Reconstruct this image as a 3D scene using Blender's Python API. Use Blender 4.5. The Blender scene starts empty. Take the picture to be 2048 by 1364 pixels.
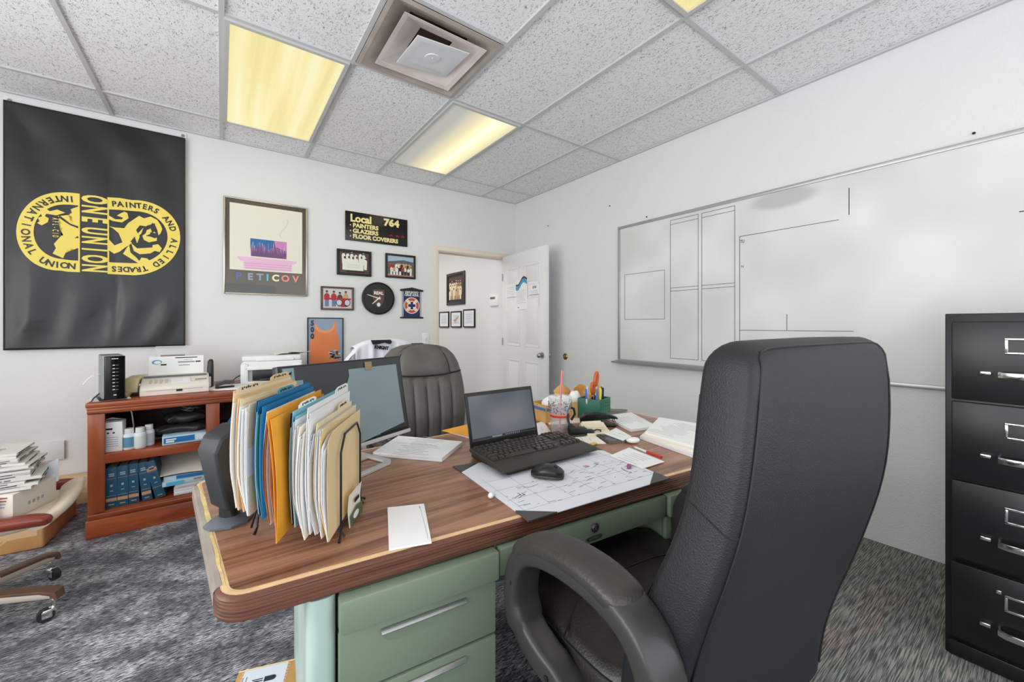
import bpy, bmesh, math, random
from mathutils import Vector, Matrix, Euler
random.seed(7)
PI = math.pi
R = math.radians
S = bpy.context.scene
C = S.collection

# ------------------------------------------------------------ camera, light, exposure
CAM_H = 1.22
FPX = 802.0                      # focal length in pixels of the 2048 wide frame
YAW = R(35.93)
cam_d = bpy.data.cameras.new('camera')
cam_d.sensor_width = 36.0
cam_d.lens = FPX / 2048 * 36.0
cam_d.shift_y = -32 / 2048
cam_d.clip_start = 0.02
cam = bpy.data.objects.new('camera', cam_d)
cam.location = (0, 0, CAM_H)
cam.rotation_euler = (R(90), 0, -YAW)
C.objects.link(cam)
S.camera = cam
S.view_settings.view_transform = 'Standard'
S.view_settings.look = 'None'
S.view_settings.exposure = 0.0
S.view_settings.gamma = 1.0
S.view_settings.use_curve_mapping = False
S.cycles.use_denoising = True
S.cycles.max_bounces = 8
S.cycles.diffuse_bounces = 5
S.cycles.glossy_bounces = 3
S.cycles.transmission_bounces = 6
S.cycles.transparent_max_bounces = 8
S.cycles.caustics_reflective = False
S.cycles.caustics_refractive = False
S.cycles.sample_clamp_indirect = 6.0

W = bpy.data.worlds.new('sky'); S.world = W; W.use_nodes = True
bg = W.node_tree.nodes['Background']
bg.inputs['Color'].default_value = (0.80, 0.90, 1.0, 1)
bg.inputs['Strength'].default_value = 1.5

ROOM = dict(x0=-2.4, x1=2.99, y0=-1.5, y1=4.053, h=2.74)
ADDED_WIN_L = (-0.9, 2.6, 0.55, 2.55)      # unseen opening added for its light, left wall: y0, y1, z0, z1
ADDED_WIN_F = (-1.9, 2.6, 0.45, 2.55)      # opening behind the camera, likewise added for light: x0, x1, z0, z1

X_L = -2.46
def fill_lamp(name, loc, rot, sx, sy, power, col):
    l = bpy.data.lights.new(name, 'AREA'); l.shape = 'RECTANGLE'; l.size = sx; l.size_y = sy
    l.energy = power; l.color = col
    o = bpy.data.objects.new(name, l); o.location = loc; o.rotation_euler = rot; C.objects.link(o)
    return o
# fill lamps added at the two unseen openings, tilted up to brighten the ceiling
fill_lamp('fill_left', (X_L, (ADDED_WIN_L[0] + ADDED_WIN_L[1]) / 2, (ADDED_WIN_L[2] + ADDED_WIN_L[3]) / 2), (0, R(-90 - 20), 0), 2.0, 3.5, 108, (1, 0.985, 0.97))
fill_lamp('fill_front', ((ADDED_WIN_F[0] + ADDED_WIN_F[1]) / 2, -1.56, (ADDED_WIN_F[2] + ADDED_WIN_F[3]) / 2), (R(90 + 26), 0, 0), 4.5, 2.1, 42, (1, 0.985, 0.965))

# ------------------------------------------------------------ where things stand: sight lines met with real planes
_fw = Vector((math.sin(YAW), math.cos(YAW))); _rt = Vector((math.cos(YAW), -math.sin(YAW)))
def _ray(px, py):
    d = _fw + _rt * ((px - 1024) / FPX)
    return Vector((d.x, d.y, (650 - py) / FPX))
def PZ(px, py, z):
    r = _ray(px, py); t = (z - CAM_H) / r.z
    return Vector((r.x * t, r.y * t, z))
def PY(px, py, y):
    r = _ray(px, py); t = y / r.y
    return Vector((r.x * t, y, CAM_H + r.z * t))
def PX(px, py, x):
    r = _ray(px, py); t = x / r.x
    return Vector((x, r.y * t, CAM_H + r.z * t))
YB = 4.053
def B(px, py):
    p = PY(px, py, YB); return (p.x, p.z)

# ------------------------------------------------------------ materials
def lin(c):
    c = c / 255.0
    return c / 12.92 if c <= 0.04045 else ((c + 0.055) / 1.055) ** 2.4
def rgb(c): return (lin(c[0]), lin(c[1]), lin(c[2]), 1)
_mats = {}
def mat(name, col=(200, 200, 200), rough=0.5, metal=0.0, bump=None, var=None, spec=0.5, emit=None, trans=0.0, alpha=1.0, ior=1.45, stretch=None, coat=0.0):
    if name in _mats: return _mats[name]
    m = bpy.data.materials.new(name); m.use_nodes = True
    nt = m.node_tree; b = nt.nodes['Principled BSDF']
    b.inputs['Base Color'].default_value = rgb(col)
    b.inputs['Roughness'].default_value = rough
    b.inputs['Metallic'].default_value = metal
    b.inputs['Specular IOR Level'].default_value = spec
    b.inputs['IOR'].default_value = ior
    b.inputs['Transmission Weight'].default_value = trans
    b.inputs['Alpha'].default_value = alpha
    b.inputs['Coat Weight'].default_value = coat
    if emit:
        b.inputs['Emission Color'].default_value = rgb(emit[0]); b.inputs['Emission Strength'].default_value = emit[1]
    vec = None
    if bump or var:
        tc = nt.nodes.new('ShaderNodeTexCoord'); vec = tc.outputs['Object']
        if stretch:
            mp = nt.nodes.new('ShaderNodeMapping'); mp.inputs['Scale'].default_value = stretch
            nt.links.new(vec, mp.inputs['Vector']); vec = mp.outputs['Vector']
    if bump:
        n = nt.nodes.new('ShaderNodeTexNoise'); n.inputs['Scale'].default_value = bump[0]; n.inputs['Detail'].default_value = 2
        nt.links.new(vec, n.inputs['Vector'])
        bp = nt.nodes.new('ShaderNodeBump'); bp.inputs['Strength'].default_value = bump[1]; bp.inputs['Distance'].default_value = bump[2] if len(bump) > 2 else 0.004
        nt.links.new(n.outputs['Fac'], bp.inputs['Height']); nt.links.new(bp.outputs['Normal'], b.inputs['Normal'])
    if var:
        n = nt.nodes.new('ShaderNodeTexNoise'); n.inputs['Scale'].default_value = var[0]; n.inputs['Detail'].default_value = 4
        nt.links.new(vec, n.inputs['Vector'])
        cr = nt.nodes.new('ShaderNodeValToRGB')
        k = var[1]
        cr.color_ramp.elements[0].position = 0.3; cr.color_ramp.elements[1].position = 0.7
        cr.color_ramp.elements[0].color = rgb([max(0, c * (1 - k)) for c in col])
        cr.color_ramp.elements[1].color = rgb([min(255, c * (1 + k)) for c in col])
        nt.links.new(n.outputs['Fac'], cr.inputs['Fac']); nt.links.new(cr.outputs['Color'], b.inputs['Base Color'])
    _mats[name] = m
    return m

def nodes_of(m):
    nt = m.node_tree
    return nt, nt.nodes['Principled BSDF'], nt.nodes.new, nt.links.new
def ramp(nt, pts):
    cr = nt.nodes.new('ShaderNodeValToRGB')
    while len(cr.color_ramp.elements) < len(pts): cr.color_ramp.elements.new(0.5)
    for e, (p, c) in zip(cr.color_ramp.elements, pts):
        e.position = p; e.color = rgb(c) if len(c) == 3 else c
    return cr

def wood_mat(name, cols, scale=(1.2, 22, 22), rough=0.3, nscale=1.0, coat=0.0, bump=0.0):
    m = mat(name, cols[1], rough, coat=coat)
    nt, b, N, L = nodes_of(m)
    tc = N('ShaderNodeTexCoord'); mp = N('ShaderNodeMapping'); mp.inputs['Scale'].default_value = scale
    L(tc.outputs['Object'], mp.inputs['Vector'])
    n = N('ShaderNodeTexNoise'); n.inputs['Scale'].default_value = nscale; n.inputs['Detail'].default_value = 6; n.inputs['Distortion'].default_value = 0.6
    n.inputs['Roughness'].default_value = 0.6
    L(mp.outputs['Vector'], n.inputs['Vector'])
    cr = ramp(nt, [(0.25, cols[0]), (0.45, cols[1]), (0.62, cols[2]), (0.8, cols[1])])
    L(n.outputs['Fac'], cr.inputs['Fac'])
    L(cr.outputs['Color'], b.inputs['Base Color'])
    if bump:
        bp = N('ShaderNodeBump'); bp.inputs['Strength'].default_value = bump; bp.inputs['Distance'].default_value = 0.002
        L(n.outputs['Fac'], bp.inputs['Height']); L(bp.outputs['Normal'], b.inputs['Normal'])
    return m

def ceiling_mat():
    m = mat('acoustic_tile', (205, 205, 207), 0.95, spec=0.1)
    nt, b, N, L = nodes_of(m)
    tc = N('ShaderNodeTexCoord')
    mp = N('ShaderNodeMapping'); mp.inputs['Scale'].default_value = (1, 0.55, 1); L(tc.outputs['Object'], mp.inputs['Vector'])
    n1 = N('ShaderNodeTexNoise'); n1.inputs['Scale'].default_value = 78; n1.inputs['Detail'].default_value = 1.5; n1.inputs['Distortion'].default_value = 0.9
    L(mp.outputs['Vector'], n1.inputs['Vector'])
    s = N('ShaderNodeMath'); s.operation = 'SUBTRACT'; s.inputs[1].default_value = 0.5; L(n1.outputs['Fac'], s.inputs[0])
    a = N('ShaderNodeMath'); a.operation = 'ABSOLUTE'; L(s.outputs[0], a.inputs[0])
    lt = N('ShaderNodeMath'); lt.operation = 'LESS_THAN'; lt.inputs[1].default_value = 0.022; L(a.outputs[0], lt.inputs[0])
    n2 = N('ShaderNodeTexNoise'); n2.inputs['Scale'].default_value = 85; n2.inputs['Detail'].default_value = 1; L(mp.outputs['Vector'], n2.inputs['Vector'])
    g2 = N('ShaderNodeMath'); g2.operation = 'GREATER_THAN'; g2.inputs[1].default_value = 0.49; L(n2.outputs['Fac'], g2.inputs[0])
    mu = N('ShaderNodeMath'); mu.operation = 'MULTIPLY'; L(lt.outputs[0], mu.inputs[0]); L(g2.outputs[0], mu.inputs[1])
    n3 = N('ShaderNodeTexNoise'); n3.inputs['Scale'].default_value = 260; n3.inputs['Detail'].default_value = 1; L(tc.outputs['Object'], n3.inputs['Vector'])
    g3 = N('ShaderNodeMath'); g3.operation = 'GREATER_THAN'; g3.inputs[1].default_value = 0.70; L(n3.outputs['Fac'], g3.inputs[0])
    mx = N('ShaderNodeMath'); mx.operation = 'MAXIMUM'; L(mu.outputs[0], mx.inputs[0]); L(g3.outputs[0], mx.inputs[1])
    mix = N('ShaderNodeMix'); mix.data_type = 'RGBA'
    mix.inputs[6].default_value = rgb((242, 242, 243)); mix.inputs[7].default_value = rgb((158, 154, 152))
    L(mx.outputs[0], mix.inputs[0]); L(mix.outputs[2], b.inputs['Base Color'])
    return m

def carpet_mat():
    m = mat('carpet', (80, 80, 86), 1.0, spec=0.05)
    nt, b, N, L = nodes_of(m)
    tc = N('ShaderNodeTexCoord')
    mp = N('ShaderNodeMapping'); mp.inputs['Scale'].default_value = (26, 150, 1); L(tc.outputs['Object'], mp.inputs['Vector'])
    n1 = N('ShaderNodeTexNoise'); n1.inputs['Scale'].default_value = 1.4; n1.inputs['Detail'].default_value = 5; n1.inputs['Roughness'].default_value = 0.7
    L(mp.outputs['Vector'], n1.inputs['Vector'])
    mp2 = N('ShaderNodeMapping'); mp2.inputs['Scale'].default_value = (1, 1.5, 1); L(tc.outputs['Object'], mp2.inputs['Vector'])
    n2 = N('ShaderNodeTexNoise'); n2.inputs['Scale'].default_value = 4.2; n2.inputs['Detail'].default_value = 9; n2.inputs['Roughness'].default_value = 0.72
    L(mp2.outputs['Vector'], n2.inputs['Vector'])
    patch = N('ShaderNodeMapRange'); patch.inputs[1].default_value = 0.42; patch.inputs[2].default_value = 0.60; L(n2.outputs['Fac'], patch.inputs[0])
    # streaks, brighter where the pile is worn
    st = N('ShaderNodeMapRange'); st.inputs[1].default_value = 0.40; st.inputs[2].default_value = 0.60; L(n1.outputs['Fac'], st.inputs[0])
    ad = N('ShaderNodeMath'); ad.operation = 'MULTIPLY'; ad.inputs[1].default_value = 0.62; L(patch.outputs[0], ad.inputs[0])
    ad0 = N('ShaderNodeMath'); ad0.operation = 'ADD'; ad0.inputs[1].default_value = 0.36; L(ad.outputs[0], ad0.inputs[0])
    mu = N('ShaderNodeMath'); mu.operation = 'MULTIPLY'; L(st.outputs[0], mu.inputs[0]); L(ad0.outputs[0], mu.inputs[1])
    c1 = ramp(nt, [(0.0, (58, 58, 64)), (0.22, (104, 105, 111)), (0.5, (160, 161, 167)), (0.85, (222, 222, 226))]); L(mu.outputs[0], c1.inputs['Fac'])
    # the tiles at the right of the room are a browner, greener batch
    n3 = N('ShaderNodeTexNoise'); n3.inputs['Scale'].default_value = 5.0; n3.inputs['Detail'].default_value = 3; L(tc.outputs['Object'], n3.inputs['Vector'])
    hue = ramp(nt, [(0.3, (168, 152, 148)), (0.5, (148, 156, 149)), (0.7, (176, 168, 162))]); L(n3.outputs['Fac'], hue.inputs['Fac'])
    dk = ramp(nt, [(0.3, (84, 80, 79)), (0.7, (88, 92, 87))]); L(n3.outputs['Fac'], dk.inputs['Fac'])
    mp4 = N('ShaderNodeMapping'); mp4.inputs['Scale'].default_value = (10, 260, 1); L(tc.outputs['Object'], mp4.inputs['Vector'])
    n4 = N('ShaderNodeTexNoise'); n4.inputs['Scale'].default_value = 1.0; n4.inputs['Detail'].default_value = 4; L(mp4.outputs['Vector'], n4.inputs['Vector'])
    st4 = N('ShaderNodeMapRange'); st4.inputs[1].default_value = 0.42; st4.inputs[2].default_value = 0.6; L(n4.outputs['Fac'], st4.inputs[0])
    c2 = N('ShaderNodeMix'); c2.data_type = 'RGBA'; L(st4.outputs[0], c2.inputs[0]); L(dk.outputs['Color'], c2.inputs[6]); L(hue.outputs['Color'], c2.inputs[7])
    sx = N('ShaderNodeSeparateXYZ'); L(tc.outputs['Object'], sx.inputs[0])
    gx = N('ShaderNodeMapRange'); gx.inputs[1].default_value = 0.9; gx.inputs[2].default_value = 1.4; L(sx.outputs['X'], gx.inputs[0])
    mix = N('ShaderNodeMix'); mix.data_type = 'RGBA'; L(gx.outputs[0], mix.inputs[0]); L(c1.outputs['Color'], mix.inputs[6]); L(c2.outputs[2], mix.inputs[7])
    L(mix.outputs[2], b.inputs['Base Color'])
    bp = N('ShaderNodeBump'); bp.inputs['Strength'].default_value = 0.5; bp.inputs['Distance'].default_value = 0.006
    L(n1.outputs['Fac'], bp.inputs['Height']); L(bp.outputs['Normal'], b.inputs['Normal'])
    return m

def leather(name, col, rough, scale=260, strength=0.25, k=0.06):
    m = mat(name, col, rough)
    nt, b, N, L = nodes_of(m)
    tc = N('ShaderNodeTexCoord')
    v = N('ShaderNodeTexVoronoi'); v.inputs['Scale'].default_value = scale; L(tc.outputs['Object'], v.inputs['Vector'])
    n = N('ShaderNodeTexNoise'); n.inputs['Scale'].default_value = 14; n.inputs['Detail'].default_value = 3; L(tc.outputs['Object'], n.inputs['Vector'])
    ad = N('ShaderNodeMath'); ad.operation = 'MULTIPLY_ADD'; ad.inputs[1].default_value = 0.35; L(n.outputs['Fac'], ad.inputs[0]); L(v.outputs['Distance'], ad.inputs[2])
    bp = N('ShaderNodeBump'); bp.inputs['Strength'].default_value = strength; bp.inputs['Distance'].default_value = 0.002
    L(ad.outputs[0], bp.inputs['Height']); L(bp.outputs['Normal'], b.inputs['Normal'])
    cr = ramp(nt, [(0.3, [c * (1 - k) for c in col]), (0.7, [c * (1 + k) for c in col])]); L(n.outputs['Fac'], cr.inputs['Fac']); L(cr.outputs['Color'], b.inputs['Base Color'])
    return m

WALL = mat('wall_paint', (222, 222, 222), 0.85, bump=(130, 0.42, 0.004), spec=0.25)
TILE = ceiling_mat()
CARPET = carpet_mat()
GRID = mat('ceiling_grid_metal', (198, 198, 199), 0.5)
WHITE = mat('white_paint', (232, 232, 230), 0.45)
CREAM = mat('cream_trim', (226, 214, 198), 0.5)
BLACK = mat('black_plastic', (24, 24, 26), 0.4)
DARK = mat('dark_plastic', (44, 44, 46), 0.45)
CHROME = mat('chrome', (225, 225, 225), 0.15, metal=1.0)
STEEL = mat('steel', (170, 170, 172), 0.32, metal=1.0)
PAPER = mat('white_paper', (238, 238, 238), 0.8, spec=0.2)
PAPER2 = mat('cool_paper', (222, 225, 232), 0.8, spec=0.2)
PAPER3 = mat('warm_paper', (240, 234, 220), 0.8, spec=0.2)
INK = mat('black_ink', (26, 26, 28), 0.7)
GREYINK = mat('grey_ink', (150, 152, 158), 0.7)
MANILA = mat('manila', (232, 206, 160), 0.75, var=(9, 0.03), spec=0.2)
MANILA2 = mat('pale_manila', (238, 220, 184), 0.75, var=(9, 0.03), spec=0.2)
KRAFT = mat('cardboard', (205, 160, 104), 0.85, var=(14, 0.05), spec=0.15)

# ------------------------------------------------------------ mesh helpers
class MB:
    def __init__(s): s.v = []; s.f = []; s.m = []; s.T = None
    def add(s, vs, fs, m=0, T=None):
        o = len(s.v); T = T if T is not None else s.T
        for p in vs:
            p = Vector(p)
            if T is not None: p = T @ p
            s.v.append(p)
        for f in fs:
            s.f.append([i + o for i in f]); s.m.append(m)
        return s
    def bm(s, bm, m=0, T=None):
        bm.verts.ensure_lookup_table(); bm.verts.index_update()
        s.add([v.co.copy() for v in bm.verts], [[v.index for v in f.verts] for f in bm.faces], m, T); bm.free(); return s
    def box(s, c, d, m=0, rz=0, bev=0.0, seg=2, rx=0, ry=0, T=None):
        b = bmesh.new(); bmesh.ops.create_cube(b, size=1)
        for v in b.verts: v.co = Vector((v.co.x * d[0], v.co.y * d[1], v.co.z * d[2]))
        if bev > 0:
            bmesh.ops.bevel(b, geom=list(b.edges), offset=min(bev, 0.49 * min(d)), segments=seg, profile=0.5, affect='EDGES')
        M = Matrix.Translation(c) @ Euler((rx, ry, rz)).to_matrix().to_4x4()
        for v in b.verts: v.co = M @ v.co
        return s.bm(b, m, T)
    def prism(s, poly, a, b, axis='z', m=0, T=None):
        n = len(poly)
        def mk(p, h):
            return {'z': (p[0], p[1], h), 'y': (p[0], h, p[1]), 'x': (h, p[0], p[1])}[axis]
        vs = [mk(p, a) for p in poly] + [mk(p, b) for p in poly]
        fs = [list(range(n))[::-1], list(range(n, 2 * n))] + [[i, (i + 1) % n, n + (i + 1) % n, n + i] for i in range(n)]
        return s.add(vs, fs, m, T)
    def cyl(s, p0, p1, r0, r1=None, n=20, m=0, caps=True, T=None):
        r1 = r0 if r1 is None else r1
        p0 = Vector(p0); p1 = Vector(p1); d = (p1 - p0).normalized()
        u = d.orthogonal().normalized(); w = d.cross(u)
        vs = []
        for p, r in ((p0, r0), (p1, r1)):
            for i in range(n):
                a = 2 * PI * i / n; vs.append(p + u * (r * math.cos(a)) + w * (r * math.sin(a)))
        fs = [[i, (i + 1) % n, n + (i + 1) % n, n + i] for i in range(n)]
        if caps: fs += [list(range(n))[::-1], list(range(n, 2 * n))]
        return s.add(vs, fs, m, T)
    def loft(s, rings, m=0, cap=True, closed=False, T=None):
        n = len(rings[0]); vs = [p for r in rings for p in r]; fs = []
        K = len(rings)
        for k in range(K if closed else K - 1):
            a = k * n; b = ((k + 1) % K) * n
            fs += [[a + i, a + (i + 1) % n, b + (i + 1) % n, b + i] for i in range(n)]
        if cap and not closed: fs += [list(range(n))[::-1], list(range((K - 1) * n, K * n))]
        return s.add(vs, fs, m, T)
    def tube(s, path, r, n=8, m=0, closed=False, T=None):
        P = [Vector(p) for p in path]; K = len(P); rings = []
        u = None
        for i, p in enumerate(P):
            a = P[(i - 1) % K] if (closed or i > 0) else P[i]
            b = P[(i + 1) % K] if (closed or i < K - 1) else P[i]
            d = (b - a).normalized()
            u = d.orthogonal().normalized() if u is None else (u - d * u.dot(d)).normalized()
            w = d.cross(u); rr = r[i] if isinstance(r, (list, tuple)) else r
            rings.append([p + u * (rr * math.cos(2 * PI * k / n)) + w * (rr * math.sin(2 * PI * k / n)) for k in range(n)])
        return s.loft(rings, m, True, closed, T)
    def lathe(s, prof, c=(0, 0, 0), n=24, m=0, T=None):
        c = Vector(c); rings = [[c + Vector((r * math.cos(2 * PI * i / n), r * math.sin(2 * PI * i / n), z)) for i in range(n)] for r, z in prof]
        return s.loft(rings, m, True, False, T)
    def sphere(s, c, r, m=0, n=14, T=None):
        r = (r, r, r) if not isinstance(r, (tuple, list)) else r
        b = bmesh.new(); bmesh.ops.create_uvsphere(b, u_segments=n, v_segments=n // 2 + 2, radius=1)
        for v in b.verts: v.co = Vector((v.co.x * r[0] + c[0], v.co.y * r[1] + c[1], v.co.z * r[2] + c[2]))
        return s.bm(b, m, T)
    def sweep(s, path, w, t, m=0, n=16, side=(1, 0, 0), power=4.0, closed=False, T=None):
        """rounded-rectangle section swept along a path; side = the width direction"""
        P = [Vector(p) for p in path]; K = len(P); rings = []
        for i, p in enumerate(P):
            a = P[(i - 1) % K] if (closed or i > 0) else P[i]; b = P[(i + 1) % K] if (closed or i < K - 1) else P[i]
            d = (b - a).normalized(); sd = Vector(side); sd = (sd - d * sd.dot(d)).normalized(); u = d.cross(sd)
            ww = w[i] if isinstance(w, (list, tuple)) else w; tt = t[i] if isinstance(t, (list, tuple)) else t
            ring = []
            for k in range(n):
                an = 2 * PI * k / n; ca, sa = math.cos(an), math.sin(an)
                e = 2.0 / power
                ring.append(p + sd * (ww * math.copysign(abs(ca) ** e, ca)) + u * (tt * math.copysign(abs(sa) ** e, sa)))
            rings.append(ring)
        return s.loft(rings, m, True, closed, T)
    def grid(s, fn, nu, nv, m=0, T=None):
        vs = [fn(i / nu, j / nv) for j in range(nv + 1) for i in range(nu + 1)]
        fs = [[j * (nu + 1) + i, j * (nu + 1) + i + 1, (j + 1) * (nu + 1) + i + 1, (j + 1) * (nu + 1) + i] for j in range(nv) for i in range(nu)]
        return s.add(vs, fs, m, T)
    def slab(s, fn, nu, nv, thick, m=0, T=None):
        """a sheet of finite thickness; fn(u, v) -> point, thick = offset vector"""
        t = Vector(thick); n = (nu + 1) * (nv + 1)
        top = [Vector(fn(i / nu, j / nv)) for j in range(nv + 1) for i in range(nu + 1)]
        vs = top + [p - t for p in top]; W_ = nu + 1; fs = []
        for j in range(nv):
            for i in range(nu):
                q = [j * W_ + i, j * W_ + i + 1, (j + 1) * W_ + i + 1, (j + 1) * W_ + i]
                fs.append(q); fs.append([k + n for k in q[::-1]])
        rim = [i for i in range(nu + 1)] + [j * W_ + nu for j in range(1, nv + 1)] + [nv * W_ + i for i in range(nu - 1, -1, -1)] + [j * W_ for j in range(nv - 1, 0, -1)]
        for a, b in zip(rim, rim[1:] + rim[:1]): fs.append([b, a, a + n, b + n])
        return s.add(vs, fs, m, T)
    def text(s, txt, size, T, m=0, align='CENTER', depth=0.0006, sx=1.0, bold=0.0, shear=0.0, spacing=1.0):
        cu = bpy.data.curves.new('lettering_source', 'FONT'); cu.body = txt; cu.size = size; cu.align_x = align; cu.align_y = 'CENTER'
        cu.extrude = depth; cu.offset = bold; cu.shear = shear; cu.space_character = spacing; cu.resolution_u = 3
        ob = bpy.data.objects.new('lettering_source', cu)
        me = bpy.data.meshes.new_from_object(ob)
        vs = [(v.co.x * sx, v.co.y, v.co.z) for v in me.vertices]; fs = [list(p.vertices) for p in me.polygons]
        s.add(vs, fs, m, T)
        bpy.data.objects.remove(ob); bpy.data.curves.remove(cu); bpy.data.meshes.remove(me)
        return s
    def flat(s, poly, T, m=0, h=0.0006):
        """a thin raised patch (print, sticker) from a 2-D outline in the plane of T"""
        return s.prism(poly, 0, h, 'z', m, T)
    def map(s, fn):
        s.v = [Vector(fn(p)) for p in s.v]; return s
    def build(s, name, mats, parent=None, loc=None, rz=0.0, rot=None, bevel=0.0, smooth=40, label=None, cat=None, group=None, kind=None, subsurf=0):
        me = bpy.data.meshes.new(name); me.from_pydata(s.v, [], s.f)
        if not isinstance(mats, (list, tuple)): mats = [mats]
        for m in mats: me.materials.append(m)
        me.polygons.foreach_set('material_index', s.m)
        b = bmesh.new(); b.from_mesh(me); bmesh.ops.recalc_face_normals(b, faces=b.faces); b.to_mesh(me); b.free()
        if smooth:
            me.polygons.foreach_set('use_smooth', [True] * len(me.polygons)); me.set_sharp_from_angle(angle=R(smooth))
        me.update()
        o = bpy.data.objects.new(name, me); C.objects.link(o)
        if parent is not None: o.parent = parent
        if loc is not None: o.location = loc
        o.rotation_euler = rot if rot is not None else (0, 0, rz)
        if bevel:
            md = o.modifiers.new('edges', 'BEVEL'); md.width = bevel; md.segments = 2; md.limit_method = 'ANGLE'; md.angle_limit = R(40)
        if subsurf:
            md = o.modifiers.new('smooth', 'SUBSURF'); md.levels = subsurf; md.render_levels = subsurf
        tag(o, label, cat, group, kind)
        return o
def tag(o, label=None, cat=None, group=None, kind=None):
    if label: o['label'] = label
    if cat: o['category'] = cat
    if group: o['group'] = group
    if kind: o['kind'] = kind
    return o
def thing(name, label, cat, loc=(0, 0, 0), rz=0.0, group=None):
    o = bpy.data.objects.new(name, None); C.objects.link(o); o.empty_display_size = 0.05
    o.location = loc; o.rotation_euler = (0, 0, rz)
    return tag(o, label, cat, group)
def struct(mb, name, mats, parent=None, **k):
    return mb.build(name, mats, parent, kind='structure' if parent is None else None, **k)
def dup(o, parent=None):
    c = o.copy(); C.objects.link(c)
    if parent is not None: c.parent = parent
    for ch in list(o.children): dup(ch, c)
    return c
def wallT(x, z, y=YB, flip=False):
    """plane on the back wall: local x -> world X, local y -> world Z, local z -> toward the room (-Y)"""
    return Matrix(((1, 0, 0, x), (0, 0, -1, y), (0, 1, 0, z), (0, 0, 0, 1)))
def rightT(y, z, x):
    """plane facing -X: local x -> -Y (to the right as seen), local y -> Z, local z -> -X"""
    return Matrix(((0, 0, -1, x), (-1, 0, 0, y), (0, 1, 0, z), (0, 0, 0, 1)))
def flatT(x, y, z, a=0.0):
    return Matrix.Translation((x, y, z)) @ Matrix.Rotation(a, 4, 'Z')
def rect(x0, y0, x1, y1): return [(x0, y0), (x1, y0), (x1, y1), (x0, y1)]
def ell(cx, cy, rx, ry, n=24): return [(cx + rx * math.cos(2 * PI * i / n), cy + ry * math.sin(2 * PI * i / n)) for i in range(n)]
def rrect(x0, y0, x1, y1, r, n=4):
    out = []
    for cx, cy, a in ((x1 - r, y0 + r, -90), (x1 - r, y1 - r, 0), (x0 + r, y1 - r, 90), (x0 + r, y0 + r, 180)):
        out += [(cx + r * math.cos(R(a + 90 * k / n)), cy + r * math.sin(R(a + 90 * k / n))) for k in range(n + 1)]
    return out

# ------------------------------------------------------------ the room
X0, X1, Y0, H = ROOM['x0'], ROOM['x1'], ROOM['y0'], ROOM['h']
T_ = 0.12
struct(MB().box(((X0 + X1) / 2 + 0.1, 3.2, -0.05), (X1 - X0 + 0.6, 9.8, 0.1)), 'floor', CARPET)
cl_ = MB(); VC = (0.932, 2.09); VH = 0.295
for (a0, a1, b0, b1) in ((X0 - T_, VC[0] - VH, Y0 - T_, YB + T_), (VC[0] + VH, X1 + T_, Y0 - T_, YB + T_), (VC[0] - VH, VC[0] + VH, Y0 - T_, VC[1] - VH), (VC[0] - VH, VC[0] + VH, VC[1] + VH, YB + T_)):
    cl_.box(((a0 + a1) / 2, (b0 + b1) / 2, H + 0.05), (a1 - a0, b1 - b0, 0.09))
struct(cl_, 'ceiling', TILE)
HALL_X = 2.86
DO0, DO1, DOZ = 1.915, 2.815, 2.055       # door opening
w = MB()
w.box(((X0 - T_ + DO0) / 2, YB + T_ / 2, H / 2), (DO0 - X0 + T_, T_, H))
w.box(((DO0 + DO1) / 2, YB + T_ / 2, (DOZ + H) / 2), (DO1 - DO0, T_, H - DOZ))
w.box(((DO1 + X1 + T_) / 2, YB + T_ / 2, H / 2), (X1 + T_ - DO1, T_, H))
struct(w, 'wall_back', WALL)
struct(MB().box((X1 + T_ / 2, (Y0 + YB) / 2 - 0.0, H / 2), (T_, YB - Y0 - 0.002, H)), 'wall_right', WALL)
def holed(axis, fixed, a0, a1, hole):
    mb = MB(); h0, h1, z0, z1 = hole
    for (p, q, r, s_) in ((a0, h0, 0, H), (h1, a1, 0, H), (h0, h1, 0, z0), (h0, h1, z1, H)):
        c = ((p + q) / 2, (r + s_) / 2); d = (q - p, s_ - r)
        if axis == 'x': mb.box((fixed, c[0], c[1]), (T_, d[0], d[1]))
        else: mb.box((c[0], fixed, c[1]), (d[0], T_, d[1]))
    return mb
struct(holed('x', X0 - T_ / 2, Y0, YB, ADDED_WIN_L), 'wall_left', WALL)
struct(holed('y', Y0 - T_ / 2, X0 - T_, X1 + T_, ADDED_WIN_F), 'wall_front', WALL)
def added_window(name, axis, fixed, hole, n):
    h0, h1, z0, z1 = hole; mb = MB(); t = 0.05
    def bar(a, b, c, d, q=0.06):
        cc = ((a + b) / 2, (c + d) / 2); dd = (b - a, d - c)
        if axis == 'x': mb.box((fixed, cc[0], cc[1]), (q, dd[0], dd[1]))
        else: mb.box((cc[0], fixed, cc[1]), (dd[0], q, dd[1]))
    bar(h0, h1, z0, z0 + t); bar(h0, h1, z1 - t, z1)
    for k in range(n + 1):
        x = h0 + (h1 - h0) * k / n; a = min(max(x - t / 2, h0), h1 - t)
        bar(a, a + t, z0 + t, z1 - t, 0.056)
    return struct(mb, name, WHITE)
added_window('added_window_1', 'x', X0 - 0.03, ADDED_WIN_L, 4)  # unseen frames put in around the added light openings
added_window('added_window_2', 'y', Y0 - 0.03, ADDED_WIN_F, 4)
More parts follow.
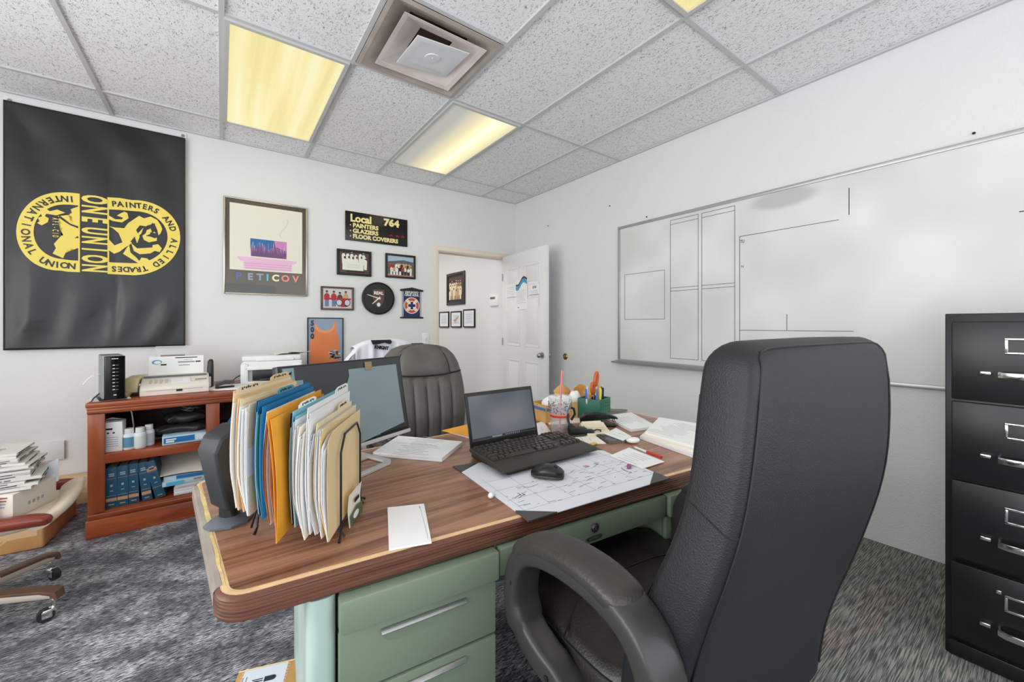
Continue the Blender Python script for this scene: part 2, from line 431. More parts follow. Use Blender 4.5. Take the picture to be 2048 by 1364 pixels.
# hallway beyond the door
struct(MB().box((HALL_X + T_ / 2, (YB + T_ + 7.6) / 2, H / 2), (T_, 7.6 - YB - T_, H)), 'wall_hall_right', WALL)
struct(MB().box((0.2, (YB + T_ + 7.6) / 2, H / 2), (T_, 7.6 - YB - T_, H)), 'wall_hall_left', WALL)
struct(MB().box((1.55, 7.66, H / 2), (2.9, T_, H)), 'wall_hall_end', WALL)
struct(MB().box((1.55, 5.9, H + 0.05), (2.9, 3.5, 0.09)), 'ceiling_hall', TILE)
hl = bpy.data.lights.new('hall_light', 'AREA'); hl.shape = 'RECTANGLE'; hl.size = 1.2; hl.size_y = 2.4; hl.energy = 42; hl.color = (1, 0.97, 0.93)
ho = bpy.data.objects.new('hall_light', hl); ho.location = (1.4, 5.7, 2.66); C.objects.link(ho)
# door casing
tr = MB()
tr.box((DO0 - 0.012, YB - 0.008, DOZ / 2), (0.055, 0.022, DOZ + 0.05), bev=0.004)
tr.box((DO0 + 0.012, YB + 0.06, DOZ / 2 - 0.01), (0.024, 0.13, DOZ - 0.02))
tr.box(((DO0 + DO1) / 2, YB - 0.0095, DOZ + 0.010), (DO1 - DO0 + 0.076, 0.022, 0.050), bev=0.004)
tr.box(((DO0 + DO1) / 2, YB + 0.06, DOZ - 0.012), (DO1 - DO0, 0.13, 0.024))
tr.box((DO1 + 0.02, YB - 0.008, DOZ / 2), (0.05, 0.022, DOZ + 0.05), bev=0.004)
struct(tr, 'trim_1', CREAM)
# ceiling grid (T-bars)
g = MB(); bw = 0.024; zc = H - 0.001
XS = [-1.87, -1.255, -0.64, 0.0, 0.612, 1.252, 1.85, 2.475]
YS = [3.67, 2.41, 1.10, -0.16, -1.40]
for x in XS: g.box((x, (Y0 + YB) / 2, zc), (bw, YB - Y0, 0.012))
for y in YS: g.box(((X0 + X1) / 2, y, zc), (X1 - X0, bw, 0.011))
g.box((0.932, 1.77, zc), (0.64, bw, 0.0112))      # short bar beside the air vent
g.box((X1 - 0.011, (Y0 + YB) / 2, zc), (0.022, YB - Y0, 0.010)); g.box(((X0 + X1) / 2, YB - 0.011, zc), (X1 - X0, 0.022, 0.0105))
g.box((X0 + 0.011, (Y0 + YB) / 2, zc), (0.022, YB - Y0, 0.010)); g.box(((X0 + X1) / 2, Y0 + 0.011, zc), (X1 - X0, 0.022, 0.0105))
struct(g, 'trim_2', GRID)

# ------------------------------------------------------------ ceiling lights and vent
def lens_mat(name, lit):
    m = mat(name, (235, 230, 205), 0.4)
    nt, b, N, L = nodes_of(m)
    tc = N('ShaderNodeTexCoord'); sp = N('ShaderNodeSeparateXYZ'); L(tc.outputs['Object'], sp.inputs[0])
    if lit == 'full':
        n = N('ShaderNodeTexNoise'); n.inputs['Scale'].default_value = 1.0; n.inputs['Detail'].default_value = 3
        mp = N('ShaderNodeMapping'); mp.inputs['Scale'].default_value = (11, 0.5, 1); L(tc.outputs['Object'], mp.inputs['Vector']); L(mp.outputs['Vector'], n.inputs['Vector'])
        n2 = N('ShaderNodeTexNoise'); n2.inputs['Scale'].default_value = 160; L(tc.outputs['Object'], n2.inputs['Vector'])
        ad = N('ShaderNodeMath'); ad.operation = 'MULTIPLY_ADD'; ad.inputs[1].default_value = 0.45; L(n2.outputs['Fac'], ad.inputs[0]); L(n.outputs['Fac'], ad.inputs[2])
        cr = ramp(nt, [(0.38, (226, 208, 146)), (0.58, (243, 226, 158)), (0.72, (250, 237, 172)), (0.9, (255, 246, 200))])
        L(ad.outputs[0], cr.inputs['Fac']); L(cr.outputs['Color'], b.inputs['Emission Color'])
        b.inputs['Emission Strength'].default_value = 0.92
        b.inputs['Base Color'].default_value = rgb((60, 58, 48))
    else:                       # only the tube along the right side burns
        d = N('ShaderNodeMath'); d.operation = 'SUBTRACT'; d.inputs[1].default_value = 0.12; L(sp.outputs['X'], d.inputs[0])
        a = N('ShaderNodeMath'); a.operation = 'ABSOLUTE'; L(d.outputs[0], a.inputs[0])
        cr = ramp(nt, [(0.0, (255, 250, 205)), (0.05, (250, 236, 170)), (0.12, (214, 198, 142)), (0.28, (128, 128, 122)), (0.5, (120, 120, 118))]); L(a.outputs[0], cr.inputs['Fac'])
        L(cr.outputs['Color'], b.inputs['Emission Color']); b.inputs['Emission Strength'].default_value = 0.95
        b.inputs['Base Color'].default_value = rgb((190, 190, 184))
    return m
LENS1 = lens_mat('prismatic_lens', 'full'); LENS2 = lens_mat('half_lit_lens', 'half')
FRAME_G = mat('fixture_frame', (196, 196, 194), 0.45)
def ceiling_light(cx, cy, sx, sy, lens, label):
    t = thing('ceiling_light', label, 'ceiling light', (cx, cy, H), 0, 'fluorescent ceiling lights')
    fr = MB(); b = 0.022; zz = -0.012
    for (x, y, dx, dy) in ((-sx / 2 + b / 2, 0, b, sy), (sx / 2 - b / 2, 0, b, sy), (0, -sy / 2 + b / 2, sx - 2 * b, b), (0, sy / 2 - b / 2, sx - 2 * b, b)):
        fr.box((x, y, zz), (dx, dy, 0.014))
    fr.build('frame', FRAME_G, t)
    MB().box((0, 0, -0.009), (sx - 2 * b + 0.002, sy - 2 * b + 0.002, 0.006)).build('diffuser', lens, t)
    l = bpy.data.lights.new('tube_light', 'AREA'); l.shape = 'RECTANGLE'; l.size = sx * 0.8; l.size_y = sy * 0.9; l.energy = 2.0 if lens is LENS1 else 1.5; l.color = (1, 0.9, 0.66)
    lo = bpy.data.objects.new('tube_light', l); lo.parent = t; lo.location = (0, 0, -0.03); C.objects.link(lo)
    return t
ceiling_light(0.306, 3.04, 0.588, 1.236, LENS1, 'fully lit yellow ceiling light panel above the bookcase and framed poster')
ceiling_light(1.551, 3.04, 0.574, 1.236, LENS2, 'half lit ceiling light panel nearest the door, tube glowing along one side')
ceiling_light(1.551, 0.47, 0.574, 1.236, LENS1, 'ceiling light panel mostly out of frame at the top edge of the photo')
v = thing('air_vent', 'square stepped air diffuser with tilted white centre plate in the ceiling', 'air vent', (0.932, 2.09, H), 0)
VT = mat('vent_enamel', (176, 166, 158), 0.45, var=(6, 0.06)); VM_ = mat('vent_cone_enamel', (222, 212, 208), 0.45, var=(6, 0.05)); VW = mat('vent_white', (228, 230, 234), 0.4)
def sq_ring(mb, a, za, b_, zb, th, cx=0, cy=0, m=0):
    def r(q, z): return [(cx - q, cy - q, z), (cx + q, cy - q, z), (cx + q, cy + q, z), (cx - q, cy + q, z)]
    mb.loft([r(a, za), r(b_, zb), r(b_, zb + th), r(a, za + th)], m, False, True)
mb = MB(); sq_ring(mb, 0.305, -0.012, 0.285, -0.016, 0.004); sq_ring(mb, 0.287, -0.016, 0.165, 0.050, 0.004); mb.build('outer_frame', VT, v)
mb = MB(); sq_ring(mb, 0.232, -0.020, 0.205, -0.012, 0.003, 0.012, -0.0); sq_ring(mb, 0.207, -0.012, 0.095, 0.048, 0.003, 0.012, 0); mb.build('middle_cone', VM_, v)
mb = MB(); mb.box((0, 0, 0.075), (0.60, 0.60, 0.006), 0); sq_ring(mb, 0.294, 0.0, 0.294, 0.075, 0.004); mb.build('plenum', mat('duct_dark', (60, 42, 36), 0.8), v)
mb = MB(); q = 0.150
def rr(q, z): return [(-q, -q, z), (q, -q, z), (q, q, z), (-q, q, z)]
mb.loft([rr(q, 0.0), rr(q, -0.004), rr(q * 0.93, -0.007), rr(0.06, 0.012)], 0, True)
mb.cyl((0, 0, 0.010), (0, 0, -0.004), 0.046, 0.04, 24); mb.cyl((0, 0, -0.003), (0, 0, -0.006), 0.006, n=10)
cp = mb.build('centre_plate', VW, v, loc=(0.02, -0.02, -0.03)); cp.rotation_euler = (R(4), R(-5), 0)
MB().tube([(0.02, -0.02, -0.025), (0.03, 0.02, 0.075)], 0.004).build('hanger', STEEL, v)

# ------------------------------------------------------------ the open door, hall pictures, thermostat
DOOR = mat('door_paint', (229, 229, 229), 0.5)
dl = Vector((2.80, 4.03, 0)); de = PX(1097, 490, 2.715); de = Vector((2.715, 3.11, 0))
ang = math.atan2(de.y - dl.y, de.x - dl.x); dw = 0.91; dt = 0.038; dh = 2.035
d = bpy.data.objects.new('door_1', None); C.objects.link(d); d.location = (dl.x, dl.y, 0); d.rotation_euler = (0, 0, ang); tag(d, 'white six panel door standing open against the right wall', 'door', kind='structure')
# local x along the leaf away from the hinge, local y = thickness; the face seen from the camera is -y
mb = MB()
mb.box((dw / 2, 0, dh / 2 + 0.01), (dw, dt, dh), bev=0.002)
mb.build('leaf', DOOR, d)
for (z0, z1) in ((1.66, 1.88), (0.98, 1.55), (0.22, 0.82)):
    for (x0, x1) in ((0.11, 0.40), (0.50, 0.79)):
        for sgn in (-1, 1):
            mb = MB(); y = sgn * (dt / 2 + 0.001)
            for (a, b_, c_, e_) in ((x0, x1, z0, z0 + 0.012), (x0, x1, z1 - 0.012, z1), (x0, x0 + 0.012, z0, z1), (x1 - 0.012, x1, z0, z1)):
                mb.box(((a + b_) / 2, y, (c_ + e_) / 2), (b_ - a, 0.006, e_ - c_), bev=0.0025)
            mb.box(((x0 + x1) / 2, y, (z0 + z1) / 2), (x1 - x0 - 0.07, 0.007, z1 - z0 - 0.07), bev=0.003)
            mb.build('raised_panel', DOOR, d)
for sgn in (-1, 1):
    mb = MB(); mb.cyl((dw - 0.065, sgn * dt / 2, 0.905), (dw - 0.065, sgn * (dt / 2 + 0.012), 0.905), 0.032, n=20)
    mb.cyl((dw - 0.065, sgn * (dt / 2 + 0.01), 0.905), (dw - 0.065, sgn * (dt / 2 + 0.03), 0.905), 0.013, n=14)
    mb.sphere((dw - 0.065, sgn * (dt / 2 + 0.045), 0.905), (0.027, 0.02, 0.027))
    mb.build('door_knob', STEEL, d)
mb = MB()
for z in (0.25, 1.02, 1.8): mb.cyl((0.0, -dt / 2 - 0.006, z - 0.045), (0.0, -dt / 2 - 0.006, z + 0.045), 0.007, n=10)
mb.build('hinges', STEEL, d)
# papers taped to the door (door-local plane, seen face -y: local +x runs away from the hinge, to the right in the picture)
DM = Matrix.Translation((dl.x, dl.y, 0)) @ Matrix.Rotation(ang, 4, 'Z')
side = -1 if (Matrix.Rotation(ang, 3, 'Z') @ Vector((0, -1, 0))).dot(Vector((-1, 0, 0))) > 0 else 1
def door_sheet(x0, x1, z0, z1, k, label, draw):
    # origin at the sheet's centre; local x -> along the leaf, local y -> up, local z -> out of the visible face
    M = DM @ Matrix(((1, 0, 0, (x0 + x1) / 2), (0, 0, side, side * (dt / 2 + 0.0035 + 0.0012 * k)), (0, 1, 0, (z0 + z1) / 2), (0, 0, 0, 1)))
    if side == 1: pass
    w_, h_ = x1 - x0, z1 - z0; mb = MB(); mb.box((0, 0, 0), (w_, h_, 0.001)); draw(mb, w_, h_)
    o = mb.build('paper', [PAPER, PAPER2, GREYINK, INK, mat('logo_blue', (62, 150, 196), 0.6), mat('logo_navy', (44, 62, 84), 0.6)], label=label, cat='paper', group='papers taped to the door')
    o.matrix_world = M
    return o
def lines(mb, w_, h_, y0, y1, n, m=2, x0=-0.42, x1=0.42):
    for i in range(n):
        y = y0 + (y1 - y0) * i / max(1, n - 1); xe = x1 - (0.2 * random.random())
        mb.box(((x0 + xe) * w_ / 2, y * h_, 0.0007), ((xe - x0) * w_, 0.0022, 0.0004), m)
def dr1(mb, w_, h_): lines(mb, w_, h_, 0.36, -0.36, 12)
def dr2(mb, w_, h_):
    for (a, m) in ((0.0, 4), (0.028, 5)):
        pts = [(-0.48 * w_ + i * 0.96 * w_ / 10, 0.33 * h_ + a + 0.03 * math.sin(i / 10 * 2 * PI + 3.6) + 0.05 * i / 10) for i in range(11)]
        mb.prism(pts + [(p[0], p[1] - 0.024 - (0.016 if m == 4 else 0)) for p in pts[::-1]], 0.0006, 0.0012, 'z', m)
    lines(mb, w_, h_, 0.14, -0.28, 10); mb.box((-0.25 * w_, -0.43 * h_, 0.0008), (0.03, 0.008, 0.0004), 3)
def dr3(mb, w_, h_):
    mb.text('$7.50', 0.034, Matrix.Translation((0, 0.36 * h_, 0.0006)), 3, sx=0.9, bold=0.001); lines(mb, w_, h_, 0.2, -0.3, 8)
door_sheet(0.09, 0.315, 1.39, 1.70, 0, 'plain white typed sheet taped to the door, nearest the hinges', dr1)
door_sheet(0.315, 0.56, 1.395, 1.73, 1, 'white notice with blue wave logo taped to the door', dr2)
door_sheet(0.60, 0.80, 1.41, 1.66, 0, 'white sheet with bold black heading taped to the door near its free edge', dr3)

def framed(name, label, cat, T, w_, h_, fw, fmat, draw, mats, group=None, depth=0.02, mat_w=0.0, matmat=None):
    t = bpy.data.objects.new(name, None); C.objects.link(t); tag(t, label, cat, group); t.matrix_world = T
    mb = MB()
    for (x, y, dx, dy) in ((-w_ / 2 + fw / 2, 0, fw, h_), (w_ / 2 - fw / 2, 0, fw, h_), (0, h_ / 2 - fw / 2, w_ - 2 * fw, fw), (0, -h_ / 2 + fw / 2, w_ - 2 * fw, fw)):
        mb.box((x, y, depth / 2), (dx, dy, depth), bev=min(0.004, fw * 0.3))
    mb.build('frame', fmat, t)
    mb = MB(); mb.box((0, 0, depth * 0.3), (w_ - 2 * fw + 0.002, h_ - 2 * fw + 0.002, depth * 0.5), 0)
    draw(mb, w_ - 2 * fw, h_ - 2 * fw, depth * 0.55)
    mb.build('picture', mats, t)
    return t
SKIN = mat('print_skin', (176, 128, 102), 0.5); PW = mat('print_white', (226, 228, 216), 0.5); PBR = mat('print_brown', (84, 60, 52), 0.5); PDK = mat('print_dark', (40, 34, 34), 0.5)
PRED = mat('print_red', (172, 42, 44), 0.5); PSKY = mat('print_sky', (160, 186, 204), 0.5); PHILL = mat('print_hill', (92, 92, 100), 0.5); PTAN = mat('print_tan', (196, 158, 124), 0.5)
PGR = mat('print_grey', (198, 200, 204), 0.5); PBLU = mat('print_blue', (104, 122, 160), 0.5); PSEP = mat('print_sepia', (168, 128, 96), 0.5); PCRM = mat('print_cream', (232, 214, 180), 0.5)
def crowd(mb, T, x0, x1, ybase, rows, n, hgt, body, legs=None, head=0, hat=None, seed=1):
    rnd = random.Random(seed); z = 0.0004
    for r in range(rows):
        for i in range(n):
            x = x0 + (x1 - x0) * (i + 0.5 + (0.3 if r % 2 else 0)) / (n + 0.3) + rnd.uniform(-0.004, 0.004)
            y = ybase + (rows - 1 - r) * hgt * 0.36; s = hgt * rnd.uniform(0.9, 1.05); wd = (x1 - x0) / n * 0.42
            bcol = rnd.choice(body)
            if legs: mb.prism(rect(x - wd * 0.7, y, x + wd * 0.7, y + s * 0.45), z, z + 0.0004, 'z', rnd.choice(legs), T)
            b0 = y + (s * 0.4 if legs else 0)
            mb.prism([(x - wd * 0.8, b0), (x + wd * 0.8, b0), (x + wd, y + s * 0.66), (x + wd * 0.55, y + s * 0.80), (x - wd * 0.55, y + s * 0.80), (x - wd, y + s * 0.66)], z, z + 0.0006, 'z', bcol, T)
            mb.prism(ell(x, y + s * 0.89, wd * 0.42, s * 0.095, 10), z, z + 0.0008, 'z', head, T)
            if hat is not None: mb.prism(ell(x, y + s * 0.945, wd * 0.45, s * 0.055, 8), z, z + 0.0010, 'z', rnd.choice(hat), T)
        z += 0.0009
PM = [SKIN, PW, PBR, PDK, PRED, PSKY, PHILL, PTAN, PGR, PBLU, PSEP, PCRM]
# hall pictures hang on the hall's right wall (plane X = HALL_X)
def hallP(px, py): p = PX(px, py, HALL_X); return p
def draw_hallbig(mb, w_, h_, z):
    T = Matrix.Translation((0, 0, z)); mb.prism(rect(-w_ / 2 + 0.03, -h_ / 2 + 0.03, w_ / 2 - 0.03, h_ / 2 - 0.03), 0, 0.0004, 'z', 2, T)
    crowd(mb, Matrix.Translation((0, 0, z + 0.0004)), -w_ / 2 + 0.04, w_ / 2 - 0.04, -h_ / 2 + 0.04, 3, 6, 0.17, [11, 11, 1, 7], None, 0, [11, 3], 5)
def hall_frame(pa, pb, fw, name, label, draw, mats, group):
    a = hallP(*pa); b = hallP(*pb); w_ = abs(a.y - b.y); h_ = abs(a.z - b.z)
    return framed(name, label, 'picture', rightT((a.y + b.y) / 2, (a.z + b.z) / 2, HALL_X), w_, h_, fw, BLACK if fw < 0.03 else mat('dark_frame', (52, 48, 44), 0.4), draw, mats, group)
hall_frame((895, 549), (931, 608), 0.04, 'framed_photo', 'large dark framed team photo on the hallway wall above three small frames', draw_hallbig, [PDK] + PM[1:], None)
def draw_small(k):
    def f(mb, w_, h_, z):
        mb.prism(rect(-w_ * 0.38, -h_ * 0.36, w_ * 0.38, h_ * 0.40), z, z + 0.0004, 'z', 1)
        for i in range(5): mb.box((0, h_ * (0.25 - 0.12 * i), z + 0.0006), (w_ * (0.6 - 0.2 * (i % 2)), 0.004, 0.0004), 2)
        if k == 1: mb.prism([(-0.3 * w_, -0.1 * h_), (0.3 * w_, 0.28 * h_), (0.3 * w_, 0.18 * h_), (0.0, -0.12 * h_), (-0.05 * w_, -0.3 * h_), (-0.15 * w_, -0.15 * h_)], z, z + 0.001, 'z', 3)
    return f
for k, (pa, pb, lab) in enumerate((((880, 624), (899, 655), 'small black framed certificate in the hallway, furthest from the thermostat'),
                                   ((903, 623), (924, 655), 'small black framed certificate with brown mark in the hallway, middle of three'),
                                   ((928, 619), (951, 655), 'small black framed certificate in the hallway, closest to the thermostat'))):
    hall_frame(pa, pb, 0.018, 'framed_certificate', lab, draw_small(k), [PAPER, PAPER2, GREYINK, PTAN], 'small frames in the hallway')
a = hallP(981, 592); b = hallP(1000, 611)
t = bpy.data.objects.new('thermostat', None); C.objects.link(t); t.matrix_world = rightT((a.y + b.y) / 2, (a.z + b.z) / 2, HALL_X); tag(t, 'white thermostat with small grey display on the hallway wall', 'thermostat')
ww, hh = abs(a.y - b.y), abs(a.z - b.z)
MB().box((0, 0, 0.014), (ww, hh, 0.028), bev=0.006).build('case', WHITE, t)
MB().box((-0.02, hh * 0.25, 0.0285), (ww * 0.5, hh * 0.22, 0.002)).build('display', mat('lcd_grey', (96, 100, 98), 0.3), t)

# ------------------------------------------------------------ black banner with the yellow emblem
FX0, FX1, FZ0, FZ1 = -1.141, -0.228, 1.056, 2.676
def fold(x, z):
    u = (x - FX0) / (FX1 - FX0); v_ = (z - FZ0) / (FZ1 - FZ0)
    edge = min(u, 1 - u, v_, 1 - v_); e = min(1, edge * 8)
    d = 0.0
    # soft creases hanging from the two pinned corners, and a vertical fold line
    d += 0.010 * math.sin(9 * (u * 0.8 + (1 - v_) * 0.55)) * (0.25 + 0.75 * abs(v_ - 0.45))
    d += 0.006 * math.sin(17 * (u - 0.7 * (1 - v_)) + 1.0) * max(0, v_ - 0.45) * 2
    d += 0.007 * math.sin(23 * u * (1.2 - v_) + 2) * max(0, 0.45 - v_) * 2
    d += 0.005 * math.exp(-((u - 0.56 - 0.02 * math.sin(7 * v_)) / 0.02) ** 2) * (0.4 + 0.6 * abs(v_ - 0.5))
    d += 0.004 * math.sin(31 * v_ + 5 * u) * max(0, 0.35 - v_)
    return -0.030 + 1.7 * d * e
NYLON = mat('black_nylon', (38, 38, 39), 0.36, bump=(6, 0.25, 0.02), spec=0.5)
YEL = mat('banner_yellow', (232, 208, 96), 0.5)
ban = thing('banner', 'black cloth banner with yellow lion emblem pinned to the wall', 'banner', ((FX0 + FX1) / 2, YB, FZ0))
cx0, cz0 = (FX0 + FX1) / 2, FZ0
def bl(x, z, off=0.0): return (x - cx0, fold(x, z) - off, z - cz0)
mb = MB()
mb.slab(lambda u, v_: bl(FX0 + (FX1 - FX0) * u, FZ0 + (FZ1 - FZ0) * v_), 70, 110, (0, -0.0015, 0))
mb.build('cloth', NYLON, ban, smooth=180)
def LG(cx, cy):                       # emblem drawing units -> banner plane
    return B(30 + cx * 340 / 2048, 375 + cy * 185 / 1114)
def emb(mb, pts, m=0, off=0.003, sub=True):
    """emblem patch: outline in drawing units, laid on the cloth with a little thickness"""
    P = [LG(*p) for p in pts]
    b = bmesh.new(); vs = [b.verts.new((p[0], p[1], 0)) for p in P]; b.faces.new(vs)
    bmesh.ops.triangulate(b, faces=b.faces[:])
    if sub: bmesh.ops.subdivide_edges(b, edges=b.edges[:], cuts=2, use_grid_fill=True)
    b.verts.index_update()
    vv = [v.co.copy() for v in b.verts]; ff = [[q.index for q in f.verts] for f in b.faces]; b.free()
    mb.add([bl(p.x, p.y, off) for p in vv], ff, m)
    return mb
def arc_pts(cx, cy, rx, ry, a0, a1, n): return [(cx + rx * math.cos(R(a0 + (a1 - a0) * i / n)), cy - ry * math.sin(R(a0 + (a1 - a0) * i / n))) for i in range(n + 1)]
em = MB()
# left half ring: outer from (798,95) round to (795,1025); right half ring
outL = [(798, 92), (640, 74)] + arc_pts(560, 540, 522, 468, 88, 272, 26) + [(640, 1020), (795, 1027)]
innL = [(778, 232), (690, 222)] + arc_pts(610, 545, 362, 325, 92, 266, 22) + [(690, 884), (778, 890)]
outR = [(1128, 132), (1280, 140)] + arc_pts(1430, 612, 566, 450, 92, -88, 26) + [(1280, 1052), (1128, 1046)]
innR = [(1145, 276), (1290, 284)] + arc_pts(1440, 606, 404, 312, 90, -88, 22) + [(1290, 912), (1145, 906)]
def ring(mb, out, inn):
    # quads between two outlines resampled to the same count
    def res(p, n):
        L_ = [0]
        for a, b_ in zip(p, p[1:]): L_.append(L_[-1] + math.hypot(b_[0] - a[0], b_[1] - a[1]))
        o = []
        for i in range(n + 1):
            s_ = L_[-1] * i / n; k = max(j for j in range(len(L_)) if L_[j] <= s_ + 1e-9); k = min(k, len(p) - 2)
            t_ = (s_ - L_[k]) / (L_[k + 1] - L_[k]); o.append((p[k][0] + (p[k + 1][0] - p[k][0]) * t_, p[k][1] + (p[k + 1][1] - p[k][1]) * t_))
        return o
    n = 60; A = res(out, n); I = res(inn, n); vs = []
    for k in range(5):
        for a, i in zip(A, I): vs.append(bl(*LG(a[0] + (i[0] - a[0]) * k / 4, a[1] + (i[1] - a[1]) * k / 4), 0.003))
    fs = [[k * (n + 1) + j, k * (n + 1) + j + 1, (k + 1) * (n + 1) + j + 1, (k + 1) * (n + 1) + j] for k in range(4) for j in range(n)]
    mb.add(vs, fs, 0)
ring(em, outL, innL); ring(em, outR, innR)
emb(em, [(780, 92), (800, 92), (800, 1027), (780, 1027)]); emb(em, [(1126, 132), (1146, 132), (1146, 1046), (1126, 1046)])
# lion, right half (head, mane, forelegs)
emb(em, [(1145, 350), (1220, 395), (1300, 395), (1312, 375), (1240, 352), (1260, 335), (1325, 302), (1362, 315), (1378, 380), (1300, 432), (1190, 415), (1145, 395)])
emb(em, [(1145, 478), (1220, 492), (1325, 500), (1370, 440), (1500, 350), (1560, 380), (1640, 360), (1720, 400), (1760, 460), (1780, 510), (1760, 560), (1735, 585), (1720, 520), (1690, 450), (1660, 435), (1625, 480), (1510, 465), (1465, 520), (1510, 600), (1480, 680), (1440, 600), (1440, 660), (1385, 700), (1330, 735), (1270, 780), (1205, 805), (1145, 765), (1145, 635), (1210, 705), (1305, 668), (1260, 560), (1190, 500)])
emb(em, [(1490, 560), (1555, 490), (1530, 560), (1500, 590)])
emb(em, [(1600, 505), (1645, 480), (1672, 520), (1700, 560), (1640, 545), (1630, 570), (1580, 590), (1640, 600), (1690, 620), (1715, 610), (1715, 650), (1620, 668), (1560, 640), (1540, 590), (1580, 560)])
emb(em, [(1410, 680), (1480, 740), (1660, 730), (1665, 700), (1730, 690), (1775, 740), (1750, 785), (1690, 770), (1640, 800), (1510, 810), (1440, 770)])
emb(em, [(1355, 735), (1385, 700), (1400, 790), (1470, 850), (1505, 890), (1530, 850), (1600, 860), (1630, 890), (1590, 915), (1490, 915), (1310, 805)])
# lion, left half (hindquarters and tail)
emb(em, [(780, 245), (690, 275), (700, 310), (760, 345), (720, 370), (660, 345), (530, 360), (650, 440), (690, 510), (690, 580), (640, 600), (580, 590), (490, 690), (515, 740), (475, 805), (600, 860), (630, 795), (565, 770), (620, 700), (700, 740), (780, 742)])
emb(em, [(300, 380), (350, 360), (320, 300), (400, 270), (440, 300), (530, 280), (625, 318), (520, 350), (400, 330), (385, 360), (430, 385), (420, 430), (345, 470), (290, 440), (320, 420)])
em.build('emblem', [YEL], ban, smooth=180)
DETAIL = NYLON
dt_ = MB()
emb(dt_, [(1590, 470), (1690, 440), (1705, 520), (1660, 560), (1640, 500), (1600, 520)], off=0.0042)
emb(dt_, [(560, 352), (690, 450), (780, 480), (780, 505), (680, 465), (545, 375)], off=0.0042)
emb(dt_, [(735, 620), (775, 595), (785, 620)], off=0.0042)
emb(dt_, [(1400, 660), (1500, 740), (1480, 690), (1450, 600)], off=0.0042)
dt_.build('emblem_detail', [DETAIL], ban, smooth=180)
lt = MB()
def glyph(mb, ch, cx, cy, dx, dy, size, m, sx=1.0, bold=0.0):
    """one letter; (dx, dy) = reading direction in drawing units (y down)"""
    p = LG(cx, cy); q = LG(cx + dx, cy + dy); v_ = Vector((q[0] - p[0], q[1] - p[1])).normalized()
    tmp = MB(); tmp.text(ch, size, None, 0, 'CENTER', 0.0, sx, bold)
    tmp.v = [Vector(bl(p[0] + v_.x * c.x - v_.y * c.y, p[1] + v_.y * c.x + v_.x * c.y, 0.0046)) for c in tmp.v]
    mb.add(tmp.v, tmp.f, m)
def word_arc(txt, pts, size):
    """letters along a polyline, spaced evenly"""
    L_ = [0]
    for a, b_ in zip(pts, pts[1:]): L_.append(L_[-1] + math.hypot(b_[0] - a[0], b_[1] - a[1]))
    global lt
    for i, ch in enumerate(txt + ' '):
        if ch == ' ':
            lt.build('word', [NYLON], ban, smooth=180); lt = MB(); continue
        s_ = L_[-1] * (i + 0.5) / len(txt); k = max(j for j in range(len(L_)) if L_[j] <= s_); k = min(k, len(pts) - 2)
        t_ = (s_ - L_[k]) / (L_[k + 1] - L_[k]); x = pts[k][0] + (pts[k + 1][0] - pts[k][0]) * t_; y = pts[k][1] + (pts[k + 1][1] - pts[k][1]) * t_
        glyph(lt, ch, x, y, pts[k + 1][0] - pts[k][0], pts[k + 1][1] - pts[k][1], size, 0, 0.92, 0.0018)
word_arc('INTERNATIONAL UNION', [(745, 155), (640, 150)] + arc_pts(585, 545, 440, 400, 90, 262, 30) + [(640, 950), (745, 962)], 0.056)
word_arc('PAINTERS AND ALLIED TRADES', [(1170, 212), (1290, 218)] + arc_pts(1435, 612, 486, 382, 88, -86, 30) + [(1290, 986), (1165, 980)], 0.053)
def vword(txt, x, y0, y1, size, sx, bold):
    global lt
    n = len(txt); lt = MB()
    for i, ch in enumerate(txt):
        if ch != ' ': glyph(lt, ch, x, y0 + (y1 - y0) * (i + 0.5) / n, 0, 100, size, 0, sx, bold)
    lt.build('word', [YEL], ban, smooth=180)
vword('ONE', 965, 105, 462, 0.174, 0.42, 0.0065); vword('UNION', 965, 480, 1035, 0.174, 0.40, 0.0065)
vword('AFL-CIO', 508, 375, 615, 0.040, 0.42, 0.001)
for px, py in ((20, 202), (366, 272)):
    hm = MB(); x, z = B(px, py); hm.cyl((x - cx0, 0, z - cz0), (x - cx0, -0.012, z - cz0), 0.013, 0.010, 14); hm.build('grommet', STEEL, ban)
hem = MB(); hem.box((0, -0.004, FZ1 - cz0 + 0.016), (FX1 - FX0 + 0.01, 0.005, 0.05)); hem.build('header_strip', mat('white_canvas', (226, 226, 226), 0.8), ban)

# ------------------------------------------------------------ framed artwork poster (plain stand-in picture) with coloured lettering
a0 = B(447, 391); a1 = B(613, 593)
pw, ph = 0.616, 0.80; pcx, pcz = (a0[0] + a1[0]) / 2 + 0.002, 1.879
P_M = [mat('poster_olive', (84, 74, 60), 0.18, spec=0.7), mat('poster_cream', (226, 222, 208), 0.25), mat('poster_pink', (226, 182, 210), 0.3), mat('poster_blue', (40, 104, 158), 0.3),
       mat('poster_violet', (108, 70, 120), 0.3), mat('poster_rose', (196, 132, 180), 0.3), mat('poster_slate', (98, 106, 160), 0.3), mat('poster_grey', (150, 156, 176), 0.3), mat('poster_teal', (104, 188, 204), 0.3),
       mat('poster_butter', (240, 230, 186), 0.3), mat('poster_coral', (232, 140, 124), 0.3), mat('poster_smoke', (70, 68, 66), 0.22, spec=0.7), mat('poster_wisp', (208, 198, 198), 0.3)]
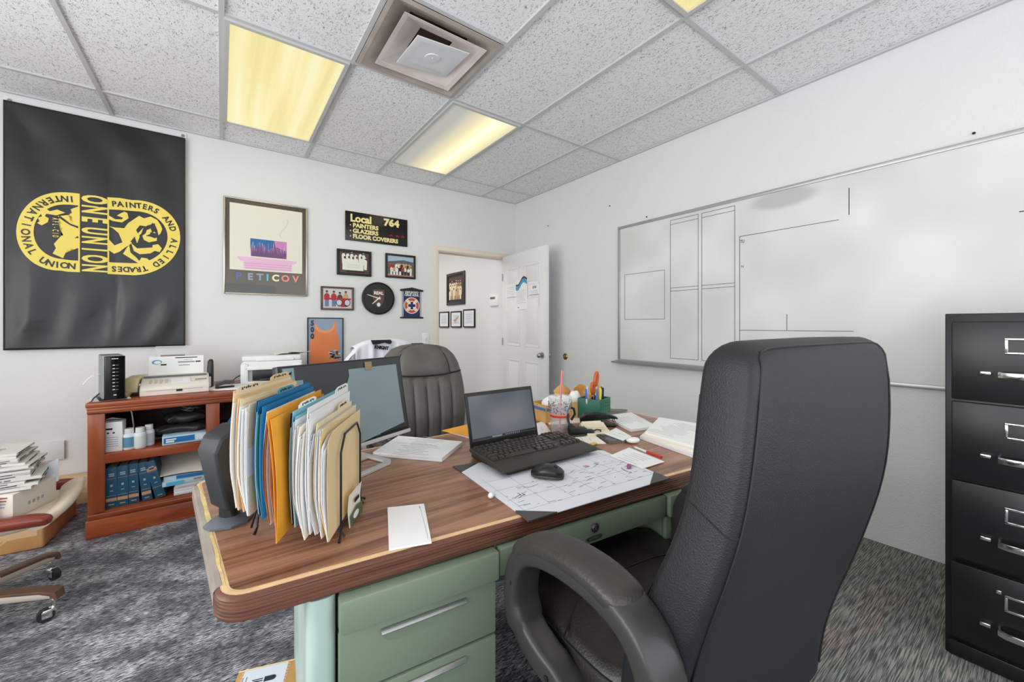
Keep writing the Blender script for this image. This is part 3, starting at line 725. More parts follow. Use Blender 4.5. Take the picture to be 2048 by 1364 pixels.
def draw_poster(mb, w_, h_, z):
    T = Matrix.Translation((0, 0, z)); rnd = random.Random(3)
    mb.prism(rect(-0.268, -0.198, 0.268, 0.355), 0, 0.0006, 'z', 1, T)
    mb.prism([(-0.215, -0.10), (-0.19, -0.122), (0.20, -0.122), (0.225, -0.10), (0.225, -0.09), (-0.215, -0.085)], 0.0006, 0.0014, 'z', 2, T)
    mb.prism([(-0.17, -0.122), (0.185, -0.122), (0.18, -0.186), (-0.165, -0.186)], 0.0006, 0.0012, 'z', 2, T)
    for k in range(3): mb.prism(rect(-0.175, -0.135 - 0.02 * k, 0.19, -0.138 - 0.02 * k), 0.0012, 0.0016, 'z', 5, T)
    mb.prism([(-0.125, 0.075), (0.145, 0.072), (0.143, -0.078), (-0.12, -0.075)], 0.0008, 0.0016, 'z', 4, T)
    mb.prism([(-0.125, 0.075), (0.05, 0.073), (0.045, 0.02), (0.0, -0.02), (-0.04, 0.02), (-0.125, -0.01)], 0.0016, 0.0020, 'z', 3, T)
    mb.prism([(0.05, 0.073), (0.145, 0.072), (0.143, -0.01), (0.06, 0.02)], 0.0016, 0.0020, 'z', 5, T)
    for k in range(34):
        x = -0.115 + 0.25 * k / 33 + rnd.uniform(-0.004, 0.004); yt = rnd.uniform(-0.02, 0.045); yb = rnd.uniform(-0.07, -0.03); q = rnd.uniform(0.0015, 0.003)
        mb.prism([(x - q, yt), (x + q, yt + 0.01), (x + 0.3 * q, yb)], 0.0020, 0.0024, 'z', rnd.choice([5, 2, 5, 6]), T)
    path = [(0.10, 0.105), (0.085, 0.13), (0.105, 0.17), (0.14, 0.215), (0.152, 0.255), (0.145, 0.28)]
    for (xa, ya), (xb, yb) in zip(path, path[1:]): mb.prism([(xa, ya), (xb, yb), (xb + 0.008, yb), (xa + 0.008, ya)], 0.0006, 0.0010, 'z', 12, T)
    for ch, x, m in zip('PETICOV', (-0.205, -0.125, -0.055, 0.0, 0.06, 0.135, 0.215), (6, 7, 7, 8, 9, 10, 10)):
        mb.text(ch, 0.077, T @ Matrix.Translation((x, -0.252, 0.0008)), m, depth=0.0004, bold=0.003)
    mb.prism(rect(-w_ / 2 + 0.01, -h_ / 2 + 0.008, 0.06, -0.315), 0, 0.0004, 'z', 11, T)
    mb.prism(rect(-w_ / 2, 0.06, -w_ / 2 + 0.012, 0.30), 0, 0.0004, 'z', 11, T)
framed('framed_poster', 'large framed art poster with pastel lettering along its dark lower border', 'poster', wallT(pcx, pcz), pw, ph, 0.011, mat('silver_gilt', (190, 184, 168), 0.25, metal=1.0), draw_poster, P_M)

# ------------------------------------------------------------ sign, photos, clock, pennant, orange poster
GOLD = mat('gold_paint', (238, 222, 150), 0.45)
sg = bpy.data.objects.new('sign_board', None); C.objects.link(sg); sg.matrix_world = wallT(1.2685, 2.177); tag(sg, 'black sign board with gold lettering above the small photos', 'sign')
MB().box((0, 0, 0.006), (0.617, 0.281, 0.012), bev=0.002).build('board', mat('black_lacquer', (20, 15, 12), 0.25), sg)
T = Matrix.Translation((0, 0, 0.0126))
MB().text('Local', 0.098, T @ Matrix.Translation((-0.265, 0.075, 0)), 0, 'LEFT', bold=0.004, sx=0.98).build('lettering', GOLD, sg)
MB().text('764', 0.094, T @ Matrix.Translation((0.06, 0.080, 0)), 0, 'LEFT', bold=0.005, sx=1.12).build('lettering', GOLD, sg)
for s_, y in (('PAINTERS', 0.008), ('GLAZIERS', -0.045), ('FLOOR COVERERS', -0.098)):
    mb = MB(); mb.text(s_, 0.055, T @ Matrix.Translation((-0.240, y, 0)), 0, 'LEFT', bold=0.0025, sx=1.02 if y > -0.09 else 0.98)
    mb.flat(ell(-0.262, y, 0.006, 0.006, 10), T, 0); mb.build('lettering', GOLD, sg)
mb = MB()
for x in (0.135, 0.20, 0.26):
    for k in range(3): mb.flat(ell(x + 0.010 * (k - 1), -0.045 + 0.006 * (k % 2), 0.008, 0.008, 6), T, 0)
mb.build('red_marks', mat('sign_red', (150, 26, 34), 0.5), sg)
def photo1(mb, w_, h_, z):
    T = Matrix.Translation((0, 0, z)); mb.prism(rect(-w_ / 2 + 0.006, h_ * 0.1, w_ / 2 - 0.006, h_ / 2 - 0.006), 0, 0.0004, 'z', 2, T)
    crowd(mb, Matrix.Translation((0, 0, z + 0.0004)), -w_ / 2 + 0.02, w_ / 2 - 0.02, -h_ * 0.3, 2, 6, h_ * 0.62, [1], None, 0, [1, 3, 2], 11)
    mb.prism(rect(-w_ * 0.40, -h_ * 0.36, w_ * 0.30, h_ * 0.02), 0.003, 0.0034, 'z', 1, T); mb.prism(rect(-w_ * 0.26, -h_ * 0.44, w_ * 0.34, -h_ * 0.38), 0.003, 0.0036, 'z', 3, T)
    for i in range(3): mb.prism(rect(-w_ * 0.25, -h_ * (0.08 + 0.07 * i), w_ * 0.18, -h_ * (0.10 + 0.07 * i)), 0.0034, 0.0038, 'z', 8, T)
def photo2(mb, w_, h_, z):
    T = Matrix.Translation((0, 0, z)); mb.prism(rect(-w_ / 2 + 0.004, 0, w_ / 2 - 0.004, h_ / 2 - 0.004), 0, 0.0004, 'z', 5, T)
    mb.prism([(-w_ / 2 + 0.004, -h_ * .4), (w_ / 2 - 0.004, -h_ * .4), (w_ / 2 - 0.004, h_ * .25), (w_ * .1, h_ * .32), (-w_ / 2 + 0.004, h_ * .2)], 0.0004, 0.0008, 'z', 6, T)
    mb.prism(rect(-w_ * .2, -h_ * .05, w_ * .35, h_ * .14), 0.0008, 0.0012, 'z', 7, T)
    crowd(mb, Matrix.Translation((0, 0, z + 0.0012)), -w_ / 2 + 0.015, w_ / 2 - 0.015, -h_ * 0.44, 2, 8, h_ * 0.45, [11, 1, 4, 3, 7], [3, 1], 0, [2, 3], 12)
def photo3(mb, w_, h_, z):
    T = Matrix.Translation((0, 0, z)); mb.prism(rect(-w_ / 2 + 0.008, -h_ / 2 + 0.008, w_ / 2 - 0.008, h_ / 2 - 0.008), 0, 0.0004, 'z', 8, T)
    crowd(mb, Matrix.Translation((0, 0, z + 0.0004)), -w_ / 2 + 0.012, w_ / 2 - 0.012, -h_ * 0.40, 1, 4, h_ * 0.78, [7, 4, 2, 1], [9, 9, 3, 8], 0, [2, 3], 13)
    mb.prism(rect(-w_ * .45, -h_ * .06, w_ * .45, h_ * .02), 0.002, 0.0024, 'z', 4, T)
    for x in (0.05, 0.32): 
        mb.prism(ell(w_ * x, -h_ * .2, 0.03, 0.032, 16), 0.0025, 0.003, 'z', 3, T); mb.prism(ell(w_ * x, -h_ * .2, 0.024, 0.026, 16), 0.003, 0.0034, 'z', 8, T)
    mb.prism(rect(w_ * .12, -h_ * .42, w_ * .24, -h_ * .0), 0.0025, 0.003, 'z', 4, T)
def fr_at(pa, pb, wx, name, label, draw, fw, fm, mats, group):
    a = B(*pa); b = B(*pb)
    return framed(name, label, 'picture', wallT((a[0] + b[0]) / 2, (a[1] + b[1]) / 2), abs(a[0] - b[0]), abs(a[1] - b[1]), fw, fm, draw, mats, group)
fr_at((673, 497), (742, 554), 0, 'framed_photo', 'black framed photo of people in white behind a banner, directly under the sign', photo1, 0.022, BLACK, [PBR] + [PM[i] for i in range(1, 12)], 'framed photos on the back wall')
fr_at((770, 506), (830, 559), 0, 'framed_photo', 'black framed outdoor group photo to the upper right of the clock', photo2, 0.02, BLACK, [SKIN] + PM[1:], 'framed photos on the back wall')
fr_at((641, 572), (707, 621), 0, 'framed_photo', 'thin framed bright photo of four people, left of the clock', photo3, 0.014, mat('pewter', (86, 84, 84), 0.4, metal=0.6), [SKIN] + PM[1:], 'framed photos on the back wall')
ck = bpy.data.objects.new('wall_clock', None); C.objects.link(ck); cc = B(756, 597); ck.matrix_world = wallT(cc[0], cc[1]); tag(ck, 'round wall clock with maroon dial and shield crest', 'clock')
cr_ = 0.164
MB().lathe([(cr_ - 0.004, 0), (cr_, 0.012), (cr_ - 0.003, 0.028), (cr_ - 0.012, 0.03), (cr_ - 0.016, 0.02)], n=48).build('rim', BLACK, ck)
mb = MB(); mb.cyl((0, 0, 0), (0, 0, 0.018), cr_ - 0.014, n=48, m=0); T = Matrix.Translation((0, 0, 0.018))
mb.flat(ell(0, 0.0, cr_ * 0.80, cr_ * 0.80, 40), T, 1, 0.0008)
mb.flat([(-0.085, 0.02), (-0.02, -0.11), (-0.09, -0.09), (-0.12, -0.03)], Matrix.Translation((0, 0, 0.0189)), 3, 0.0006)
sh = [(-0.068, 0.098), (0.0, 0.105), (0.068, 0.098), (0.066, 0.0), (0.045, -0.065), (0, -0.112), (-0.045, -0.065), (-0.066, 0.0)]
mb.flat(sh, Matrix.Translation((0, 0, 0.019)), 4, 0.0008); mb.flat([(x * 0.86, y * 0.88) for x, y in sh], Matrix.Translation((0, 0, 0.0198)), 5, 0.0006)
mb.flat(ell(0, -0.062, 0.018, 0.02, 14), Matrix.Translation((0, 0, 0.0204)), 2)
for k in range(12):
    a = R(30 * k); mb.flat([(math.sin(a) * r_ + dx * math.cos(a), math.cos(a) * r_ - dx * math.sin(a)) for r_, dx in ((0.122, -0.003), (0.122, 0.003), (0.138, 0.003), (0.138, -0.003))], T, 2, 0.0012)
mb.text('REAL', 0.042, Matrix.Translation((0, 0.052, 0.021)), 2, bold=0.002)
mb.build('dial', [mat('dial_brown', (86, 74, 80), 0.3), mat('dial_inner', (122, 106, 118), 0.3), PW, PRED, mat('crest_copper', (176, 96, 70), 0.35), mat('crest_brown', (92, 58, 56), 0.35)], ck)
mb = MB()
for a, L_, wd in ((228, 0.085, 0.008), (287, 0.118, 0.006)):
    a = R(a); dx, dy = math.sin(a), math.cos(a); mb.flat([(-dy * wd - dx * 0.02, dx * wd - dy * 0.02), (dy * wd - dx * 0.02, -dx * wd - dy * 0.02), (dy * wd * 0.4 + dx * L_, -dx * wd * 0.4 + dy * L_), (-dy * wd * 0.4 + dx * L_, dx * wd * 0.4 + dy * L_)], Matrix.Translation((0, 0, 0.0225)), 0, 0.001)
mb.cyl((0, 0, 0.021), (0, 0, 0.025), 0.007, n=12); mb.build('hands', PW, ck)
pn = bpy.data.objects.new('pennant', None); C.objects.link(pn); pc = B(824, 607); pn.matrix_world = wallT(pc[0] - 0.005, pc[1]); tag(pn, 'navy pennant with round red and white crest hanging beside the clock', 'pennant')
PNV = mat('pennant_navy', (34, 44, 92), 0.5); mb = MB(); mb.box((0, -0.005, 0.004), (0.205, 0.285, 0.004), 0)
T = Matrix.Translation((0, 0, 0.0062))
for x in (-0.095, 0.095): mb.flat(rect(x - 0.003, -0.14, x + 0.003, 0.13), T, 1)
mb.text('DEPORTIVO', 0.033, T @ Matrix.Translation((0, 0.116, 0)), 1, bold=0.0014, sx=0.82); mb.text('CRUZ AZUL', 0.033, T @ Matrix.Translation((0, 0.088, 0)), 1, bold=0.0014, sx=0.88)
mb.flat(ell(0, -0.022, 0.086, 0.086, 32), T, 1); mb.flat(ell(0, -0.022, 0.078, 0.078, 32), Matrix.Translation((0, 0, 0.0069)), 2); mb.flat(ell(0, -0.022, 0.05, 0.05, 28), Matrix.Translation((0, 0, 0.0076)), 1)
for k in range(4):
    a = PI / 4 + k * PI / 2; mb.flat(ell(0.062 * math.cos(a), -0.022 + 0.062 * math.sin(a), 0.018, 0.018, 10), Matrix.Translation((0, 0, 0.0077)), 3)
mb.flat(rect(-0.014, -0.062, 0.014, 0.018), Matrix.Translation((0, 0, 0.0083)), 0); mb.flat(rect(-0.04, -0.036, 0.04, -0.008), Matrix.Translation((0, 0, 0.0084)), 0)
mb.build('cloth', [PNV, PW, mat('crest_red', (204, 76, 60), 0.5), PCRM], pn)
mb = MB(); mb.prism([(-0.125, 0.145), (0.0, 0.168), (0.125, 0.145), (0.125, 0.128), (-0.125, 0.128)], 0, 0.014, 'z'); mb.box((0, -0.150, 0.007), (0.255, 0.016, 0.014), bev=0.004); mb.build('rods', BLACK, pn)
def draw_orange(mb, w_, h_, z):
    T = Matrix.Translation((0, 0, z)); w2, h2 = w_ / 2, h_ / 2
    neck = [(0.26 * w_ * math.cos(a) - 0.02 * w_, h2 - 0.04 + 0.13 * h_ * math.sin(a)) for a in [PI + PI * k / 10 for k in range(11)]]
    shirt = [(-w2 + 0.012, -h2 + 0.004), (w2 - 0.03, -h2 + 0.004), (w2 - 0.03, h2 - 0.20), (w2 - 0.055, h2 - 0.10), (w2 - 0.05, h2 - 0.02)] + neck[::-1] + [(-w2 + 0.06, h2 - 0.004), (-w2 + 0.055, h2 - 0.10), (-w2 + 0.012, h2 - 0.22)]
    mb.prism(shirt, 0, 0.0006, 'z', 1, T)
    mb.prism(neck + [(p[0] * 1.12, p[1] - 0.028) for p in neck[::-1]], 0.0006, 0.0009, 'z', 2, T)
    for k, ch in enumerate('500'): mb.text(ch, 0.062, T @ Matrix.Translation((-w2 + 0.034, h2 - 0.045 - 0.06 * k, 0.0012)), 3, bold=0.004, sx=0.9)
    rnd = random.Random(9)
    for k in range(26): mb.prism(ell(w2 - 0.065 + rnd.uniform(-0.045, 0.04), -0.07 + rnd.uniform(-0.04, 0.04), rnd.uniform(0.008, 0.022), rnd.uniform(0.006, 0.014), 7), 0.0009 + 0.0002 * (k % 3), 0.0016 + 0.0002 * (k % 5), 'z', rnd.choice([4, 4, 5, 3, 6]), T)
oa = B(614, 635); ob_ = B(686, 728)
framed('framed_poster', 'orange jersey poster in thin black frame beside the draped shirt', 'poster', wallT((oa[0] + ob_[0]) / 2, oa[1] - 0.275), abs(oa[0] - ob_[0]), 0.55, 0.008, BLACK, draw_orange,
       [mat('poster_mist', (138, 154, 176), 0.3), mat('jersey_orange', (222, 130, 78), 0.35, var=(3, 0.05)), mat('jersey_seam', (232, 150, 104), 0.35), mat('navy_print', (44, 54, 74), 0.35), mat('splash_blue', (92, 136, 166), 0.35), mat('splash_pale', (206, 186, 172), 0.35), PDK])
# light switch beside the door
sx_, sz_ = B(851, 678)
sw = bpy.data.objects.new('light_switch', None); C.objects.link(sw); sw.matrix_world = wallT(sx_, sz_); tag(sw, 'white light switch plate on the wall left of the doorway', 'light switch')
MB().box((0, 0, 0.003), (0.08, 0.125, 0.006), bev=0.003).build('plate', WHITE, sw); MB().box((0, 0.004, 0.009), (0.012, 0.026, 0.014), rx=R(20), bev=0.002).build('toggle', WHITE, sw)
# square wall plate behind the newspapers
ax, az = B(106, 901)
wp = bpy.data.objects.new('wall_socket', None); C.objects.link(wp); wp.matrix_world = wallT(ax, az); tag(wp, 'blank white square wall plate between the newspapers and the bookcase', 'wall plate')
MB().box((0, 0, 0.012), (0.115, 0.125, 0.024), bev=0.003).build('plate', mat('plate_white', (214, 216, 216), 0.5), wp)

# ------------------------------------------------------------ right wall: whiteboard, bumper, screws
WBX = X1
wy0, wy1, wz0, wz1 = 2.432, -0.06, 0.885, 2.125
wb = bpy.data.objects.new('whiteboard', None); C.objects.link(wb); wb.matrix_world = rightT((wy0 + wy1) / 2, (wz0 + wz1) / 2, WBX); tag(wb, 'wide whiteboard ruled into boxes with thin black tape on the right wall', 'whiteboard')
bw_, bh_ = wy0 - wy1, wz1 - wz0
def smear_mat():
    m = mat('whiteboard_enamel', (222, 222, 221), 0.36, spec=0.4)
    nt, b, N, L = nodes_of(m); tc = N('ShaderNodeTexCoord')
    n = N('ShaderNodeTexNoise'); n.inputs['Scale'].default_value = 2.2; n.inputs['Detail'].default_value = 1; L(tc.outputs['Object'], n.inputs['Vector'])
    cr = ramp(nt, [(0.35, (208, 208, 205)), (0.5, (216, 216, 214)), (0.66, (224, 224, 224))]); L(n.outputs['Fac'], cr.inputs['Fac'])
    # old wiped-off marker: soft grey smudge near the top
    mp = N('ShaderNodeMapping'); mp.inputs['Location'].default_value = (-0.0, 0, 0)
    sc = PX(1568, 397, WBX); lx = (wy0 + wy1) / 2 - sc.y; ly = sc.z - (wz0 + wz1) / 2
    vm = N('ShaderNodeVectorMath'); vm.operation = 'SUBTRACT'; vm.inputs[1].default_value = (lx, ly, 0); L(tc.outputs['Object'], vm.inputs[0])
    vs_ = N('ShaderNodeVectorMath'); vs_.operation = 'MULTIPLY'; vs_.inputs[1].default_value = (4.6, 14, 0); L(vm.outputs[0], vs_.inputs[0])
    ln = N('ShaderNodeVectorMath'); ln.operation = 'LENGTH'; L(vs_.outputs[0], ln.inputs[0])
    mr = N('ShaderNodeMapRange'); mr.interpolation_type = 'SMOOTHSTEP'; mr.inputs[1].default_value = 1.15; mr.inputs[2].default_value = 0.55; mr.inputs[3].default_value = 0.0; mr.inputs[4].default_value = 0.75; L(ln.outputs['Value'], mr.inputs[0])
    mx = N('ShaderNodeMix'); mx.data_type = 'RGBA'; L(mr.outputs[0], mx.inputs[0]); L(cr.outputs['Color'], mx.inputs[6]); mx.inputs[7].default_value = rgb((176, 176, 174))
    L(mx.outputs[2], b.inputs['Base Color'])
    return m
MB().box((0, 0, 0.007), (bw_ - 0.03, bh_ - 0.03, 0.012)).build('writing_surface', smear_mat(), wb)
AL = mat('aluminium', (176, 177, 178), 0.4, metal=0.7)
mb = MB(); f_ = 0.024
for (x, y, dx, dy) in ((0, bh_ / 2 - f_ / 2, bw_, f_), (0, -bh_ / 2 + f_ / 2, bw_, f_), (-bw_ / 2 + f_ / 2, 0, f_, bh_ - 2 * f_), (bw_ / 2 - f_ / 2, 0, f_, bh_ - 2 * f_)): mb.box((x, y, 0.010), (dx, dy, 0.020), bev=0.004)
mb.build('frame', AL, wb)
mb = MB(); mb.prism([(0.0, -bh_ / 2 - 0.004), (0.07, -bh_ / 2 - 0.012), (0.072, -bh_ / 2 + 0.004), (0.062, -bh_ / 2 + 0.002), (0.02, -bh_ / 2 + 0.006), (0.0, -bh_ / 2 + 0.012)], -bw_ / 2 - 0.035, -bw_ / 2 + 1.25, 'x')
mb.v = [Vector((p.x, p.z, p.y)) for p in mb.v]; mb.build('pen_tray', AL, wb)
TAPE = mat('black_tape', (58, 58, 60), 0.5)
def wbp(px, py): p = PX(px, py, WBX - 0.013); return ((wy0 + wy1) / 2 - p.y, p.z - (wz0 + wz1) / 2)
def W2(cx, cy): return wbp(1200 + cx * 848 / 2048, 320 + cy * 460 / 1111)
xA, xB = W2(340, 0)[0], W2(474, 0)[0]; xC, xD = W2(492, 0)[0], W2(651, 0)[0]; xE, xF = W2(675, 0)[0], W2(1203, 0)[0]
tape = MB(); tw = 0.0032
def hl_(x0, x1, y, w_=tw): tape.box(((x0 + x1) / 2, y, 0.0134), (abs(x1 - x0) + tw, w_, 0.0006))
def vl_(x, y0, y1, w_=tw): tape.box((x, (y0 + y1) / 2, 0.0134), (w_, abs(y1 - y0), 0.0006))
yT, yT2 = W2(474, 262)[1], W2(474, 283)[1]; yM, yM2 = W2(474, 608)[1], W2(474, 624)[1]; yBt = W2(345, 957)[1]
for (p, q) in ((xA, xB), (xC, xD)):
    for y in (yT, yT2, yM, yM2, yBt): hl_(p, q, y)
    vl_(p, yT, yBt); vl_(q, yT, yBt)
bx0, by0 = W2(120, 555); bx1, by1 = W2(312, 768)
hl_(bx0, bx1, by0); hl_(bx0, bx1, by1); vl_(bx0, by0, by1); vl_(bx1, by0, by1)
eT = W2(675, 370)[1]; eB = W2(675, 822)[1]
hl_(xE, xF - 0.05, eT, 0.0034); hl_(xE, xF + 0.02, eB); vl_(xE, eT, eB - 0.2, 0.0036); vl_(W2(903, 0)[0], W2(903, 745)[1], eB)
vl_(xF, W2(1203, 135)[1], W2(1203, 265)[1], 0.0042); hl_(xF + 0.62, xF + 0.72, W2(2040, 248)[1], 0.005)
tape.build('tape_lines', TAPE, wb)
mb = MB()
mb.text('TU', 0.03, Matrix.Translation((W2(684, 385)[0] + 0.005, W2(684, 395)[1], 0.0134)), 0, bold=0.0005, sx=0.7); mb.text('N', 0.028, Matrix.Translation((W2(688, 515)[0], W2(688, 515)[1], 0.0134)), 0, sx=0.9)
mb.build('marker_writing', TAPE, wb)
bp_ = PX(1131, 713, X1)
bu = bpy.data.objects.new('door_bumper', None); C.objects.link(bu); bu.matrix_world = rightT(bp_.y, bp_.z, X1); tag(bu, 'small round brass door stop on the wall behind the door', 'door stop')
MB().lathe([(0.034, 0), (0.034, 0.006), (0.026, 0.012), (0.024, 0.008)], n=24).build('rim', mat('brass', (170, 140, 80), 0.3, metal=1.0), bu)
MB().lathe([(0.02, 0.006), (0.016, 0.02), (0.006, 0.024)], n=18).build('rubber', mat('tan_rubber', (120, 96, 58), 0.6), bu)
for (px, py, lab) in ((1948, 267, 'small black screw in the wall above the whiteboard, at the right side of the photo'), (1294, 434, 'small black screw in the wall just above the left end of the whiteboard'), (1220, 412, 'tiny screw in the wall between the door and the whiteboard'), (1097, 452, 'tiny screw in the wall above the open door')):
    p = PX(px, py, X1); mb = MB(); r_ = 0.0065 if px > 1900 else 0.006
    mb.cyl((0, 0, 0), (-0.008, 0, 0), r_ * 0.6, n=10); mb.cyl((-0.008, 0, 0), (-0.012, 0, 0), r_, r_ * 0.6, n=10)
    mb.build('wall_screw', BLACK, loc=p, label=lab, cat='screw', group='screws in the right wall')

# ------------------------------------------------------------ filing cabinet
CAB = mat('black_enamel', (22, 22, 24), 0.34, bump=(40, 0.03, 0.002), var=(5, 0.25))
cab = thing('filing_cabinet', 'black four drawer metal filing cabinet with chrome handles at the right edge', 'filing cabinet', (2.20, 0.265, 0), 0)
# local: front face at x = 0 looking -x, width along -y, depth along +x
CW, CD, CHh = 0.385, 0.66, 1.262
mb = MB(); mb.box((CD / 2, -CW / 2, CHh / 2 + 0.0), (CD, CW, CHh), bev=0.003); mb.build('body', CAB, cab)
lab_m = mat('label_card', (30, 30, 31), 0.3)
fr_z = [0.075, 0.365, 0.655, 0.945, 1.236]
for k in range(4):
    z0, z1 = fr_z[k] + 0.004, fr_z[k + 1] - 0.004
    out = 0.024 if k == 0 else 0.017
    if k == 0: z1 -= 0.008
    mb = MB(); mb.box((-out / 2 - 0.002, -CW / 2, (z0 + z1) / 2), (out, CW - 0.036, z1 - z0), bev=0.004)
    dr = mb.build('drawer', CAB, cab)
    xf = -out - 0.002; zm = z0 + 0.5 * (z1 - z0)
    yc = -CW / 2
    mb = MB(); zl = z1 - 0.085
    for (y, z, dy, dz) in ((yc, zl + 0.024, 0.10, 0.008), (yc, zl - 0.024, 0.10, 0.008), (yc - 0.046, zl, 0.008, 0.05), (yc + 0.046, zl, 0.008, 0.05)): mb.box((xf - 0.003, y, z), (0.006, dy, dz), bev=0.0015)
    mb.build('label_holder', CHROME, dr)
    zh = z1 - 0.185
    mb = MB(); pth = [(xf, yc + 0.062, zh), (xf - 0.022, yc + 0.060, zh), (xf - 0.03, yc + 0.045, zh), (xf - 0.03, yc - 0.045, zh), (xf - 0.022, yc - 0.06, zh), (xf, yc - 0.062, zh)]
    mb.sweep(pth, 0.011, 0.004, n=12, side=(0, 0, 1)); mb.build('handle', CHROME, dr)
    MB().box((xf - 0.007, yc + 0.092, zh + 0.004), (0.014, 0.026, 0.013), bev=0.003).build('latch', CHROME, dr)
    if k == 0: MB().box((xf - 0.002, yc + 0.062, zl + 0.03), (0.004, 0.012, 0.012), bev=0.001).build('clip', CHROME, dr)
mb = MB(); mb.box((0.004, -CW / 2, 0.03), (0.03, CW - 0.02, 0.055), bev=0.004); mb.build('kick_plate', CAB, cab)
# chrome tray on the cabinet
tp = thing('letter_tray', 'shiny silver letter tray standing on top of the black filing cabinet', 'tray', (2.52, -0.045, CHh))
for z in (0.004, 0.03):
    mb = MB(); mb.box((0, 0, z), (0.30, 0.22, 0.003)); 
    for y in (-0.11, 0.11): mb.box((0, y, z + 0.011), (0.30, 0.003, 0.022))
    mb.build('shelf', CHROME, tp)
mb = MB()
for x in (-0.13, 0.13):
    for y in (-0.108, 0.108): mb.cyl((x, y, 0), (x, y, 0.05), 0.004, n=8)
mb.build('posts', CHROME, tp)

# ------------------------------------------------------------ bookcase with its load
CHERRY = wood_mat('cherry', [(104, 46, 22), (142, 66, 32), (166, 84, 44)], (2.0, 16, 16), 0.28, 1.0)
CHERRY_V = wood_mat('cherry_upright', [(104, 46, 22), (140, 66, 32), (162, 82, 44)], (16, 16, 2.0), 0.28, 1.0)
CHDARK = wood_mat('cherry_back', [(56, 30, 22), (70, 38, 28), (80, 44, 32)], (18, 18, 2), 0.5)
SX0, SX1, SYF, SYB, SH = -0.618, 0.505, 3.265, 3.93, 0.775
MIDX = -0.045
bk = thing('bookcase', 'low cherry wood bookcase with two bays against the wall', 'bookcase', ((SX0 + SX1) / 2, (SYF + SYB) / 2, 0))
ox, oy = (SX0 + SX1) / 2, (SYF + SYB) / 2
def sb(x0, x1, y0, y1, z0, z1, name, m=CHERRY, bev=0.003):
    return MB().box(((x0 + x1) / 2 - ox, (y0 + y1) / 2 - oy, (z0 + z1) / 2), (x1 - x0, y1 - y0, z1 - z0), bev=bev).build(name, m, bk)
sb(SX0 - 0.004, SX1 + 0.004, SYF - 0.022, SYB, SH - 0.026, SH, 'top')
mb = MB(); 
for (dz, dy, hh) in ((0.034, 0.014, 0.016), (0.052, 0.008, 0.022)): mb.box((0, SYF - dy / 2 - oy, SH - dz - 0.0), (SX1 - SX0, dy + 0.01, hh), bev=0.004)
mb.box((0, SYF + 0.01 - oy, SH - 0.045), (SX1 - SX0, 0.02, 0.045)); mb.build('cornice', CHERRY, bk)
for x0, x1 in ((SX0, SX0 + 0.022), (SX1 - 0.022, SX1)): sb(x0, x1, SYF + 0.018, SYB, 0.0, SH - 0.026, 'side_panel', CHERRY_V)
sb(MIDX - 0.012, MIDX + 0.012, SYF + 0.018, SYB - 0.012, 0.11, SH - 0.026, 'divider', CHERRY_V)
for x0, x1 in ((SX0, SX0 + 0.072), (MIDX - 0.036, MIDX + 0.036), (SX1 - 0.072, SX1)): sb(x0, x1, SYF, SYF + 0.02, 0.12, SH - 0.05, 'stile', CHERRY_V)
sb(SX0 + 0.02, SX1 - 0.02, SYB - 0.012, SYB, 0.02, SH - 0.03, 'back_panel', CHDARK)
Z1S, Z2S = 0.142, 0.470
for x0, x1 in ((SX0 + 0.022, MIDX - 0.012), (MIDX + 0.012, SX1 - 0.022)):
    sb(x0, x1, SYF + 0.02, SYB - 0.012, Z2S - 0.022, Z2S, 'shelf')
    sb(x0 + 0.045, x1 - 0.02, SYF + 0.001, SYF + 0.02, Z2S - 0.055, Z2S, 'shelf_rail')
sb(SX0 + 0.022, SX1 - 0.022, SYF + 0.0, SYB - 0.012, Z1S - 0.022, Z1S, 'bottom_shelf')
sb(SX0 - 0.006, SX1 + 0.006, SYF - 0.018, SYF + 0.02, 0.0, 0.105, 'plinth', CHERRY, 0.006); sb(SX0 - 0.002, SX1 + 0.002, SYF - 0.008, SYF + 0.02, 0.105, Z1S - 0.006, 'plinth_moulding', CHERRY, 0.008)

# five blue law books on the bottom shelf
BB = mat('book_blue', (34, 84, 112), 0.45, var=(30, 0.08)); BG = mat('book_gilt', (196, 150, 112), 0.4); BT = mat('book_title', (168, 186, 190), 0.45); PG = mat('page_edges', (214, 206, 190), 0.8)
def blue_book(x, th, h, lean, label, shift=0.0, band=(0.16, 0.24), top_title=True):
    t = thing('book', label, 'book', (x, SYF + 0.032 + shift, Z1S + 0.0008), 0, 'blue books on the bottom shelf')
    t.rotation_euler = (0, R(lean), 0)
    dp = 0.19; s_ = 1 if lean <= 0 else 1
    mb = MB(); mb.box((th / 2, 0.004, h / 2), (th, 0.008, h), 0, bev=0.003)
    for xx in (0.0015, th - 0.0015): mb.box((xx, dp / 2, h / 2), (0.003, dp, h), 0)
    z = h * band[0]; mb.box((th / 2, -0.0004, h * (band[0] + band[1]) / 2), (th * 0.96, 0.001, h * (band[1] - band[0])), 1)
    mb.box((th / 2, -0.0004, h * 0.30), (th * 0.9, 0.001, 0.002), 1); mb.box((th / 2, -0.0004, h * 0.72), (th * 0.9, 0.001, 0.0015), 1)
    for q in (0.84, 0.795): mb.box((th / 2, -0.0004, h * q), (th * 0.5, 0.001, 0.006), 2)
    mb.box((th / 2, -0.0004, h * 0.55), (th * 0.22, 0.001, 0.012), 2); mb.box((th / 2, -0.0004, h * 0.08), (th * 0.5, 0.001, 0.005), 1); mb.box((th / 2, -0.0004, h * 0.42), (th * 0.3, 0.001, 0.004), 2)
    mb.build('cover', [BB, BG, BT], t)
    MB().box((th / 2, dp / 2 + 0.002, h / 2), (th - 0.007, dp - 0.008, h - 0.012)).build('pages', PG, t)
    return t
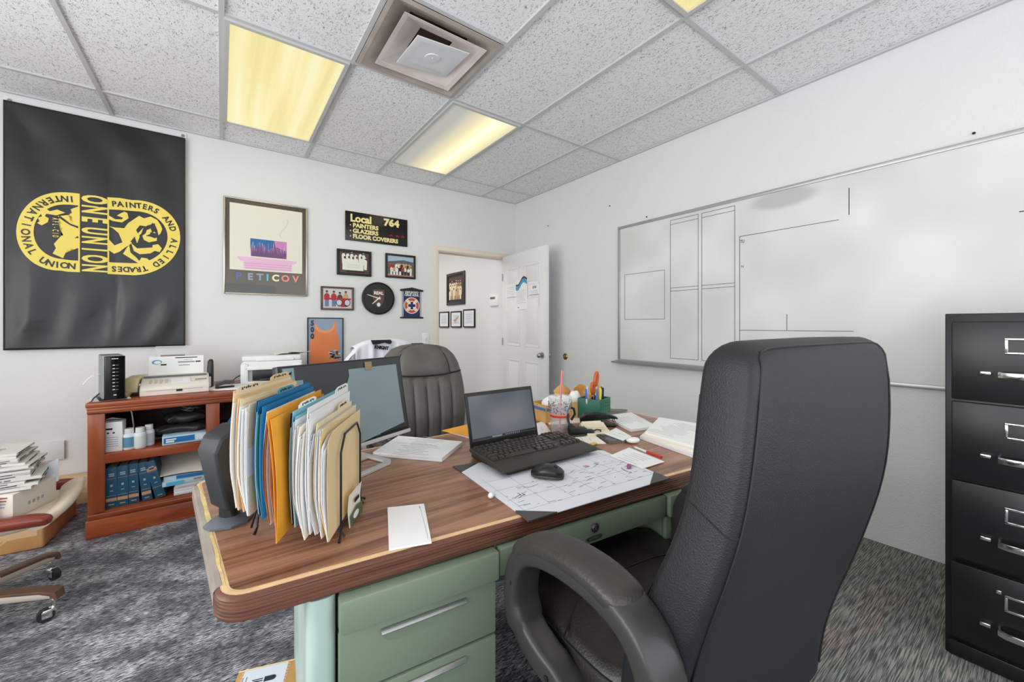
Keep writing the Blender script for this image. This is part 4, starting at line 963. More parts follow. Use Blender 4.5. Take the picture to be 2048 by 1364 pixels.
blue_book(-0.548, 0.047, 0.236, 0, 'blue book at the left end of the row on the bottom bookcase shelf')
blue_book(-0.5, 0.047, 0.238, 0, 'second blue book from the left on the bottom bookcase shelf')
blue_book(-0.451, 0.047, 0.240, -1.5, 'upright blue book in the middle of the row of five', 0.004)
blue_book(-0.389, 0.045, 0.240, -6, 'blue book showing a pale front cover, second from the right of the row', 0.006)
blue_book(-0.328, 0.047, 0.242, -13, 'blue book leaning most at the right end of the row', 0.004, (0.74, 0.82))
# papers and packets, bottom shelf right
def packet(name, x, y, z, d, rz, label, mats, cat, draw=None, group=None, tilt=0):
    mb = MB(); mb.box((0, 0, d[2] / 2), d, 0, bev=0.002)
    if draw: draw(mb)
    o = mb.build(name, mats, loc=(x, y, z), rz=rz, label=label, cat=cat, group=group)
    if tilt: o.rotation_euler = (0, R(tilt), rz)
    return o
for k in range(4):
    mb = MB(); mb.box((0, 0, 0.008), (0.16, 0.24, 0.0155), 0, bev=0.001)
    for q in range(3): mb.box((0, -0.1203, 0.004 + 0.004 * q), (0.158, 0.0006, 0.0007), 1)
    mb.build('paper_stack', [PAPER, GREYINK], loc=(-0.165 + 0.004 * (k % 2), SYF + 0.155 + 0.004 * (k % 3), Z1S + 0.0005 + k * 0.0165), rz=R((1, -1.5, 0.5, 2)[k]), label=('white paper stack flat on the bottom shelf, lowest of four', 'white paper stack second from the bottom beside the blue books', 'white paper stack third from the bottom beside the blue books', 'white paper stack on top of the other white stacks, under the blue packets')[k], cat='paper stack', group='white paper stacks in the bookcase')
PBL = mat('packet_blue', (34, 112, 176), 0.35); PLB = mat('packet_pale', (190, 214, 226), 0.4)
zz = Z1S + 0.068
def dpk(mb): mb.box((-0.06, -0.1412, 0.014), (0.09, 0.002, 0.022), 1); mb.box((0.05, -0.1412, 0.02), (0.04, 0.002, 0.008), 2)
packet('paper_ream', -0.185, SYF + 0.17, zz, (0.245, 0.28, 0.028), R(4), 'white and light blue wrapped packet lying under the loose manila folder', [PLB, mat('packet_sky', (90, 190, 226), 0.35), SKIN], 'paper packet', dpk)
def dpk2(mb): mb.box((0.02, -0.1312, 0.014), (0.15, 0.002, 0.02), 1)
packet('paper_ream', -0.170, SYF + 0.175, zz + 0.0285, (0.235, 0.26, 0.026), R(-3), 'blue and white wrapped packet on top of the pale packet', [PLB, PBL], 'paper packet', dpk2)
mb = MB()
mb.slab(lambda u, v_: (-0.16 + 0.30 * u, -0.12 + 0.30 * v_, 0.004 + 0.13 * u * v_ * 0.8 + 0.07 * v_ * v_ + 0.01 * math.sin(3 * u)), 14, 14, (0, 0, 0.002))
mb.build('loose_folder', PAPER3, loc=(-0.185, SYF + 0.15, zz + 0.058), rz=R(-4), label='pale loose folder sloping over the blue packets on the bottom shelf', cat='folder')
# middle shelf: carton, bottles, magazines, black bags, blue box
zs = Z2S + 0.0006
ct = thing('carton', 'small white printed carton beside the pill bottles', 'box', (-0.532, SYF + 0.075, zs), R(-6))
mb = MB(); mb.box((0, 0, 0.0875), (0.115, 0.07, 0.175), 0, bev=0.002)
mb.box((0.0, -0.0354, 0.135), (0.03, 0.001, 0.010), 1)
for i, x in enumerate((-0.035, -0.005, 0.02)): mb.box((x, -0.0354, 0.112), (0.010, 0.001, 0.008), 1)
for i in range(5): mb.box((0, -0.0354, 0.085 - 0.013 * i), (0.08, 0.001, 0.003), 2)
mb.build('box', [PAPER, INK, GREYINK], ct)
MB().slab(lambda u, v_: (-0.0575 + 0.115 * u, 0.035 - 0.03 * (1 - v_) + 0.01, 0.175 + 0.02 * (1 - v_) * (0.3 + 0.7 * (1 - abs(2 * u - 1)))), 8, 4, (0, 0.001, 0)).build('flap', PAPER, ct)
cd_ = MB(); cd_.tube([(-0.452, SYF + 0.20, Z2S + 0.006), (-0.447, SYF + 0.17, Z2S + 0.12), (-0.452, SYF + 0.15, Z2S + 0.20), (-0.462, SYF + 0.14, Z2S + 0.245)], 0.0035, 8); cd_.cyl((-0.462, SYF + 0.14, Z2S + 0.245), (-0.466, SYF + 0.138, Z2S + 0.262), 0.006, n=8)
cd_.build('charging_cord', WHITE, label='white cord standing up behind the carton and bottles', cat='cord')
def bottle(x, y, r, h, label, band):
    t = thing('bottle', label, 'bottle', (x, y, zs), 0, 'white bottles on the middle shelf')
    mb = MB(); mb.lathe([(r * 0.9, 0), (r, 0.004), (r, h * 0.66), (r * 0.92, h * 0.74), (r * 0.68, h * 0.78)], n=24); mb.build('body', mat('bottle_white', (232, 236, 240), 0.3), t)
    mb = MB(); mb.lathe([(r * 0.74, h * 0.78), (r * 0.76, h * 0.8), (r * 0.74, h), (r * 0.6, h)], n=24); mb.build('cap', WHITE, t)
    mb = MB(); mb.lathe([(r * 1.015, h * 0.12), (r * 1.015, h * 0.6)], n=24); mb.build('band', band, t)
bottle(-0.452, SYF + 0.060, 0.030, 0.125, 'white bottle with a blue printed label nearest the carton', mat('bottle_label', (96, 150, 176), 0.4))
bottle(-0.402, SYF + 0.052, 0.029, 0.125, 'white bottle with a plain white label in front, middle of the three', mat('bottle_label_pale', (222, 222, 220), 0.5))
bottle(-0.366, SYF + 0.095, 0.026, 0.128, 'white bottle standing furthest right and behind the other two', mat('bottle_label_grey', (196, 198, 200), 0.5))
def dmag(mb): mb.box((0.0, -0.1012, 0.004), (0.2, 0.001, 0.003), 1)
packet('magazine', -0.375, SYF + 0.20, zs, (0.01, 0.01, 0.001), 0, 'x', [PAPER], 'x') if False else None
packet('magazine', -0.365, SYF + 0.33, zs, (0.28, 0.20, 0.009), R(6), 'thin magazine lying flat behind the bottles under the black bags', [mat('magazine_grey', (188, 184, 178), 0.5), INK], 'magazine', dmag)
def dbx(mb):
    mb.box((-0.035, -0.0912, 0.028), (0.15, 0.002, 0.034), 1); mb.box((-0.075, -0.0925, 0.033), (0.05, 0.001, 0.008), 2); mb.box((-0.08, -0.0925, 0.02), (0.04, 0.001, 0.010), 2); mb.box((0.07, -0.0912, 0.026), (0.05, 0.002, 0.03), 3)
packet('envelope_box', -0.185, SYF + 0.115, zs, (0.235, 0.18, 0.052), R(3), 'flat blue and white box at the front of the middle shelf under the black bags', [PLB, PBL, PAPER, mat('packet_sticker', (214, 224, 232), 0.5)], 'box', dbx)
BAGM = mat('black_bag', (40, 39, 41), 0.38, bump=(40, 0.3, 0.004))
def bag(x, y, z, rx, ry, h, rz, seed, label):
    rnd = random.Random(seed); ph = [rnd.uniform(0, 6) for _ in range(6)]
    def fn(u, v_):
        a = u * 2 * PI; b = (v_ - 0.5) * PI; c = math.cos(b)
        rr_ = 1 + 0.06 * math.sin(5 * a + ph[0]) + 0.05 * math.sin(9 * a + ph[1])
        e = 0.55
        cx_ = math.copysign(abs(math.cos(a)) ** e, math.cos(a)); cy_ = math.copysign(abs(math.sin(a)) ** e, math.sin(a))
        return (rx * cx_ * (c ** 0.5) * rr_, ry * cy_ * (c ** 0.5) * rr_, h / 2 + h / 2 * math.sin(b) * (1 + 0.25 * math.sin(4 * a + ph[2]) * 0.4) + 0.006 * math.sin(7 * a + ph[3]) * c)
    mb = MB(); mb.grid(fn, 48, 10); b = bmesh.new()
    return mb.build('bag', BAGM, loc=(x, y, z), rz=rz, label=label, cat='bag', group='black bags on the middle shelf', smooth=180)
bag(-0.225, SYF + 0.30, zs + 0.012, 0.140, 0.10, 0.055, R(4), 1, 'crumpled black bag lying lowest behind the blue box')
bag(-0.212, SYF + 0.16, zs + 0.054, 0.140, 0.085, 0.050, R(-6), 2, 'crumpled black bag resting on the blue box, middle of the heap')
bag(-0.190, SYF + 0.19, zs + 0.104, 0.115, 0.08, 0.070, R(10), 3, 'crumpled black bag at the top of the heap beneath the coiled cables')
bag(-0.320, SYF + 0.215, zs + 0.040, 0.06, 0.075, 0.030, R(30), 4, 'small flattened black pouch at the left edge of the bag heap')
mb = MB(); pts = []
for k in range(44):
    a = k * 0.55; pts.append((0.055 * math.cos(a) * (0.6 + 0.4 * math.sin(k * 0.37)), 0.045 * math.sin(a), 0.012 + 0.006 * math.sin(k * 1.3) + 0.0006 * k))
mb.tube(pts, 0.0035, 6); mb.build('cable', mat('grey_cable', (96, 96, 98), 0.5), loc=(-0.165, SYF + 0.165, zs + 0.172), label='tangled grey cable coiled on top of the black bags', cat='cable')
def dbb(mb): mb.box((0, -0.0408, 0.05), (0.10, 0.002, 0.06), 1)
o = packet('envelope_box', 0.075, SYF + 0.115, zs + 0.025, (0.13, 0.08, 0.085), R(8), 'blue box leaning in the right bay, half hidden behind the manila folders', [PBL, PLB], 'box', dbb); o.rotation_euler = (0, R(32), 0); o.location.z = zs + 0.036

# ------------------------------------------------------------ on top of the bookcase
zt = SH + 0.0006
def dpp(mb): lines(mb, 0.2, 0.26, 0.3, -0.3, 8)
packet('loose_papers', -0.555, 3.44, zt, (0.17, 0.28, 0.003), R(12), 'white papers sticking out under the modem on the bookcase', [PAPER, PAPER, GREYINK], 'papers')
rt = thing('modem', 'tall black and silver cable modem at the left end of the bookcase top', 'modem', (-0.540, 3.39, zt + 0.0035), R(14))
mb = MB(); mb.prism(rrect(-0.048, -0.105, 0.044, 0.10, 0.02), 0.008, 0.262, 'z'); mb.build('case', mat('modem_silver', (146, 147, 148), 0.4, metal=0.3), rt, bevel=0.004)
mb = MB(); mb.prism(rrect(-0.040, -0.118, 0.050, -0.098, 0.008), 0.004, 0.258, 'z'); mb.build('front_panel', mat('gloss_black', (10, 11, 14), 0.12), rt, bevel=0.003)
mb = MB()
for i in range(8): mb.box((0.0, -0.1186, 0.205 - 0.0 - i * 0.0205), (0.010, 0.0016, 0.004), 0); mb.box((0.014, -0.1184, 0.205 - i * 0.0205), (0.012, 0.001, 0.002), 1)
mb.box((0.005, -0.1186, 0.243), (0.028, 0.0014, 0.004), 0); mb.box((0.005, -0.1186, 0.03), (0.012, 0.0014, 0.005), 0)
mb.build('indicator_marks', [WHITE, GREYINK], rt)
MB().box((0.0, -0.02, 0.005), (0.12, 0.16, 0.010), bev=0.004).build('foot', BLACK, rt)
sn = MB(); sn.slab(lambda u, v_: (-0.05 - 0.07 * u - 0.0, -0.03 + 0.03 * (v_ - 0.5), 0.15 - 0.055 * u + 0.02 * math.sin(3 * u)), 10, 3, (0.0005, 0, 0.001)); sn.build('paper_tag', PAPER, rt)
gb = thing('adapter_box', 'low grey network box behind the modem at the bookcase corner', 'box', (-0.575, 3.60, zt), R(6))
MB().box((0, 0, 0.05), (0.10, 0.12, 0.10), bev=0.006).build('case', mat('grey_case', (150, 152, 150), 0.5), gb); MB().tube([(0.01, -0.06, 0.06), (-0.02, -0.14, 0.05), (-0.06, -0.24, 0.012), (-0.062, -0.34, 0.006)], 0.004, 8).build('cable', mat('grey_cable', (96, 96, 98), 0.5), gb)
BEI = mat('beige_plastic', (206, 190, 150), 0.45)
hs = thing('telephone_handset', 'beige telephone handset on its cradle between the modem and the fax', 'telephone', (-0.445, 3.53, zt), R(-10))
mb = MB(); mb.box((0, 0, 0.02), (0.09, 0.2, 0.04), bev=0.01); mb.build('cradle', mat('cradle_dark', (62, 60, 56), 0.5), hs)
mb = MB(); mb.sweep([(0.0, -0.105, 0.022), (0.0, -0.10, 0.06), (0.0, -0.075, 0.095), (0, 0.0, 0.108), (0, 0.075, 0.10), (0, 0.1, 0.06)], [0.040, 0.042, 0.038, 0.032, 0.036, 0.036], [0.014, 0.018, 0.015, 0.013, 0.016, 0.014], n=16, power=3.0); mb.build('handset', BEI, hs)
pts = [(0.0 + 0.012 * math.cos(k * 1.1), -0.11 - 0.0035 * k, 0.016 + 0.010 * math.sin(k * 1.1)) for k in range(30)]
MB().tube(pts, 0.0035, 6).build('coiled_cord', mat('cord_yellow', (190, 170, 110), 0.5), hs)
# fax
FXM = mat('fax_beige', (222, 216, 206), 0.45); fx = thing('fax_machine', 'off white fax machine with keypad and paper sheet on the bookcase', 'fax machine', (-0.245, 3.50, zt), R(2))
mb = MB(); mb.prism([(-0.15, 0.0), (-0.15, 0.045), (-0.135, 0.06), (0.02, 0.105), (0.13, 0.115), (0.14, 0.10), (0.14, 0.0)], -0.170, 0.175, 'x'); mb.build('body', FXM, fx, bevel=0.006)
sl = math.atan2(0.045, 0.155); TF = Matrix.Translation((0, -0.135, 0.0605)) @ Matrix.Rotation(sl, 4, 'X')
mb = MB(); mb.box((0.0, 0.145, 0.002), (0.325, 0.022, 0.008), 0, T=TF); mb.build('paper_slot', mat('slot_grey', (112, 112, 116), 0.4), fx)
for r_ in range(3):
    for c_ in range(4):
        MB().box((-0.125 + 0.026 * c_, 0.04 + 0.024 * r_, 0.002), (0.013, 0.011, 0.005), bev=0.0015, T=TF).build('key', mat('key_grey', (188, 184, 178), 0.5), fx)
mb = MB(); mb.box((0.025, 0.07, 0.001), (0.10, 0.065, 0.003), 0, T=TF); [mb.box((0.025, 0.05 + 0.02 * k, 0.003), (0.085, 0.010, 0.001), 1, T=TF) for k in range(3)]; mb.build('display_card', [PAPER2, WHITE], fx)
mb = MB(); mb.box((0.13, 0.065, 0.002), (0.06, 0.012, 0.004), 0, T=TF); [mb.box((0.085 + 0.012 * k, 0.04, 0.002), (0.007, 0.008, 0.003), 1, T=TF) for k in range(5)]; mb.build('function_keys', [mat('key_dark', (140, 136, 132), 0.5), mat('key_orange', (224, 180, 150), 0.5)], fx)
mb = MB(); mb.box((0.02, -0.1508, 0.026), (0.03, 0.004, 0.014), 0); mb.box((0, -0.1506, 0.032), (0.28, 0.002, 0.003), 1); mb.build('front_slot', [INK, mat('seam_tan', (170, 158, 140), 0.5)], fx)
sh_ = MB(); sh_.box((0, 0, 0.07), (0.29, 0.0015, 0.14), 0)
for (x, z, dx, dz, m) in ((0.05, 0.127, 0.12, 0.006, 1), (0.06, 0.112, 0.05, 0.003, 2), (0.05, 0.095, 0.09, 0.010, 2), (0.115, 0.095, 0.028, 0.009, 1), (-0.07, 0.08, 0.03, 0.010, 1), (0.04, 0.072, 0.06, 0.003, 1)): sh_.box((x, -0.0012, z), (dx, 0.001, dz), m)
sh_.prism([(p[0], p[1]) for p in ell(-0.105, 0.10, 0.026, 0.016, 18)], -0.0018, -0.0006, 'y', 3); sh_.prism([(p[0], p[1]) for p in ell(-0.102, 0.098, 0.018, 0.011, 18)], -0.0024, -0.0008, 'y', 0)
o = sh_.build('loaded_sheet', [PAPER, INK, GREYINK, mat('logo_ring_blue', (84, 150, 200), 0.5)], fx); o.location = (0.0, 0.075, 0.10); o.rotation_euler = (R(-24), 0, 0)
CLEAR = mat('clear_acrylic', (235, 240, 240), 0.05, alpha=0.10, spec=0.5)
ac = thing('acrylic_holder', 'clear acrylic sign holder standing behind the fax sheet', 'sign holder', (-0.285, 3.80, zt), R(2))
mb = MB(); mb.box((0, 0, 0.145), (0.185, 0.004, 0.29), bev=0.001); mb.box((0, 0.03, 0.003), (0.185, 0.08, 0.004)); mb.build('panel', CLEAR, ac)
mb = MB()
for (x, z, dx, dz) in ((-0.0925, 0.145, 0.003, 0.29), (0.0925, 0.145, 0.003, 0.29), (0, 0.29, 0.185, 0.004)): mb.box((x, 0, z), (dx, 0.0055, dz))
mb.build('polished_edge', mat('acrylic_edge', (206, 210, 210), 0.2), ac)
MB().box((0.0, -0.004, 0.212), (0.135, 0.003, 0.035)).build('card', mat('mauve_card', (150, 126, 128), 0.5), ac)
# upright black stapler, papers, small stapler
us = thing('stapler', 'tall black and white stapler standing on end beside the fax machine', 'stapler', (-0.062, 3.58, zt), R(-15))
mb = MB(); mb.sweep([(0, -0.012, 0.0), (0, -0.014, 0.06), (0, -0.010, 0.13), (0, 0.0, 0.185), (0, 0.012, 0.195)], [0.015, 0.016, 0.017, 0.016, 0.010], [0.010, 0.012, 0.013, 0.012, 0.006], n=14); mb.build('arm', BLACK, us)
MB().box((0.0, 0.022, 0.085), (0.024, 0.012, 0.17), bev=0.004).build('base', mat('stapler_grey', (88, 88, 90), 0.4), us); MB().box((0, -0.028, 0.045), (0.02, 0.006, 0.07), bev=0.002).build('magazine_rail', WHITE, us)
packet('loose_papers', 0.03, 3.50, zt, (0.22, 0.27, 0.004), R(-20), 'fanned white papers under the small grey stapler on the bookcase', [PAPER], 'papers')
packet('loose_papers', 0.19, 3.52, zt, (0.21, 0.26, 0.006), R(16), 'white papers stacked in front of the printer', [PAPER2], 'papers')
ss = thing('stapler', 'small dark grey stapler lying on loose papers in front of the printer', 'stapler', (0.02, 3.46, zt + 0.0045), R(15))
mb = MB(); mb.box((0, 0, 0.006), (0.11, 0.032, 0.012), bev=0.004); mb.build('base', BLACK, ss)
mb = MB(); mb.prism([(-0.055, 0.012), (-0.05, 0.034), (0.0, 0.055), (0.045, 0.05), (0.058, 0.036), (0.05, 0.028), (0.0, 0.026)], -0.017, 0.017, 'y'); mb.build('arm', mat('stapler_dark', (74, 72, 72), 0.4), ss, bevel=0.004)
# printer
PRW = mat('printer_white', (232, 233, 233), 0.4); pr = thing('printer', 'white inkjet printer with black output slot on the bookcase', 'printer', (0.335, 3.76, zt + 0.0006), R(-6))
mb = MB(); w2 = 0.205
mb.prism([(-w2, 0.0), (w2, 0.0), (w2, 0.15), (w2 - 0.02, 0.165), (-w2 + 0.02, 0.165), (-w2, 0.15)], -0.12, 0.16, 'y'); mb.build('body', PRW, pr, bevel=0.008)
mb = MB(); mb.prism([(-0.165, 0.10), (-0.12, 0.15), (-0.12, 0.165), (-0.165, 0.125)], -w2 + 0.03, w2, 'x'); mb.build('control_panel', PRW, pr, bevel=0.004)
mb = MB(); mb.box((0.015, -0.13, 0.062), (0.29, 0.03, 0.085), bev=0.004); mb.build('output_slot', mat('slot_black', (16, 16, 18), 0.3), pr)
mb = MB(); mb.box((-w2 + 0.025, -0.14, 0.075), (0.05, 0.05, 0.15), bev=0.01); mb.box((w2 - 0.02, -0.14, 0.075), (0.04, 0.05, 0.15), bev=0.01); mb.box((0, -0.14, 0.008), (0.40, 0.05, 0.016), bev=0.004); mb.build('front_frame', PRW, pr)
mb = MB(); mb.box((0.02, -0.15, 0.03), (0.2, 0.08, 0.012), bev=0.003); mb.build('output_tray', DARK, pr)
mb = MB(); mb.box((0.0, -0.1425, 0.138), (0.055, 0.004, 0.03), rx=R(-44)); mb.build('display', mat('lcd_dark', (84, 86, 84), 0.25), pr)
mb = MB(); mb.box((0.0, 0.02, 0.185), (0.40, 0.27, 0.04), bev=0.012); mb.box((0.02, -0.11, 0.175), (0.26, 0.03, 0.02), bev=0.006); mb.build('scanner_lid', PRW, pr)
mb = MB(); mb.tube([(-0.2, -0.02, 0.06), (-0.24, -0.04, 0.04), (-0.27, -0.08, 0.01), (-0.28, -0.12, 0.006)], 0.005, 8); mb.build('power_cord', mat('cord_olive', (92, 92, 60), 0.5), pr)
mb = MB(); mb.slab(lambda u, v_: (-0.12 + 0.26 * u, -0.1 + 0.2 * v_, 0.004 + 0.025 * u * (1 - v_) + 0.008 * math.sin(5 * u)), 10, 8, (0, 0, 0.002)); mb.build('loose_papers', PAPER3, loc=(0.45, 3.78, zt + 0.206), rz=R(10), label='cream papers lying on top of the white printer', cat='papers')

# ------------------------------------------------------------ the steel desk with the walnut laminate top
DZ = 0.75
def walnut():
    m = mat('walnut_laminate', (120, 78, 54), 0.34, spec=0.5, coat=0.15)
    nt, b, N, L = nodes_of(m)
    tc = N('ShaderNodeTexCoord'); mp = N('ShaderNodeMapping'); mp.inputs['Scale'].default_value = (1.1, 16, 16); mp.inputs['Rotation'].default_value = (0, 0, R(4)); L(tc.outputs['Object'], mp.inputs['Vector'])
    n = N('ShaderNodeTexNoise'); n.inputs['Scale'].default_value = 1.6; n.inputs['Detail'].default_value = 6; n.inputs['Distortion'].default_value = 1.1; L(mp.outputs['Vector'], n.inputs['Vector'])
    mp2 = N('ShaderNodeMapping'); mp2.inputs['Scale'].default_value = (3, 150, 20); mp2.inputs['Rotation'].default_value = (0, 0, R(4)); L(tc.outputs['Object'], mp2.inputs['Vector'])
    n2 = N('ShaderNodeTexNoise'); n2.inputs['Scale'].default_value = 1.5; n2.inputs['Detail'].default_value = 3; L(mp2.outputs['Vector'], n2.inputs['Vector'])
    ad = N('ShaderNodeMath'); ad.operation = 'MULTIPLY_ADD'; ad.inputs[1].default_value = 0.35; L(n2.outputs['Fac'], ad.inputs[0]); L(n.outputs['Fac'], ad.inputs[2])
    cr = ramp(nt, [(0.42, (94, 60, 44)), (0.58, (132, 90, 67)), (0.72, (156, 113, 86)), (0.86, (170, 127, 98))]); L(ad.outputs[0], cr.inputs['Fac'])
    L(cr.outputs['Color'], b.inputs['Base Color'])
    return m
WAL = walnut()
EDGE = wood_mat('walnut_edge', [(66, 38, 28), (92, 56, 42), (110, 70, 52)], (1.5, 30, 160), 0.4)
TAN = mat('pale_tan', (220, 184, 138), 0.45, var=(20, 0.06)); YELW = mat('worn_yellow', (222, 200, 138), 0.5, var=(30, 0.08)); PALE = mat('worn_pale_edge', (196, 184, 172), 0.4, var=(14, 0.06))
GREEN = mat('sage_enamel', (116, 129, 110), 0.38, bump=(60, 0.02, 0.002), spec=0.5); GREEND = mat('sage_recess', (112, 126, 106), 0.5)
CORN = [(-0.006, 0.838), (1.80, 0.642), (1.80, 1.615), (-0.074, 1.548)]
def inset_poly(corn, d, r, n=6):
    K = len(corn); cx = sum(c[0] for c in corn) / K; cy = sum(c[1] for c in corn) / K
    L_ = []
    for i in range(K):
        a = Vector(corn[i]); b = Vector(corn[(i + 1) % K]); t = (b - a).normalized(); nrm = Vector((-t.y, t.x))
        L_.append((a + nrm * d, t))
    pts = []
    for i in range(K):
        p, t = L_[i - 1]; q, s_ = L_[i]
        den = t.x * s_.y - t.y * s_.x; k = ((q - p).x * s_.y - (q - p).y * s_.x) / den
        pts.append(p + t * k)
    out = []; rr_ = max(0.004, r - d)
    for i in range(K):
        c = pts[i]; a = (pts[i - 1] - c).normalized(); b = (pts[(i + 1) % K] - c).normalized()
        half = math.acos(max(-1, min(1, a.dot(b)))) / 2; L1 = rr_ / math.tan(half)
        cen = c + (a + b).normalized() * (rr_ / math.sin(half)); p0 = c + a * L1; p1 = c + b * L1
        a0 = math.atan2(p0.y - cen.y, p0.x - cen.x); a1 = math.atan2(p1.y - cen.y, p1.x - cen.x); da = (a1 - a0 + PI) % (2 * PI) - PI
        out += [(cen.x + rr_ * math.cos(a0 + da * k / n), cen.y + rr_ * math.sin(a0 + da * k / n)) for k in range(n + 1)]
    return out
DKX, DKY = 0.87, 1.13
dk = thing('desk', 'large sage green steel desk with walnut laminate top', 'desk', (DKX, DKY, 0))
def lp(pts, z): return [(p[0] - DKX, p[1] - DKY, z) for p in pts]
RC = 0.055
prof = [(0.006, 0.703), (0.0015, 0.706)]
for k in range(5): prof += [(0.0, 0.709 + 0.0064 * k), (0.0, 0.7125 + 0.0064 * k), (0.0013, 0.7137 + 0.0064 * k), (0.0013, 0.7145 + 0.0064 * k)]
prof += [(0.001, 0.742), (0.004, 0.7465), (0.010, 0.7495)]
mb = MB(); mb.loft([lp(inset_poly(CORN, d, RC), z) for d, z in prof], 0, False)
mb.add(lp(inset_poly(CORN, 0.006, RC), 0.703), [list(range(28))]); edge = mb.build('edge_band', EDGE, dk, smooth=30)
mb = MB(); mb.loft([lp(inset_poly(CORN, d, RC), z) for d, z in ((0.009, 0.7492), (0.013, 0.7502), (0.022, 0.7500))], 0, False); mb.build('edge_strip', TAN, dk)  # lighter tan strip running round the rim
mb = MB(); mb.add(lp(inset_poly(CORN, 0.022, RC), 0.7500), [list(range(28))]); mb.build('laminate_top', WAL, dk)
# worn left end: pale band outside, yellow line inside
lft = Vector(CORN[3]) - Vector(CORN[0]); lt_ = lft.normalized(); ln_ = Vector((lt_.y, -lt_.x))
def along(s_, d): p = Vector(CORN[0]) + lt_ * s_ + ln_ * d; return (p.x - DKX, p.y - DKY)
Ll = lft.length
rnd = random.Random(4)
mb = MB(); mb.loft([[(along(s_, d)[0], along(s_, d)[1], z) for s_ in (0.055, Ll - 0.055)] for d, z in ((-0.0008, 0.716), (-0.0006, 0.742), (0.004, 0.7475), (0.012, 0.7505), (0.013, 0.7502))], 0, False); mb.build('worn_edge', PALE, dk)
ps = [along(0.05 + (Ll - 0.1) * k / 30, 0.0125 + 0.001 * math.sin(k)) for k in range(31)] ; ps2 = [along(0.05 + (Ll - 0.1) * k / 30, 0.0165 + 0.003 * rnd.random() + (0.003 if 14 < k < 26 else 0)) for k in range(31)]
MB().prism(ps + ps2[::-1], 0.7502, 0.7507, 'z').build('exposed_core', YELW, dk)
# steel body in the desk's own slightly turned frame
DA = math.atan2(-0.0995, 0.995); DF = Matrix.Translation((0.18 - DKX, 0.808 - DKY, 0)) @ Matrix.Rotation(DA, 4, 'Z')     # x along the front, y into the desk
def db(x0, x1, y0, y1, z0, z1, name, m=GREEN, bev=0.003, parent=None):
    return MB().box(((x0 + x1) / 2, (y0 + y1) / 2, (z0 + z1) / 2), (x1 - x0, y1 - y0, z1 - z0), bev=bev, T=DF).build(name, m, parent or dk)
STEELH = mat('pull_steel', (178, 180, 176), 0.35, metal=0.8)
def pedestal(u0, u1, worn):
    db(u0 + 0.004, u1 - 0.004, 0.02, 0.70, 0.035, 0.700, 'pedestal')
    mbp = MB(); mbp.prism(rrect(u0 - 0.054 if worn else u1 + 0.002, 0.012, u0 - 0.002 if worn else u1 + 0.054, 0.71, 0.018), 0.0, 0.702, 'z', T=DF)
    mbp.build('side_panel', [GREEN if not worn else mat('side_enamel', (162, 180, 172), 0.45, var=(10, 0.10), stretch=(1, 1, 0.25))], dk)
    if worn: MB().prism([(u0 - 0.036, 0.43), (u0 - 0.003, 0.50), (u0 - 0.003, 0.20), (u0 - 0.010, 0.20), (u0 - 0.026, 0.30)], 0.0105, 0.0125, 'y', T=DF).build('bare_patch', mat('bare_primer', (198, 196, 178), 0.5, var=(20, 0.05)), dk)
    zs_ = [(0.637, 0.702), (0.508, 0.633), (0.375, 0.504), (0.075, 0.371)]
    for k, (z0, z1) in enumerate(zs_):
        y0 = -0.017 if k == 0 else 0.0
        dr = db(u0, u1, y0, 0.016, z0, z1, 'drawer', GREEN, 0.005)
        if k:
            ua, ub = (u0 + u1) / 2 - 0.092, (u0 + u1) / 2 + 0.092; zh = z1 - 0.022
            mb = MB(); mb.box(((ua + ub) / 2, y0 - 0.006, zh), (ub - ua, 0.011, 0.0045), bev=0.0015, rx=R(35), T=DF); mb.build('pull', STEELH, dr)
            mb = MB(); sc = [(ua + 0.002, zh - 0.002), (ub - 0.002, zh - 0.002), (ub - 0.004, zh - 0.012), (ub - 0.014, zh - 0.024), (ub - 0.03, zh - 0.028), (ua + 0.03, zh - 0.028), (ua + 0.014, zh - 0.024), (ua + 0.004, zh - 0.012)]
            mb.prism(sc, y0 - 0.0012, y0 + 0.001, 'y', T=DF); mb.build('pull_recess', GREEND, dr)
pedestal(0.0, 0.338, True); pedestal(0.925, 1.263, False)
cdw = db(0.345, 0.918, -0.006, 0.018, 0.637, 0.700, 'centre_drawer', GREEN, 0.003)
db(0.342, 0.921, 0.02, 0.60, 0.645, 0.70, 'drawer_box', GREEND)
db(0.0, 1.263, 0.69, 0.71, 0.12, 0.70, 'modesty_panel')
cp_ = PZ(1184, 1053, 0.677); lcl = DF.inverted() @ Vector((cp_.x - DKX, cp_.y - DKY, 0.677))
mb = MB(); ux = 0.63; mb.cyl((ux, -0.006, 0.680), (ux, -0.012, 0.680), 0.0125, n=24, T=DF); mb.cyl((ux, -0.012, 0.680), (ux, -0.014, 0.680), 0.0085, n=18, T=DF); mb.box((ux, -0.0145, 0.680), (0.002, 0.001, 0.009), T=DF); mb.build('lock', STEEL, cdw)
mb = MB(); mb.prism([(ux - 0.030, 0.6525), (ux - 0.022, 0.647), (ux + 0.022, 0.647), (ux + 0.030, 0.6525), (ux + 0.022, 0.658), (ux - 0.022, 0.658)], -0.009, -0.006, 'y', 0, T=DF)
for k in range(7): mb.box((ux - 0.016 + 0.0052 * k, -0.0095, 0.6525 + 0.0006 * (-1) ** k), (0.0035, 0.001, 0.005), 1, T=DF)
mb.build('badge', [STEEL, mat('badge_dark', (70, 70, 66), 0.4)], cdw)

